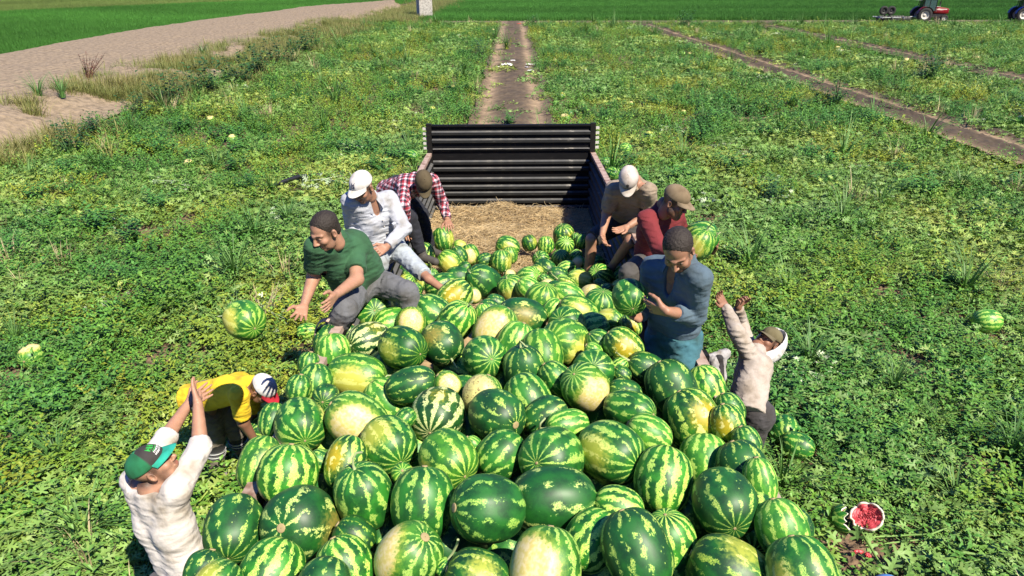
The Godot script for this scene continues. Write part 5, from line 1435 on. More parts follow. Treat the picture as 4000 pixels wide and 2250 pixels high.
func hand(w: Vector3, f: Vector3, n: Vector3, t: Vector3, curl: Array, arm: Vector3) -> Field:
	var h := Field.new(w - Vector3.ONE * 0.2, w + Vector3.ONE * 0.2, 0.0042)
	h.bone(w - arm * 0.045, w, 0.030, 0.025, 0.012)
	var lens := [0.072, 0.08, 0.073, 0.056]
	for k in 4:
		var side := t * (0.030 - 0.0205 * k)
		var spread: Vector3 = (f + t * (0.16 - 0.11 * k) * curl[1]).normalized()
		var kn := w + f * (0.088 - 0.004 * absf(k - 1.0)) + side
		h.bone(w + t * (0.016 - 0.011 * k) + f * 0.012, kn, 0.0155, 0.0115, 0.014)
		var p := kn
		var dir := spread
		var axis := dir.cross(n).normalized()
		for s in 3:
			dir = dir.rotated(axis, curl[0] * (0.35 if s == 0 else 0.75) * (1.0 + 0.08 * k))
			var L: float = lens[k] * [0.46, 0.31, 0.26][s]
			h.bone(p, p + dir * L, 0.0098 - 0.0011 * s, 0.0090 - 0.0013 * s, 0.004)
			p += dir * L
	var b := w + f * 0.028 + t * 0.024
	var c := b + (t * 0.75 + f * 0.55 + n * 0.25).normalized() * 0.045
	var d: Vector3 = c + (t * (0.45 - 0.35 * curl[0]) + f * 0.8 + n * 0.35 * curl[0]).normalized() * 0.034
	var e: Vector3 = d + (t * (0.25 - 0.4 * curl[0]) + f * 0.9 + n * 0.5 * curl[0]).normalized() * 0.027
	h.bone(w + f * 0.02, b, 0.018, 0.017, 0.012)
	h.bone(b, c, 0.0165, 0.0125, 0.01)
	h.bone(c, d, 0.012, 0.0105, 0.004)
	h.bone(d, e, 0.0105, 0.0075, 0.004)
	return h

# a peaked cap: crown of panels, sweatband edge, curved peak as its own piece
func cap(o: Node3D, head: Vector3, b: Basis, K: Dictionary):
	var tilt := Basis(Vector3.RIGHT, K.get("tilt", 0.06))
	var tr := Transform3D(b * tilt, head + b * Vector3(0, 0.042, -0.008))
	var seams := func(th: float) -> float:
		var a := absf(fposmod(th / TAU * 6.0 + 0.5, 1.0) - 0.5)
		return -0.0016 * exp(-pow(a / 0.045, 2.0))
	var shape := func(th: float, ph: float) -> Vector3:   # th = 0 at the front, ph 0 at the button
		var s := sin(ph)
		var c := cos(ph)
		var front := maxf(0.0, cos(th)) * 0.008 * sin(ph * 2.0)
		var rr: float = 1.0 + seams.call(th) / 0.09
		return Vector3(sin(th) * s * (0.0855) * rr, c * 0.094 * (1.0 + 0.06 * s * maxf(0.0, cos(th))) - 0.006 * (1.0 - s), cos(th) * s * (0.107 + front) * rr)
	var crown: Color = K.crown
	var frontc: Color = K.get("front", crown)
	var root: MeshInstance3D = null
	var m := vert_mat(0.9)
	m.albedo_texture = mottle
	tri(m, 2.2, false)
	var mesh := grid_mesh(60, 20, func(a, w):
		var th: float = a * TAU - PI
		var ph: float = 0.02 + w * 1.62
		if w > 0.96: return shape.call(th, 1.58) * Vector3(0.95, 1, 0.95) - Vector3(0, 0.004, 0)
		return shape.call(th, ph), func(p):
		return frontc if (absf(atan2(p.x, p.z)) < 1.02 and p.y > -0.02) else crown)
	root = part("cap", mesh, m, o, tr)
	part("cap_button", sphere_mesh(0.0075), flat_mat(crown.linear_to_srgb(), 0.9), root, Transform3D(Basis.from_scale(Vector3(1, 0.5, 1)), Vector3(0, 0.089, 0)))
	# peak
	var bend: float = K.get("bend", 1.0)
	var pm := flat_mat((K.peak as Color).linear_to_srgb(), 0.88)
	pm.albedo_texture = mottle
	tri(pm, 2.2, false)
	var edge := func(a: float, w: float, lift: float) -> Vector3:
		var th: float = lerp(-1.08, 1.08, a)
		var root_p: Vector3 = shape.call(th, 1.57)
		var out: float = 0.074 * pow(maxf(0.0, cos(th * 1.36)), 0.62)
		var y: float = 0.006 - 0.26 * out * w - 0.02 * bend * pow(th / 1.08, 2.0) * w * 1.3 + lift
		return Vector3(root_p.x * (1.0 + 0.02 * w), root_p.y + y, root_p.z + out * w - 0.004)
	part("peak", grid_mesh(28, 16, func(a, w):
		var q: float = w * 2.0
		return edge.call(a, q, 0.002) if q <= 1.0 else edge.call(a, 2.0 - q, -0.0025)), pm, root)
	# sewn lettering and badges: thin shapes that follow the front of the crown
	if K.has("badge"):
		for g in K.badge:
			# g: [mesh flat in x,y (metres), colour, centre height angle, turn]
			part("badge", wrapped(g[0], shape, g[2], g.get(3) if g.size() > 3 else 0.0), flat_mat(g[1], 0.85), root)

func wrapped(flat: Mesh, shape: Callable, ph0: float, th0: float) -> ArrayMesh:
	var st := SurfaceTool.new()
	st.begin(Mesh.PRIMITIVE_TRIANGLES)
	var v: PackedVector3Array = flat.get_faces()
	for p in v:
		var q: Vector3 = shape.call(th0 + p.x / 0.09, ph0 - p.y / 0.098)
		st.add_vertex(q + q.normalized() * (0.0012 + p.z))
	st.generate_normals()
	return st.commit()

func strokes(lines: Array, w: float) -> ArrayMesh:
	# lettering from straight pen strokes in the x,y plane, 1 mm thick
	var st := st_new()
	for l in lines:
		for k in l.size() - 1:
			var a: Vector2 = l[k]
			var b: Vector2 = l[k + 1]
			var n := 6
			for i in n:
				var p := a.lerp(b, float(i) / n)
				var q := a.lerp(b, float(i + 1) / n)
				var d := (b - a).normalized() * w * 0.5
				var s := Vector2(-d.y, d.x)
				var z := 0.001
				quad(st, Vector3(p.x - s.x, p.y - s.y, z), Vector3(q.x - s.x, q.y - s.y, z), Vector3(q.x + s.x, q.y + s.y, z), Vector3(p.x + s.x, p.y + s.y, z))
	return done(st)

func scribble(count: int, wide: float, tall: float, seed_: int) -> Array:
	# small sewn print, too fine to be read in the photograph
	var r := RandomNumberGenerator.new()
	r.seed = seed_
	var l: Array = []
	for k in count:
		var x := wide * (float(k) / (count - 1) - 0.5)
		var w := wide / count * 0.32
		l.append([Vector2(x - w, -tall * 0.5), Vector2(x - w, tall * 0.5), Vector2(x + w, tall * (0.5 if r.randf() < 0.6 else 0.0))])
		if r.randf() < 0.6: l.append([Vector2(x - w, -tall * 0.5 if r.randf() < 0.5 else 0.0), Vector2(x + w, -tall * 0.5)])
	return l

func letters(text: String, size: float, width := 1.0) -> ArrayMesh:
	var t := TextMesh.new()
	var f := SystemFont.new()
	f.font_names = PackedStringArray(["Droid Sans"])
	f.font_weight = 700
	t.font = f
	t.text = text
	t.font_size = 32
	t.pixel_size = size / 32.0
	t.depth = 0.0008
	t.curve_step = 2.0
	var st := SurfaceTool.new()
	st.begin(Mesh.PRIMITIVE_TRIANGLES)
	for p in t.get_faces(): st.add_vertex(Vector3(p.x * width, p.y, p.z))
	st.generate_normals()
	return st.commit()

func petals() -> ArrayMesh:
	# three leaf shapes over a bowl with bars across it
	var st := st_new()
	for k in 3:
		var turn := (k - 1) * 0.62
		var pts: Array = []
		for i in 13:
			var t := float(i) / 12.0
			pts.append([t, 0.0062 * sin(PI * t) * (1.0 if k == 1 else 1.1)])
		for i in 12:
			for q in [0, 1]:
				var s := 1.0 if q == 0 else -1.0
				var f := func(t: float, x: float) -> Vector3:
					var p := Vector2(x, 0.004 + 0.026 * t).rotated(-turn)
					return Vector3(p.x, p.y, 0.001)
				quad(st, f.call(pts[i][0], 0.0), f.call(pts[i + 1][0], 0.0), f.call(pts[i + 1][0], pts[i + 1][1] * s), f.call(pts[i][0], pts[i][1] * s))
	for k in 3:
		var y := 0.001 - 0.0045 * k
		var w := 0.015 - 0.0028 * k
		quad(st, Vector3(-w, y - 0.0013, 0.001), Vector3(w, y - 0.0013, 0.001), Vector3(w, y + 0.0013, 0.001), Vector3(-w, y + 0.0013, 0.001))
	return done(st)

func shifted(m: Mesh, by: Vector3) -> ArrayMesh:
	var st := SurfaceTool.new()
	st.begin(Mesh.PRIMITIVE_TRIANGLES)
	for p in m.get_faces(): st.add_vertex(p + by)
	st.generate_normals()
	return st.commit()

func build_people():
	var JA := {pelvis = Vector3(-1.238, 1.923, -7.074), neck = Vector3(-0.897, 2.096, -6.752), shL = Vector3(-1.075, 2.065, -6.714), elL = Vector3(-1.047, 1.932, -6.457), wrL = Vector3(-1.051, 1.706, -6.585), hnL = Vector3(-1.031, 1.536, -6.565), hipL = Vector3(-1.218, 1.923, -6.964), knL = Vector3(-1.024, 1.778, -6.608), anL = Vector3(-0.924, 1.368, -6.608), toeL = Vector3(-0.774, 1.338, -6.508), shR = Vector3(-0.814, 2.064, -6.914), elR = Vector3(-0.73, 1.804, -7.011), wrR = Vector3(-0.662, 1.682, -6.791), hnR = Vector3(-0.624, 1.639, -6.62), hipR = Vector3(-1.218, 1.923, -7.164), knR = Vector3(-0.996, 1.581, -7.302), anR = Vector3(-0.916, 1.171, -7.282), toeR = Vector3(-0.766, 1.141, -7.182), head = Vector3(-0.861, 2.147, -6.572)}
	var HA := Vector3(0.12, -0.88, 0.45)
	var JB := {pelvis = Vector3(-1.105, 1.863, -5.619), neck = Vector3(-1.144, 2.316, -5.411), shL = Vector3(-1.279, 2.353, -5.29), elL = Vector3(-1.318, 2.106, -5.437), wrL = Vector3(-1.181, 1.971, -5.261), hnL = Vector3(-1.131, 1.811, -5.201), hipL = Vector3(-1.133, 1.874, -5.529), knL = Vector3(-1.062, 1.891, -5.105), anL = Vector3(-1.182, 1.491, -5.205), toeL = Vector3(-1.182, 1.441, -5.025), shR = Vector3(-1.018, 2.291, -5.544), elR = Vector3(-0.882, 2.092, -5.383), wrR = Vector3(-0.997, 2.015, -5.163), hnR = Vector3(-1.06, 2.012, -5.061), hipR = Vector3(-1.065, 1.837, -5.701), knR = Vector3(-0.899, 1.897, -5.309), anR = Vector3(-0.651, 1.826, -4.965), toeR = Vector3(-0.511, 1.766, -4.865), head = Vector3(-1.17, 2.472, -5.273)}
	var HB := Vector3(-0.34, -0.44, 0.83)
	var JC := {pelvis = Vector3(-1.09, 1.973, -4.571), neck = Vector3(-1.16, 2.393, -4.308), shL = Vector3(-1.251, 2.409, -4.148), elL = Vector3(-1.324, 2.155, -4.266), wrL = Vector3(-1.342, 2.041, -4.033), hnL = Vector3(-1.341, 2.013, -3.855), hipL = Vector3(-1.109, 1.965, -4.478), knL = Vector3(-1.084, 2.001, -4.05), anL = Vector3(-1.304, 1.641, -4.1), toeL = Vector3(-1.324, 1.591, -3.92), shR = Vector3(-1.069, 2.287, -4.43), elR = Vector3(-1.018, 2.169, -4.17), wrR = Vector3(-1.103, 2.169, -3.924), hnR = Vector3(-1.137, 2.145, -3.749), hipR = Vector3(-1.068, 1.954, -4.661), knR = Vector3(-0.732, 1.974, -4.394), anR = Vector3(-0.632, 1.574, -4.314), toeR = Vector3(-0.492, 1.514, -4.214), head = Vector3(-1.183, 2.512, -4.149)}
	var HC := Vector3(-0.52, -0.37, 0.77)
	var JD := {pelvis = Vector3(1.143, 1.887, -6.344), neck = Vector3(1.088, 2.278, -6.037), shL = Vector3(0.909, 2.23, -6.049), elL = Vector3(0.879, 1.963, -6.159), wrL = Vector3(0.818, 1.836, -5.94), hnL = Vector3(0.846, 1.742, -5.79), hipL = Vector3(1.091, 1.836, -6.405), knL = Vector3(0.753, 1.706, -6.173), anL = Vector3(0.733, 1.286, -6.203), toeL = Vector3(0.583, 1.226, -6.103), shR = Vector3(1.194, 2.26, -5.886), elR = Vector3(1.25, 2.018, -6.036), wrR = Vector3(1.037, 1.911, -5.933), hnR = Vector3(0.879, 1.883, -5.851), hipR = Vector3(1.197, 1.868, -6.268), knR = Vector3(1.067, 1.807, -5.862), anR = Vector3(0.932, 1.452, -6.064), toeR = Vector3(0.792, 1.392, -5.964), head = Vector3(1.01, 2.364, -5.874)}
	var HD := Vector3(-0.12, -0.82, 0.56)
	var JE := {pelvis = Vector3(1.183, 1.819, -5.434), neck = Vector3(1.187, 2.283, -5.248), shL = Vector3(1.044, 2.26, -5.133), elL = Vector3(1.114, 2.092, -4.907), wrL = Vector3(1.231, 2.112, -4.676), hnL = Vector3(1.295, 2.17, -4.518), hipL = Vector3(1.126, 1.809, -5.359), knL = Vector3(0.915, 1.86, -4.988), anL = Vector3(0.935, 1.44, -4.958), toeL = Vector3(0.795, 1.38, -4.858), shR = Vector3(1.318, 2.215, -5.36), elR = Vector3(1.438, 1.965, -5.42), wrR = Vector3(1.638, 1.925, -5.29), hnR = Vector3(1.668, 2.065, -5.2), hipR = Vector3(1.253, 1.784, -5.488), knR = Vector3(1.353, 1.584, -5.128), anR = Vector3(1.453, 1.204, -5.078), toeR = Vector3(1.553, 1.144, -4.928), head = Vector3(1.242, 2.412, -5.092)}
	var HE := Vector3(0.74, -0.34, 0.58)
	var JF := {pelvis = Vector3(0.981, 2.012, -3.732), neck = Vector3(0.959, 2.501, -3.632), shL = Vector3(0.823, 2.434, -3.738), elL = Vector3(0.848, 2.183, -3.882), wrL = Vector3(0.742, 2.147, -3.647), hnL = Vector3(0.612, 2.247, -3.587), hipL = Vector3(0.938, 1.946, -3.786), knL = Vector3(0.878, 1.606, -3.546), anL = Vector3(0.928, 1.306, -3.826), toeL = Vector3(0.928, 1.256, -3.986), shR = Vector3(1.015, 2.488, -3.456), elR = Vector3(1.046, 2.214, -3.544), wrR = Vector3(0.847, 2.313, -3.41), hnR = Vector3(0.716, 2.3, -3.533), hipR = Vector3(1.021, 2.012, -3.646), knR = Vector3(1.001, 1.672, -3.406), anR = Vector3(1.051, 1.372, -3.686), toeR = Vector3(1.051, 1.322, -3.846), head = Vector3(0.893, 2.639, -3.488)}
	var HF := Vector3(-0.3, -0.62, 0.73)
	var JG := {pelvis = Vector3(-2.537, 0.845, -4.828), neck = Vector3(-2.083, 1.017, -4.706), shL = Vector3(-2.096, 1.047, -4.524), elL = Vector3(-2.128, 0.762, -4.572), wrL = Vector3(-2.089, 0.516, -4.645), hnL = Vector3(-2.088, 0.375, -4.757), hipL = Vector3(-2.489, 0.856, -4.746), knL = Vector3(-2.506, 0.431, -4.812), anL = Vector3(-2.53, 0.08, -4.78), toeL = Vector3(-2.33, 0.03, -4.78), shR = Vector3(-2.122, 0.89, -4.835), elR = Vector3(-2.197, 0.616, -4.893), wrR = Vector3(-2.204, 0.385, -5.012), hnR = Vector3(-2.197, 0.239, -5.118), hipR = Vector3(-2.506, 0.773, -4.882), knR = Vector3(-2.398, 0.37, -4.985), anR = Vector3(-2.4, 0.08, -5.03), toeR = Vector3(-2.22, 0.03, -4.98), head = Vector3(-1.941, 1.052, -4.594)}
	var HG := Vector3(0.66, -0.71, 0.24)
	var JH := {pelvis = Vector3(-1.8, 0.97, -2.84), neck = Vector3(-1.89, 1.47, -2.88), shL = Vector3(-2.03, 1.51, -2.98), elL = Vector3(-1.962, 1.597, -3.248), wrL = Vector3(-1.929, 1.66, -3.498), hnL = Vector3(-1.839, 1.679, -3.653), hipL = Vector3(-1.88, 0.94, -2.79), knL = Vector3(-1.88, 0.51, -2.76), anL = Vector3(-1.88, 0.09, -2.76), toeL = Vector3(-1.73, 0.04, -2.88), shR = Vector3(-1.734, 1.56, -2.838), elR = Vector3(-1.715, 1.622, -3.121), wrR = Vector3(-1.778, 1.782, -3.315), hnR = Vector3(-1.855, 1.881, -3.445), hipR = Vector3(-1.72, 0.94, -2.89), knR = Vector3(-1.72, 0.51, -2.94), anR = Vector3(-1.72, 0.09, -2.94), toeR = Vector3(-1.57, 0.04, -3.06), head = Vector3(-1.86, 1.66, -2.91)}
	var HH := Vector3(0.75, 0.62, -0.24)
	var JI := {pelvis = Vector3(1.801, 0.982, -4.451), neck = Vector3(1.958, 1.208, -4.868), shL = Vector3(1.956, 1.154, -5.045), elL = Vector3(1.958, 1.271, -5.311), wrL = Vector3(1.874, 1.478, -5.177), hnL = Vector3(1.871, 1.619, -5.127), hipL = Vector3(1.751, 0.962, -4.531), knL = Vector3(1.751, 0.532, -4.531), anL = Vector3(1.751, 0.102, -4.531), toeL = Vector3(1.571, 0.052, -4.531), shR = Vector3(1.877, 1.246, -4.707), elR = Vector3(1.724, 1.49, -4.739), wrR = Vector3(1.696, 1.585, -4.98), hnR = Vector3(1.59, 1.729, -4.971), hipR = Vector3(1.851, 0.962, -4.371), knR = Vector3(1.821, 0.532, -4.371), anR = Vector3(1.821, 0.102, -4.371), toeR = Vector3(1.641, 0.052, -4.371), head = Vector3(2.103, 1.239, -5.017)}
	var HI := Vector3(-0.64, 0.67, 0.37)
	var JJ := {pelvis = Vector3(1.58, 0.87, -2.12), neck = Vector3(1.58, 1.37, -2.14), shL = Vector3(1.4, 1.33, -2.09), elL = Vector3(1.34, 1.05, -2.07), wrL = Vector3(1.29, 0.85, -1.92), hnL = Vector3(1.27, 0.73, -1.8), hipL = Vector3(1.49, 0.85, -2.1), knL = Vector3(1.49, 0.42, -2.07), anL = Vector3(1.49, 0, -2.07), toeL = Vector3(1.46, -0.05, -1.88), shR = Vector3(1.76, 1.33, -2.19), elR = Vector3(1.82, 1.05, -2.21), wrR = Vector3(1.85, 0.8, -2.16), hnR = Vector3(1.85, 0.63, -2.13), hipR = Vector3(1.67, 0.85, -2.14), knR = Vector3(1.67, 0.42, -2.11), anR = Vector3(1.67, 0, -2.11), toeR = Vector3(1.7, -0.05, -1.92), head = Vector3(1.57, 1.56, -2.12)}
	var HJ := Vector3(-0.63, -0.17, 0.75)
	var tan_ := Color(0.36, 0.195, 0.125)
	var deep := Color(0.25, 0.125, 0.078)
	var brown := Color(0.31, 0.16, 0.1)
	var black_hair := lin(0.02, 0.014, 0.01)
	var skin_shoe := flat_mat(lin(0.06, 0.055, 0.05), 0.8)
	var V := Vector3(0, 0, 0)
	# 1 plaid shirt
	person("man in red and white plaid shirt bending over two melons by the front wall", JA, {
		look = HA, skin = brown, sleeve = 1.9, shirt = plaid_mat(), trousers = cloth_mat(lin(0.012, 0.014, 0.022)), legs = 1.9, fold = 0.005,
		palmL = Vector3(0.2, -0.8, 0.3), palmR = Vector3(0.1, -1, 0.1), curlL = [0.5, 0.6], curlR = [0.35, 1.0], shoes = skin_shoe,
		cap = {crown = Color(0.085, 0.066, 0.034), peak = Color(0.10, 0.08, 0.042), bend = 1.2}})
	# 2 pale shirt, white cap
	var ny := strokes([[Vector2(-0.013, -0.019), Vector2(-0.013, 0.019), Vector2(0.013, -0.019), Vector2(0.013, 0.019)], [Vector2(-0.017, 0.023), Vector2(0.0, 0.002), Vector2(0.0, -0.023)], [Vector2(0.019, 0.025), Vector2(0.0, 0.002)], [Vector2(-0.017, -0.019), Vector2(-0.009, -0.019)], [Vector2(-0.006, -0.023), Vector2(0.006, -0.023)]], 0.0052)
	var pale_shirt := cloth_mat(lin(0.43, 0.455, 0.51))
	person("man in pale shirt and white cap with dark monogram sitting on the left rail", JB, {
		look = HB, skin = brown, sleeve = 1.93, shirt = pale_shirt, trousers = cloth_mat(lin(0.36, 0.41, 0.45)), legs = 1.86, collar = true, buttons = true, pocket = 1.0, vneck = 0.09, hem = 0.13, girth = 0.97,
		palmL = Vector3(0.5, -0.5, 0.2), palmR = Vector3(-0.3, -0.5, -0.5), curlL = [0.5, 0.4], curlR = [1.0, 0.3], beard = 0.45,
		cap = {crown = Color(0.68, 0.68, 0.68), peak = Color(0.68, 0.67, 0.65), tilt = -0.02, badge = [[ny, lin(0.012, 0.016, 0.06), 1.08, 0.0]]}})
	# 3 green shirt
	person("bareheaded man in green t-shirt astride the left rail reaching for a thrown melon", JC, {
		look = HC, skin = tan_, sleeve = 0.72, shirt = cloth_mat(lin(0.03, 0.105, 0.045)), trousers = cloth_mat(lin(0.12, 0.125, 0.135)), legs = 1.9, girth = 1.08, hem = 0.10, fold = 0.006,
		palmL = Vector3(0.2, 0.3, 0.95), palmR = Vector3(-0.85, 0.0, 0.35), curlL = [0.12, 1.5], curlR = [0.22, 0.8], hair = black_hair, beard = 0.35, hairline = 0.012, shoes = skin_shoe})
	# 4 tan shirt, pale cap
	var trefoil := [[petals(), lin(0.02, 0.018, 0.02), 1.06, 0.0], [letters("adidas", 0.019, 1.25), lin(0.02, 0.018, 0.02), 1.36, 0.0]]
	person("man in tan t-shirt and pale cap with leaf emblem on the right rail", JD, {
		look = HD, skin = tan_, sleeve = 0.78, shirt = cloth_mat(lin(0.30, 0.24, 0.175)), trousers = cloth_mat(lin(0.045, 0.042, 0.042)), legs = 0.97, girth = 1.1,
		palmL = Vector3(0.7, 0.2, 0.6), palmR = Vector3(-0.1, 0.9, 0.35), curlL = [0.5, 0.7], curlR = [0.25, 0.7], beard = 0.6,
		cap = {crown = Color(0.52, 0.47, 0.43), peak = Color(0.56, 0.51, 0.45), badge = trefoil}})
	# 5 red shirt
	person("bearded man in dark red shirt and olive cap cradling two melons at the right rail", JE, {
		look = HE, skin = deep, sleeve = 1.55, shirt = cloth_mat(lin(0.17, 0.018, 0.022)), trousers = cloth_mat(lin(0.07, 0.066, 0.062)), legs = 1.9, fold = 0.006,
		palmL = Vector3(0.1, 1, 0.1), palmR = Vector3(-1, 0.2, -0.2), curlL = [0.45, 0.8], curlR = [0.6, 0.5], beard = 0.9, shoes = skin_shoe,
		cap = {crown = Color(0.21, 0.16, 0.095), peak = Color(0.22, 0.17, 0.11), bend = 0.9}})
	# 6 denim shirt
	person("bareheaded man in worn blue denim shirt kneeling on the heap holding a melon", JF, {
		roll = 0.1, look = HF, skin = brown, sleeve = 1.66, sleeveL = 1.9, shirt = cloth_mat(lin(0.085, 0.135, 0.18)), trousers = cloth_mat(lin(0.045, 0.15, 0.19)), legs = 1.9, collar = true, vneck = 0.16, hem = 0.06, girth = 0.9, pocket = 1.0,
		palmL = Vector3(-0.4, 0.7, 0.3), palmR = Vector3(-0.45, 0.05, -0.9), fold = 0.006, curlL = [0.5, 0.7], curlR = [0.35, 1.3], hair = black_hair, hairline = 0.022, beard = 0.4})
	# 7 yellow shirt
	var stitched := [[strokes(scribble(9, 0.05, 0.011, 3), 0.0026), lin(0.04, 0.04, 0.06), 1.22, 0.0]]
	person("man in yellow t-shirt and white cap with red peak stooping beside the trailer's left wall", JG, {
		look = HG, skin = deep, sleeve = 0.8, shirt = cloth_mat(lin(0.78, 0.56, 0.02)), trousers = cloth_mat(lin(0.17, 0.145, 0.11)), legs = 1.88, hem = 0.1, fold = 0.006, girth = 0.95,
		palmL = Vector3(0.6, 0, 0.5), palmR = Vector3(0.2, 0, 0.9), curlL = [0.5, 0.6], curlR = [0.5, 0.6], shoes = flat_mat(lin(0.16, 0.15, 0.14), 0.9),
		knee_pads = flat_mat(lin(0.03, 0.03, 0.032), 0.9), tape = flat_mat(lin(0.6, 0.6, 0.6), 0.5),
		cap = {crown = Color(0.70, 0.71, 0.72), peak = Color(0.42, 0.012, 0.03), badge = stitched}})
	# 8 green cap
	var word := [[letters("HEK", 0.042, 0.95), lin(0.02, 0.42, 0.06), 0.80, -0.12], [strokes([[Vector2(-0.03, 0.0), Vector2(0.03, 0.0)]], 0.003), lin(0.02, 0.42, 0.06), 1.03, -0.12], [strokes([[Vector2(-0.014, 0.0), Vector2(0.014, 0.0)]], 0.008), lin(0.75, 0.75, 0.75), 0.95, 0.5], [strokes(scribble(12, 0.08, 0.009, 5), 0.0024), lin(0.75, 0.75, 0.75), 1.13, 0.0], [strokes(scribble(14, 0.09, 0.009, 6), 0.0024), lin(0.7, 0.7, 0.7), 1.27, 0.0]]
	person("man in grubby white long sleeved top and green cap with both arms raised, front left", JH, {
		look = HH, facing = -1.0, skin = tan_, sleeve = 1.22, sleeveL = 1.12, shirt = cloth_mat(lin(0.60, 0.575, 0.54)), trousers = cloth_mat(lin(0.1, 0.1, 0.11)), legs = 1.95, fold = 0.005, girth = 0.84, hem = 0.12,
		palmL = Vector3(0.5, 0.5, 0.4), palmR = Vector3(0.75, 0.2, -0.5), curlL = [0.12, 0.8], curlR = [0.16, 1.0], shoes = skin_shoe, beard = 0.5,
		cap = {crown = Color(0.012, 0.165, 0.07), front = Color(0.045, 0.042, 0.042), peak = Color(0.02, 0.40, 0.30), bend = 1.1, tilt = 0.12, badge = word}})
	# 9 hooded man
	person("man in grey hooded top with khaki cap reaching up beside the right wall", JI, {
		look = HI, skin = deep, sleeve = 1.93, shirt = cloth_mat(lin(0.42, 0.37, 0.32)), trousers = cloth_mat(lin(0.055, 0.052, 0.055)), legs = 1.95, hem = 0.1, shirt_name = "hooded_top",
		palmL = Vector3(0.3, -0.2, 0.8), palmR = Vector3(0.7, -0.5, 0.3), curlL = [0.85, 0.3], curlR = [0.4, 0.9], shoes = skin_shoe,
		cap = {crown = Color(0.15, 0.13, 0.07), peak = Color(0.14, 0.12, 0.07), bend = 1.2},
		extra = func(o, J, u, r, fr, head, hb):
			var q := Field.new(head - Vector3.ONE * 0.26, head + Vector3.ONE * 0.26, 0.009)
			q.ball(head + hb * Vector3(0, 0.02, -0.035), hb, Vector3(0.118, 0.135, 0.125), 0.01)
			q.bone(head + hb * Vector3(0, -0.05, -0.06), J.neck + u * 0.01, 0.11, 0.12, 0.04)
			q.folds(fnl(91, 9.0, 2), 0.006, Vector3.ONE)
			q.ball(head + hb * Vector3(0, 0.04, 0.05), hb, Vector3(0.112, 0.155, 0.15), 0.01, true)
			q.cut(head + hb * Vector3(0, 0.03, 0.005), hb * Vector3(0, 0.35, 1).normalized(), 0.3)
			part("hood", one_mesh(q), cloth_mat(lin(0.66, 0.65, 0.64)), o)
			part("bracelet", ring_mesh(0.033, 0.004), flat_mat(lin(0.12, 0.02, 0.015), 0.6), o, Transform3D(Basis(Quaternion(Vector3.UP, (J.hnR - J.wrR).normalized())), J.wrR - (J.hnR - J.wrR).normalized() * 0.01))})
	# 10 only the crown of his cap reaches into the picture
	person("man whose light blue cap just shows at the bottom edge of the picture", JJ, {
		look = HJ, skin = brown, sleeve = 0.8, shirt = cloth_mat(lin(0.12, 0.16, 0.22)), trousers = cloth_mat(lin(0.06, 0.06, 0.07)), legs = 1.95,
		palmL = Vector3(0.2, 0.9, 0.1), palmR = Vector3(-1, 0, 0), curlL = [0.4, 0.5], curlR = [0.4, 0.4], shoes = skin_shoe,
		cap = {crown = Color(0.10, 0.27, 0.60), peak = Color(0.09, 0.24, 0.55)}})
	# a jacket slung over the rail beside the hooded man
	var jk := thing("jacket", "faded grey jacket slung over the right rail beside the hooded man", "jacket", Vector3(1.21, 1.84, -3.68))
	jk.scale = Vector3.ONE * 0.5
	var jf := Field.new(Vector3(-0.35, -0.5, -0.4), Vector3(0.45, 0.3, 0.4), 0.012)
	jf.bone(Vector3(-0.02, 0.03, 0.0), Vector3(0.22, 0.04, -0.12), 0.05, 0.055, 0.03)
	jf.bone(Vector3(0.03, 0.03, 0.05), Vector3(0.07, -0.22, 0.12), 0.055, 0.06, 0.03)
	jf.bone(Vector3(0.16, 0.03, -0.1), Vector3(0.17, -0.25, -0.04), 0.055, 0.06, 0.03)
	jf.bone(Vector3(0.06, -0.2, 0.1), Vector3(0.17, -0.24, -0.03), 0.05, 0.05, 0.03)
	jf.folds(fnl(95, 10.0, 2), 0.012, Vector3(1, 0.6, 1))
	part("jacket_body", one_mesh(jf), cloth_mat(lin(0.36, 0.35, 0.35)), jk)
	var jl := Field.new(Vector3(-0.1, -0.4, -0.1), Vector3(0.35, 0.2, 0.4), 0.012)
	jl.bone(Vector3(0.09, 0.06, 0.04), Vector3(0.12, -0.2, 0.1), 0.045, 0.045, 0.03)
	jl.folds(fnl(96, 10.0, 2), 0.01, Vector3(1, 0.6, 1))
	part("dark_lining", one_mesh(jl), cloth_mat(lin(0.03, 0.027, 0.03)), jk)
	# webbing loop hanging from the left rail end
	var sp := thing("webbing_strap", "tan webbing loop hung on the left rail beside the green shirted man's knee", "strap", Vector3(-1.13, 1.9, -3.98))
	var sec := [Vector2(0.004, -0.02), Vector2(0.004, 0.02), Vector2(-0.004, 0.02), Vector2(-0.004, -0.02), Vector2(0.004, -0.02)]
	part("loop", grid_mesh(30, 4, func(a, w):
		var th: float = lerp(-0.5, 3.7, a)
		var s: Vector2 = sec[int(round(w * 4.0))]
		return Vector3(-0.075 - (0.06 + s.x) * sin(th), -0.02 + (0.09 + s.x) * cos(th), s.y + 0.02 * sin(th))), flat_mat(lin(0.45, 0.33, 0.25), 0.9), sp)

func ring_mesh(rad: float, thick: float) -> ArrayMesh:
	var pts: Array = []
	for k in 8: pts.append(Vector2(rad + thick * cos(TAU * k / 7.0), thick * sin(TAU * k / 7.0)))
	return lathe(pts, 24)

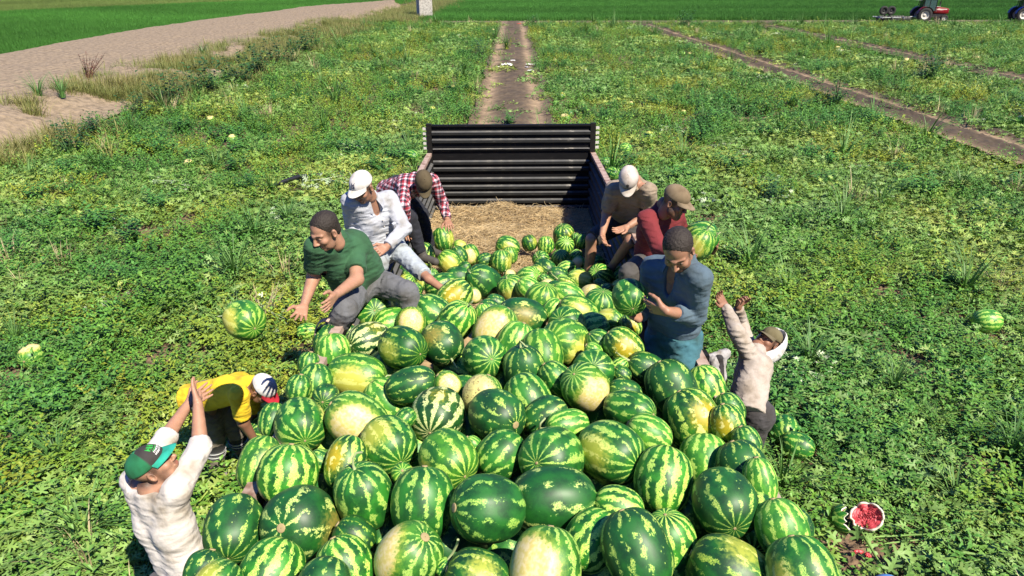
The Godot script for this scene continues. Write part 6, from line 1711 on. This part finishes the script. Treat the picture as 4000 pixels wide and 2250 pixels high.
# ---------------------------------------------------------------- far things
func tractor(label: String, at: Vector3, turn: float, body: Color, accent: Color, roof: Color, awning: bool) -> Node3D:
	# local +X is forward
	var t := thing("tractor", label, "tractor", at, "tractors parked at the field edge")
	t.rotation.y = turn
	t.scale = Vector3.ONE * 0.76
	var paint := flat_mat(body, 0.35)
	var dark := mats.dark as Material
	var st := st_new()
	add_box(st, Vector3(-0.9, 0.55, -0.3), Vector3(2.1, 0.95, 0.3))
	add_box(st, Vector3(-0.7, 0.75, -0.55), Vector3(0.5, 1.1, 0.55))
	part("chassis", done(st), dark, t)
	st = st_new()
	var prof := [Vector2(0.62, 0.98), Vector2(0.62, 1.66), Vector2(1.3, 1.64), Vector2(2.12, 1.52), Vector2(2.28, 1.38), Vector2(2.28, 0.95)]
	for s in [-1, 1]:
		var z: float = 0.36 * s
		for k in range(1, prof.size() - 1):
			for p in ([prof[0], prof[k], prof[k + 1]] if s < 0 else [prof[0], prof[k + 1], prof[k]]): st.add_vertex(Vector3(p.x, p.y, z))
	for k in prof.size():
		var a: Vector2 = prof[k]
		var b: Vector2 = prof[(k + 1) % prof.size()]
		quad(st, Vector3(a.x, a.y, -0.36), Vector3(b.x, b.y, -0.36), Vector3(b.x, b.y, 0.36), Vector3(a.x, a.y, 0.36))
	st.set_smooth_group(-1)
	var hood := part("hood", done(st), paint, t)
	part("side_stripe", box_mesh(Vector3(0.9, 1.36, -0.368), Vector3(2.05, 1.43, 0.368)), flat_mat(accent, 0.5), hood)
	part("hood_top", box_mesh(Vector3(0.7, 1.663, -0.3), Vector3(1.3, 1.675, 0.3)), flat_mat(accent, 0.5), hood)
	part("grille", box_mesh(Vector3(2.283, 1.0, -0.3), Vector3(2.31, 1.36, 0.3)), dark, hood)
	for s in [-1, 1]: part("headlight", box_mesh(Vector3(2.285, 1.39, 0.2 * s - 0.06), Vector3(2.315, 1.46, 0.2 * s + 0.06)), flat_mat(Color(0.9, 0.9, 0.85), 0.2), hood)
	part("exhaust", tube_mesh([Vector3(1.45, 1.6, -0.2), Vector3(1.45, 2.35, -0.2)], [0.045, 0.045]), dark, t)
	# cab: posts, roof, panes
	for x in [-0.75, 0.62]:
		for s in [-1, 1]: part("cab_post", tube_mesh([Vector3(x + (0.08 if x > 0 else -0.1), 1.15, 0.68 * s), Vector3(x, 2.52, 0.6 * s)], [0.04, 0.04], 6), dark, t)
	for s in [-1, 1]: part("cab_post", tube_mesh([Vector3(-0.1, 1.2, 0.7 * s), Vector3(-0.1, 2.52, 0.6 * s)], [0.03, 0.03], 6), dark, t)
	part("roof", box_mesh(Vector3(-0.95, 2.52, -0.72), Vector3(0.78, 2.66, 0.72)), flat_mat(roof, 0.5), t)
	if awning: part("rear_awning", box_mesh(Vector3(-1.7, 2.40, -0.6), Vector3(-0.96, 2.43, 0.6)), flat_mat(Color(0.8, 0.82, 0.82), 0.5), t)
	var glass := flat_mat(Color(0.24, 0.36, 0.36, 0.6), 0.08)
	glass.transparency = BaseMaterial3D.TRANSPARENCY_ALPHA
	for s in [-1, 1]:
		part("window", box_mesh(Vector3(-0.68, 1.25, 0.63 * s - 0.006), Vector3(-0.14, 2.5, 0.63 * s + 0.006)), glass, t)
		part("window", box_mesh(Vector3(-0.06, 1.25, 0.63 * s - 0.006), Vector3(0.6, 2.5, 0.63 * s + 0.006)), glass, t)
	part("windscreen", box_mesh(Vector3(0.64, 1.3, -0.58), Vector3(0.652, 2.5, 0.58)), glass, t)
	part("seat", box_mesh(Vector3(-0.55, 1.1, -0.28), Vector3(-0.05, 1.75, 0.28)), dark, t)
	part("mirror", box_mesh(Vector3(0.85, 2.0, 0.8), Vector3(0.9, 2.25, 0.95)), dark, t)
	for s in [-1, 1]:
		var fd := st_new()
		for k in 9:
			var a := lerpf(0.1, PI * 0.95, k / 8.0)
			var b := lerpf(0.1, PI * 0.95, (k + 1) / 8.0)
			if k < 8: quad(fd, Vector3(-0.55 + 0.9 * cos(a), 0.8 + 0.9 * sin(a), 0.62 * s), Vector3(-0.55 + 0.9 * cos(b), 0.8 + 0.9 * sin(b), 0.62 * s), Vector3(-0.55 + 0.9 * cos(b), 0.8 + 0.9 * sin(b), 1.08 * s), Vector3(-0.55 + 0.9 * cos(a), 0.8 + 0.9 * sin(a), 1.08 * s))
		part("fender", done(fd), paint, t)
		wheel(t, "rear_wheel", Vector3(-0.55, 0.8, 0.86 * s), Vector3(0, 0, s), 0.8, 0.44, mats.rim, 18)
		wheel(t, "front_wheel", Vector3(1.75, 0.42, 0.72 * s), Vector3(0, 0, s), 0.42, 0.24, mats.rim, 14)
	return t

func build_far_things():
	tractor("red tractor with a glazed cab parked at the far field edge", Vector3(36.4, 0.02, -65.6), -0.06, Color(0.42, 0.045, 0.07), Color(0.85, 0.82, 0.76), Color(0.16, 0.13, 0.3), true)
	tractor("blue tractor cut off by the right edge of the picture", Vector3(45.3, 0.02, -65.9), -0.15, Color(0.045, 0.13, 0.46), Color(0.07, 0.16, 0.5), Color(0.06, 0.08, 0.14), true)
	# harrow with two raised transport wheels behind the red tractor
	var h := thing("disc_harrow", "low disc harrow with two raised wheels standing behind the red tractor", "harrow", Vector3(33.2, 0.02, -65.4))
	var st := st_new()
	for z in [-0.7, 0.0, 0.7]: add_tube(st, [Vector3(-1.2, 0.42, z), Vector3(1.5, 0.42, z * 0.6)], [0.05, 0.05], 6)
	for x in [-1.1, -0.2, 0.8]: add_tube(st, [Vector3(x, 0.42, -0.9), Vector3(x, 0.42, 0.9)], [0.05, 0.05], 6)
	add_tube(st, [Vector3(1.5, 0.42, 0), Vector3(2.6, 0.5, 0)], [0.06, 0.05], 6)
	part("frame", done(st), flat_mat(lin(0.3, 0.33, 0.33), 0.6), h)
	for k in 9:
		for z in [-0.5, 0.5]: part("disc", lathe([Vector2(0.001, 0.03), Vector2(0.28, 0.0), Vector2(0.28, -0.012), Vector2(0.001, 0.018)], 16), mats.dark, h, Transform3D(Basis(Vector3.RIGHT, PI / 2) * Basis(Vector3.BACK, 0.35), Vector3(-0.7 + 0.25 * k, 0.26, z)))
	for x in [-0.95, -0.3]: wheel(h, "wheel", Vector3(x, 0.98, 0.55), Vector3(0, 0, 1), 0.37, 0.22, mats.dark)
	part("wheel_arm", tube_mesh([Vector3(-0.6, 0.45, 0.3), Vector3(-0.95, 0.98, 0.5)], [0.05, 0.05], 6), mats.dark, h)
	part("wheel_arm", tube_mesh([Vector3(-0.3, 0.45, 0.3), Vector3(-0.3, 0.98, 0.5)], [0.05, 0.05], 6), mats.dark, h)
	# concrete pump pillar
	var c := thing("concrete_pillar", "square grey concrete pillar with a wider cap at the end of the ditch", "pillar", Vector3(-8.3, -0.05, -70.9))
	c.rotation.y = 0.35
	part("shaft", box_mesh(Vector3(-0.62, 0, -0.62), Vector3(0.62, 1.86, 0.62)), mats.concrete, c)
	part("cap_slab", box_mesh(Vector3(-0.72, 1.862, -0.72), Vector3(0.72, 2.02, 0.72)), mats.concrete, c)
	part("upper_shaft", box_mesh(Vector3(-0.6, 2.022, -0.6), Vector3(0.6, 3.6, 0.6)), mats.concrete, c)
	# litter on the track
	var white := flat_mat(lin(0.75, 0.76, 0.78), 0.35)
	var lit := [["crumpled silver white plastic bag in the middle of the wheel track", -0.24, -33.9, 0.34], ["white scrap just left of the crumpled bag", -0.66, -33.2, 0.15], ["white scrap at the right rut of the track, farther of two", 0.77, -34.1, 0.18], ["white scrap beside the weeds right of the track", 1.06, -34.1, 0.17], ["white scrap in the right rut, middle of three", 0.69, -33.05, 0.14], ["white scrap in the right rut nearest the trailer", 0.82, -31.8, 0.19], ["white strip beyond the crumpled bag", 0.04, -35.7, 0.16], ["white scrap at the left edge of the track", -1.1, -34.1, 0.1], ["small red bag at the far end of the wheel track", 0.6, -62.6, 0.22]]
	for k in lit.size():
		var n := fnl(400 + k, 1.6, 2)
		var o := thing("litter_scrap", lit[k][0], "litter", Vector3(lit[k][1], 0.05, lit[k][2]), "plastic scraps littered on the track")
		var m := grid_mesh(14, 14, func(a, w):
			var p := Vector3((a - 0.5) * 2.0, 0, (w - 0.5) * 2.0)
			var d: float = lit[k][3] * 0.75
			return Vector3(p.x * d, 0.02 + d * 0.45 * (n.get_noise_2d(p.x * 1.7, p.z * 1.7) + 0.4) * (1.0 - 0.5 * p.length()), p.z * d * 0.7 + d * 0.2 * n.get_noise_2d(p.z * 2.0, 7.0 + p.x)))
		part("sheet", m, white if k < 8 else flat_mat(lin(0.5, 0.06, 0.04), 0.5), o)
	# a length of black irrigation hose in the vines
	var hs := thing("irrigation_hose", "length of flat black irrigation hose lying in the vines left of the white capped man", "hose", Vector3(-4.45, 0.14, -13.7))
	part("hose", tube_mesh([Vector3(-0.42, -0.04, 0.72), Vector3(-0.2, 0.05, 0.3), Vector3(0.1, 0.08, -0.1), Vector3(0.4, -0.04, -0.75)], [0.035, 0.045, 0.045, 0.035], 8), flat_mat(lin(0.012, 0.013, 0.016), 0.5), hs)
	clear_spots.append([-4.45, -13.7, 0.3])

# ---------------------------------------------------------------- plants
var leaf_outline := PackedVector2Array()
var leaf_tris := PackedInt32Array()

func lobed_leaf(st: SurfaceTool, at: Vector3, out: Vector3, up: Vector3, size: float, col: Color):
	# a watermelon leaf: deep rounded lobes either side of the midrib, gently cupped
	if leaf_outline.is_empty():
		var half := [Vector2(0.0, 0.0), Vector2(0.06, 0.12), Vector2(0.26, 0.04), Vector2(0.38, 0.10), Vector2(0.30, 0.20), Vector2(0.08, 0.24), Vector2(0.20, 0.40), Vector2(0.40, 0.48), Vector2(0.36, 0.60), Vector2(0.20, 0.56), Vector2(0.07, 0.50), Vector2(0.09, 0.64), Vector2(0.22, 0.76), Vector2(0.15, 0.86), Vector2(0.06, 0.76), Vector2(0.04, 0.92)]
		leaf_outline.append_array(PackedVector2Array(half))
		leaf_outline.append(Vector2(0, 1.0))
		for k in range(half.size() - 1, 0, -1): leaf_outline.append(Vector2(-half[k].x, half[k].y))
		leaf_tris = Geometry2D.triangulate_polygon(leaf_outline)
	var side := out.cross(up).normalized()
	var nrm := side.cross(out).normalized()
	st.set_color(col)
	for i in leaf_tris:
		var q := leaf_outline[i]
		st.add_vertex(at + (side * q.x + out * q.y + nrm * (0.22 * absf(q.x) - 0.28 * q.y * q.y)) * size)

func oval_leaf(st: SurfaceTool, at: Vector3, out: Vector3, up: Vector3, len_: float, wid: float, col: Color):
	var side := out.cross(up).normalized()
	var nrm := side.cross(out).normalized()
	st.set_color(col)
	var a := at
	var m := at + out * len_ * 0.5 + nrm * len_ * 0.06
	var b := at + out * len_ - nrm * len_ * 0.16
	var l := at + out * len_ * 0.42 + side * wid * 0.5 + nrm * len_ * 0.11
	var r := at + out * len_ * 0.42 - side * wid * 0.5 + nrm * len_ * 0.11
	for p in [a, l, m, a, m, r, l, b, m, m, b, r]: st.add_vertex(p)

func blade(st: SurfaceTool, at: Vector3, dir: Vector3, h: float, w: float, droop: float, col: Color):
	var side := dir.cross(Vector3.UP).normalized() * w
	var p := at
	st.set_color(col)
	for k in 4:
		var t0 := k / 4.0
		var t1 := (k + 1) / 4.0
		var q0 := at + Vector3.UP * h * (t0 - 0.45 * droop * t0 * t0) + dir * h * droop * t0 * t0
		var q1 := at + Vector3.UP * h * (t1 - 0.45 * droop * t1 * t1) + dir * h * droop * t1 * t1
		quad(st, q0 - side * (1.0 - t0 * t0), q0 + side * (1.0 - t0 * t0), q1 + side * (1.0 - t1 * t1), q1 - side * (1.0 - t1 * t1))

func plant_mesh(kind: String, seed_: int) -> ArrayMesh:
	var r := RandomNumberGenerator.new()
	r.seed = seed_
	var st := st_new()
	st.set_smooth_group(-1)
	match kind:
		"vine":
			for k in 42:
				var a := r.randf() * TAU
				var d := sqrt(r.randf()) * 0.28
				var at := Vector3(cos(a) * d, r.randf_range(0.025, 0.11) * (1.2 - d * 1.6), sin(a) * d)
				var b := a + r.randfn() * 0.9
				var out := Vector3(cos(b), r.randf_range(-0.25, 0.6), sin(b)).normalized()
				var v := r.randf_range(0.7, 1.25) * (1.45 if r.randf() < 0.1 else 1.0)
				lobed_leaf(st, at, out, Vector3(r.randfn() * 0.6, 1, r.randfn() * 0.6).normalized(), r.randf_range(0.038, 0.08), Color(v, v * r.randf_range(0.95, 1.05), v * r.randf_range(0.85, 1.1)))
			for k in 3:
				var a := r.randf() * TAU
				st.set_color(Color(1.6, 1.35, 1.1))
				add_tube(st, [Vector3(cos(a), 0.15, sin(a)) * 0.3, Vector3(0.02, 0.09, 0.03), Vector3(-cos(a + 0.6) * 0.3, 0.03, -sin(a + 0.6) * 0.3)], [0.004, 0.005, 0.004], 3)
		"weed":
			for s in 9:
				var a := r.randf() * TAU
				var lean := Vector3(cos(a), 0, sin(a)) * r.randf_range(0.05, 0.24)
				var h := r.randf_range(0.07, 0.20)
				var foot := Vector3(cos(a), 0, sin(a)) * 0.04
				for k in 11:
					var t := (k + 0.6) / 11.0
					var at := foot + lean * t + Vector3.UP * h * t
					var b := k * 2.4 + r.randf()
					var v := r.randf_range(0.75, 1.25)
					oval_leaf(st, at, Vector3(cos(b), r.randf_range(-0.1, 0.8), sin(b)).normalized(), Vector3.UP, r.randf_range(0.03, 0.066) * (1.25 - 0.5 * t), r.randf_range(0.013, 0.026), Color(v, v, v * 0.9))
		"bush":
			for s in 16:
				var a := r.randf() * TAU
				var lean := Vector3(cos(a), 0, sin(a)) * r.randf_range(0.05, 0.45)
				var h := r.randf_range(0.3, 0.62)
				for k in 15:
					var t := (k + 0.8) / 15.0
					var at := lean * t + Vector3.UP * h * (t - 0.25 * t * t * lean.length())
					var b := k * 2.4 + r.randf()
					var v := r.randf_range(0.6, 1.3)
					oval_leaf(st, at, Vector3(cos(b), r.randf_range(-0.1, 0.6), sin(b)).normalized(), Vector3.UP, r.randf_range(0.06, 0.12), r.randf_range(0.04, 0.065), Color(v, v, v))
		"grass":
			for k in 46:
				var a := r.randf() * TAU
				var v := r.randf_range(0.7, 1.25)
				blade(st, Vector3(cos(a), 0, sin(a)) * r.randf() * 0.06, Vector3(cos(a), 0, sin(a)), r.randf_range(0.25, 0.6), r.randf_range(0.004, 0.008), r.randf_range(0.25, 1.0), Color(v, v, v * 0.9))
		"dry":
			for k in 40:
				var a := r.randf() * TAU
				var v := r.randf_range(0.7, 1.2)
				blade(st, Vector3(cos(a), 0, sin(a)) * r.randf() * 0.16, Vector3(cos(a), 0, sin(a)), r.randf_range(0.1, 0.38), r.randf_range(0.003, 0.006), r.randf_range(0.1, 0.7), Color(v, v, v))
		"rice":
			for k in 90:
				var v := r.randf_range(0.75, 1.15)
				var a := r.randf() * TAU
				blade(st, Vector3(r.randf_range(-0.5, 0.5), 0, r.randf_range(-0.5, 0.5)), Vector3(cos(a), 0, sin(a)), r.randf_range(0.3, 0.5), 0.007, r.randf_range(0.05, 0.4), Color(v, v, v * 0.9))
		"dead":
			for s in 16:
				var a := r.randf() * TAU
				var b := Vector3(cos(a) * 0.3 + 0.25, 0, sin(a) * 0.3)
				st.set_color(Color(1, 1, 1) * r.randf_range(0.7, 1.2))
				var h := r.randf_range(0.5, 1.0)
				add_tube(st, [Vector3.ZERO, b * 0.4 + Vector3.UP * h * 0.5, b * 1.2 + Vector3.UP * h], [0.012, 0.009, 0.003], 4)
				for k in 12:
					var t := r.randf_range(0.35, 1.0)
					oval_leaf(st, b * 1.2 * t * t + Vector3.UP * h * t, Vector3(r.randfn(), r.randfn() * 0.5, r.randfn()).normalized(), Vector3.UP, 0.07, 0.03, Color(1, 1, 1) * r.randf_range(0.6, 1.3))
	return done(st)

func scatter(called: String, label: String, mesh: Mesh, m: Material, placed: Array, category := "plants"):
	# placed: [Transform3D, Color]
	if placed.is_empty(): return
	var mm := MultiMesh.new()
	mm.transform_format = MultiMesh.TRANSFORM_3D
	mm.use_colors = true
	mm.mesh = mesh
	mm.instance_count = placed.size()
	for i in placed.size():
		mm.set_instance_transform(i, placed[i][0])
		mm.set_instance_color(i, placed[i][1])
	var o := MultiMeshInstance3D.new()
	o.name = numbered(called)
	o.multimesh = mm
	o.material_override = m
	add_child(o)
	tag(o, label, category, "", "stuff")

func is_open(x: float, z: float) -> bool:
	# ground without plants: under the trailer, wheel ruts, the dirt road, the headland
	if absf(x) < 1.12 and z < -0.8 and z > -9.5: return false
	if z < -62.6 or x < (-11.7 if z > -24.0 else -12.4): return false
	for c in clear_spots:
		var dx: float = x - c[0]
		var dz: float = z - c[1]
		if dx * dx + dz * dz < c[2] * c[2]: return false
	return true

func build_plants():
	var r := RandomNumberGenerator.new()
	r.seed = 99
	var big := fnl(61, 0.09, 2)
	var med := fnl(62, 0.33, 3)
	var hue := fnl(63, 0.22, 2)
	var sets := {}
	for k in 3:
		sets["vine%d" % k] = []
		sets["weed%d" % k] = []
	sets.grass = []
	sets.clump = []
	sets.dry = []
	var z := -1.2
	while z > -63.0:
		var d := -z
		var step := clampf(0.125 + (d - 3.0) * 0.0085, 0.125, 0.40)
		var half := d * 0.80 + 3.2
		var x := -minf(half, 12.6)
		while x < half:
			var px := x + r.randf_range(-0.5, 0.5) * step
			var pz := z + r.randf_range(-0.5, 0.5) * step
			x += step
			if not is_open(px, pz): continue
			var edge := 1.0
			# thin out on the wheel tracks
			var t1 := absf(px - lerpf(-0.05, 0.12, clampf((-8.0 - pz) / 58.5, 0, 1))) - 1.16
			if pz < -9.0 and t1 < 0.0: edge = 0.035
			var w2 := clampf((2.0 - pz) / 66.0, 0, 1)
			var t2 := absf(px - lerpf(12.8, 10.75, w2)) - 0.9
			if t2 < 0.0: edge = 0.03
			var t3 := absf(px - lerpf(20.3, 20.7, clampf(-pz / 62.0, 0, 1))) - 0.9
			if t3 < 0.0: edge = 0.04
			if r.randf() > edge: continue
			var near_track := minf(absf(t1) if pz < -9.0 else 9.0, minf(absf(t2), absf(t3)))
			var g := big.get_noise_2d(px, pz) + 0.5 * med.get_noise_2d(px, pz)
			var bare := med.get_noise_2d(px * 2.1 + 40.0, pz * 2.1)
			if bare > 0.34 and r.randf() < 0.8: continue
			# melon rows run with the track: pale vine strips between weedy ones
			var row := cos((px + 0.4 * big.get_noise_2d(px, pz * 0.4)) * TAU / 3.4)
			var weedy := g * 1.1 - 0.35 * row + 0.4 * r.randfn() + clampf((d - 14.0) / 60.0, 0.0, 0.3)
			var s := r.randf_range(0.6, 1.4) * (1.0 + step * 1.6) * (1.0 + 0.45 * med.get_noise_2d(px * 1.7 - 30.0, pz * 1.7))
			var tr := Transform3D(Basis.from_euler(Vector3(r.randfn() * 0.1, r.randf() * TAU, r.randfn() * 0.1)) * Basis.from_scale(Vector3(s, s * r.randf_range(0.8, 1.2) * (1.0 + clampf((d - 8.0) / 40.0, 0.0, 0.3)), s)), Vector3(px, -0.03, pz))
			var y := clampf(hue.get_noise_2d(px, pz) * 1.6 + med.get_noise_2d(px + 9.0, pz) * 0.8 + 0.35 * r.randfn(), -1.0, 1.0)
			var v := r.randf_range(0.9, 1.45)
			if r.randf() < clampf((d - 9.0) / 300.0, 0.0, 0.06) * (1.0 + 2.5 * maxf(0.0, g)) and near_track > 0.5:
				var q := r.randf_range(0.45, 0.95)
				sets.clump.append([Transform3D(Basis(Vector3.UP, r.randf() * TAU) * Basis.from_scale(Vector3(q * 1.3, q, q * 1.3)), Vector3(px, -0.03, pz)), Color(0.06, 0.18, 0.03) * v])
			if weedy > 0.0:
				var c := Color(0.088, 0.215, 0.026).lerp(Color(0.26, 0.27, 0.02) if y > 0 else Color(0.045, 0.155, 0.03), absf(y) * 0.75)
				sets["weed%d" % (r.randi() % 3)].append([tr, c * v])
				if r.randf() < 0.008: sets.grass.append([tr, Color(0.07, 0.17, 0.035) * v])
			else:
				var c := Color(0.145, 0.25, 0.052).lerp(Color(0.28, 0.31, 0.06) if y > 0 else Color(0.12, 0.225, 0.072), absf(y) * 0.6)
				if r.randf() < 0.01: c = Color(0.36, 0.44, 0.28)
				sets["vine%d" % (r.randi() % 3)].append([tr, c * v])
				if r.randf() < 0.25: sets["weed%d" % (r.randi() % 3)].append([tr, Color(0.12, 0.25, 0.045) * v])
				if r.randf() < 0.006: sets.grass.append([tr, Color(0.08, 0.18, 0.04) * v])
				if r.randf() < 0.012: sets.dry.append([tr, Color(0.36, 0.30, 0.17) * v])
		z -= step
	# the grassy bank between road and field, and the boundary strip running on past the pillar
	var bank: Array = []
	for i in 15000:
		var pz := -15.0 - 104.0 * pow(r.randf(), 1.25)
		var px := -13.0 + r.randfn() * 1.15
		if pz < -62.0: px = lerpf(-11.0, -10.0, (-pz - 62.0) / 50.0) + r.randfn() * 1.25
		var bn := med.get_noise_2d(px * 0.8, pz * 0.8)
		if pz > -62.0 and (bn < -0.22 or px < -16.2): continue
		if pz > -23.0 and (bn < 0.12 or r.randf() < 0.5): continue
		var s := r.randf_range(0.9, 2.1)
		var c := Color(0.27, 0.27, 0.085).lerp(Color(0.13, 0.19, 0.045), r.randf()).lerp(Color(0.36, 0.28, 0.12), maxf(0.0, bn) * 0.8)
		bank.append([Transform3D(Basis(Vector3.UP, r.randf() * TAU) * Basis.from_scale(Vector3.ONE * s), Vector3(px, 0.02 + 0.16 * smoothstep(-12.5, -15.0, px) * 2.0, pz)), c * r.randf_range(0.75, 1.2)])
	scatter("bank_grass", "dry yellow green grass along the bank between road and field", plant_mesh("dry", 801), mats.leaf, bank, "grass")
	# headland weeds
	for i in 700:
		var px := r.randf_range(-7.0, 60.0)
		var pz := -62.4 - absf(r.randfn()) * 0.6 - 0.02 * maxf(px, 0.0)
		if absf(px) < 1.4: continue
		sets["weed%d" % (i % 3)].append([Transform3D(Basis(Vector3.UP, r.randf() * TAU) * Basis.from_scale(Vector3.ONE * r.randf_range(1.0, 2.2)), Vector3(px, 0.0, pz)), Color(0.09, 0.17, 0.035) * r.randf_range(0.7, 1.3)])
	for k in 3:
		scatter("watermelon_vines", ["grey green watermelon vines covering the field in pale strips", "watermelon vines with paler upturned leaves near the trailer", "trailing watermelon vines among the weeds"][k], plant_mesh("vine", 810 + k), mats.leaf, sets["vine%d" % k], "vines")
		scatter("field_weeds", ["bright green broadleaf weeds grown through the vines", "yellowing weeds scattered in the melon field", "low leafy weeds along the field rows"][k], plant_mesh("weed", 820 + k), mats.leaf, sets["weed%d" % k], "weeds")
	scatter("dark_weeds", "darker bushy weeds standing in clumps over the far field", plant_mesh("bush", 833), mats.leaf, sets.clump, "weeds")
	scatter("field_grass", "clumps of long grass among the vines", plant_mesh("grass", 830), mats.leaf, sets.grass, "grass")
	scatter("withered_vines", "straw coloured withered vine stalks on the ground", plant_mesh("dry", 831), mats.leaf, sets.dry, "vines")
	# young rice, dense and level
	var rice: Array = []
	var rh := fnl(64, 0.05, 3)
	for i in 26000:
		var px := r.randf_range(-8.2, 92.0)
		var pz := -67.5 - 62.0 * pow(r.randf(), 1.25) - 0.03 * maxf(px, 0.0)
		if absf(px) > 6.0 - pz * 0.75: continue
		var k := 0.85 + 0.35 * rh.get_noise_2d(px * 0.35, pz * 1.6) + r.randfn() * 0.06
		rice.append([Transform3D(Basis(Vector3.UP, r.randf() * TAU) * Basis.from_scale(Vector3.ONE * r.randf_range(0.9, 1.15)), Vector3(px, 0, pz)), Color(0.065, 0.215, 0.036) * k])
	for i in 26000:
		var pz := -27.0 - 105.0 * pow(r.randf(), 1.2)
		var xl: float = -24.4 - 1.8 * sin(clampf((-pz - 30.0) / 45.0, 0.0, 1.0) * PI) + 9.0 * smoothstep(-80.0, -108.0, pz)
		var px := xl - 62.0 * pow(r.randf(), 1.25)
		if px < pz * 0.78 - 6.0: continue
		var k := 0.9 + 0.35 * rh.get_noise_2d(px * 0.8, pz * 0.8) + r.randfn() * 0.06
		var c := Color(0.062, 0.205, 0.032)
		if pz < -84.0 + (px + 45.0) * -1.9 - 14.0: c = Color(0.15, 0.22, 0.06)
		rice.append([Transform3D(Basis(Vector3.UP, r.randf() * TAU) * Basis.from_scale(Vector3.ONE * r.randf_range(0.9, 1.15)), Vector3(px, 0, pz)), c * k])
	scatter("young_rice", "dense level green rice beyond the track and left of the dirt road", plant_mesh("rice", 840), mats.rice, rice, "rice")
	# single plants one can tell apart
	var bush_m := [plant_mesh("bush", 850), plant_mesh("bush", 851)]
	var bushes := [
		["dark leafy bush at the left edge of the field, nearest the camera", -10.6, -16.5, 1.5], ["dark rounded bush at the field's left edge beside the pale bank", -10.9, -18.3, 1.3], ["leafy bush at the left edge below the withered red bush", -11.0, -20.8, 1.5], ["dark bush among grass at the middle of the left field edge", -11.2, -23.2, 2.1], ["broad dark bush on the left edge, just past the middle one", -10.9, -25.4, 2.3],
		["tall dark bush in the row along the left field edge", -10.5, -27.8, 2.4], ["dark bush beyond the tall one on the left edge", -10.6, -30.5, 2.3], ["far dark bush on the left edge near the bare bank", -10.8, -34.0, 2.4], ["farthest dark bush on the left edge before the pillar", -10.9, -39.0, 2.4],
		["dark bush leaning over the right dirt track", 10.1, -22.6, 1.7], ["big dark bush standing alone beyond the right track", 16.6, -28.6, 2.3], ["dark low bush at the right of the vines beside the near track", 14.6, -19.6, 1.6], ["tall weed at the junction by the headland", 13.9, -59.0, 2.4], ["blue green bush by the wheel track, right side", 1.75, -60.5, 1.6], ["blue green bush by the wheel track, left side", -1.7, -38.0, 1.6], ["dark bush in the field right of the trailer wall", 5.0, -12.8, 0.9]]
	for k in bushes.size():
		var b: Array = bushes[k]
		var o := thing("leafy_bush", b[0], "bush", Vector3(b[1], 0, b[2]), "bushes in and round the field")
		o.rotation.y = k * 1.3
		o.scale = Vector3.ONE * b[3]
		var lm := mats.leaf.duplicate() as StandardMaterial3D
		lm.albedo_color = lin(0.032, 0.10, 0.022) if k != 13 and k != 14 else lin(0.05, 0.12, 0.05)
		part("foliage", bush_m[k % 2], lm, o)
		part("stem", tube_mesh([Vector3(0, -0.02, 0), Vector3(0.02, 0.2, 0.01)], [0.02, 0.012], 6), mats.stem, o)
	var tufts := [["big grass tuft in the vines left of the man in pale jeans", -4.2, -10.7, 1.5], ["grass tuft right behind the first, left of the pale shirted man", -3.9, -11.5, 1.3], ["long grass tuft at the lower left of the picture", -4.05, -5.0, 1.0], ["long grass tuft behind the hooded man", 3.3, -6.7, 1.25], ["fine grass tuft right of the hooded man's cap", 4.0, -6.2, 1.0], ["drooping grass tuft at the right edge of the picture", 4.5, -5.1, 1.15], ["grass tuft in the field right of the seated men", 8.9, -13.4, 1.5], ["grass tuft in the middle of the left field", -6.6, -15.2, 1.3], ["tall thin weed on the bank by the dirt road", -14.6, -22.0, 1.9], ["leafy tuft at the crumbled edge of the dirt road", -14.0, -22.2, 1.8], ["small tuft in the middle of the dirt road bank", -14.4, -34.0, 1.8]]
	var gm := [plant_mesh("grass", 860), plant_mesh("grass", 861)]
	for k in tufts.size():
		var b: Array = tufts[k]
		var o := thing("grass_tuft", b[0], "grass tuft", Vector3(b[1], 0.45 if b[1] < -13.5 else 0.0, b[2]), "tufts of long grass")
		o.rotation.y = k * 2.1
		o.scale = Vector3.ONE * b[3]
		var lm := mats.leaf.duplicate() as StandardMaterial3D
		lm.albedo_color = lin(0.075, 0.185, 0.045)
		part("blades", gm[k % 2], lm, o)
	var db := thing("withered_bush", "withered reddish brown bush at the edge of the dirt road", "bush", Vector3(-14.9, 0.4, -25.3))
	var dm := flat_mat(lin(0.14, 0.055, 0.04), 0.8)
	db.scale = Vector3.ONE * 1.15
	part("twigs", plant_mesh("dead", 870), dm, db)
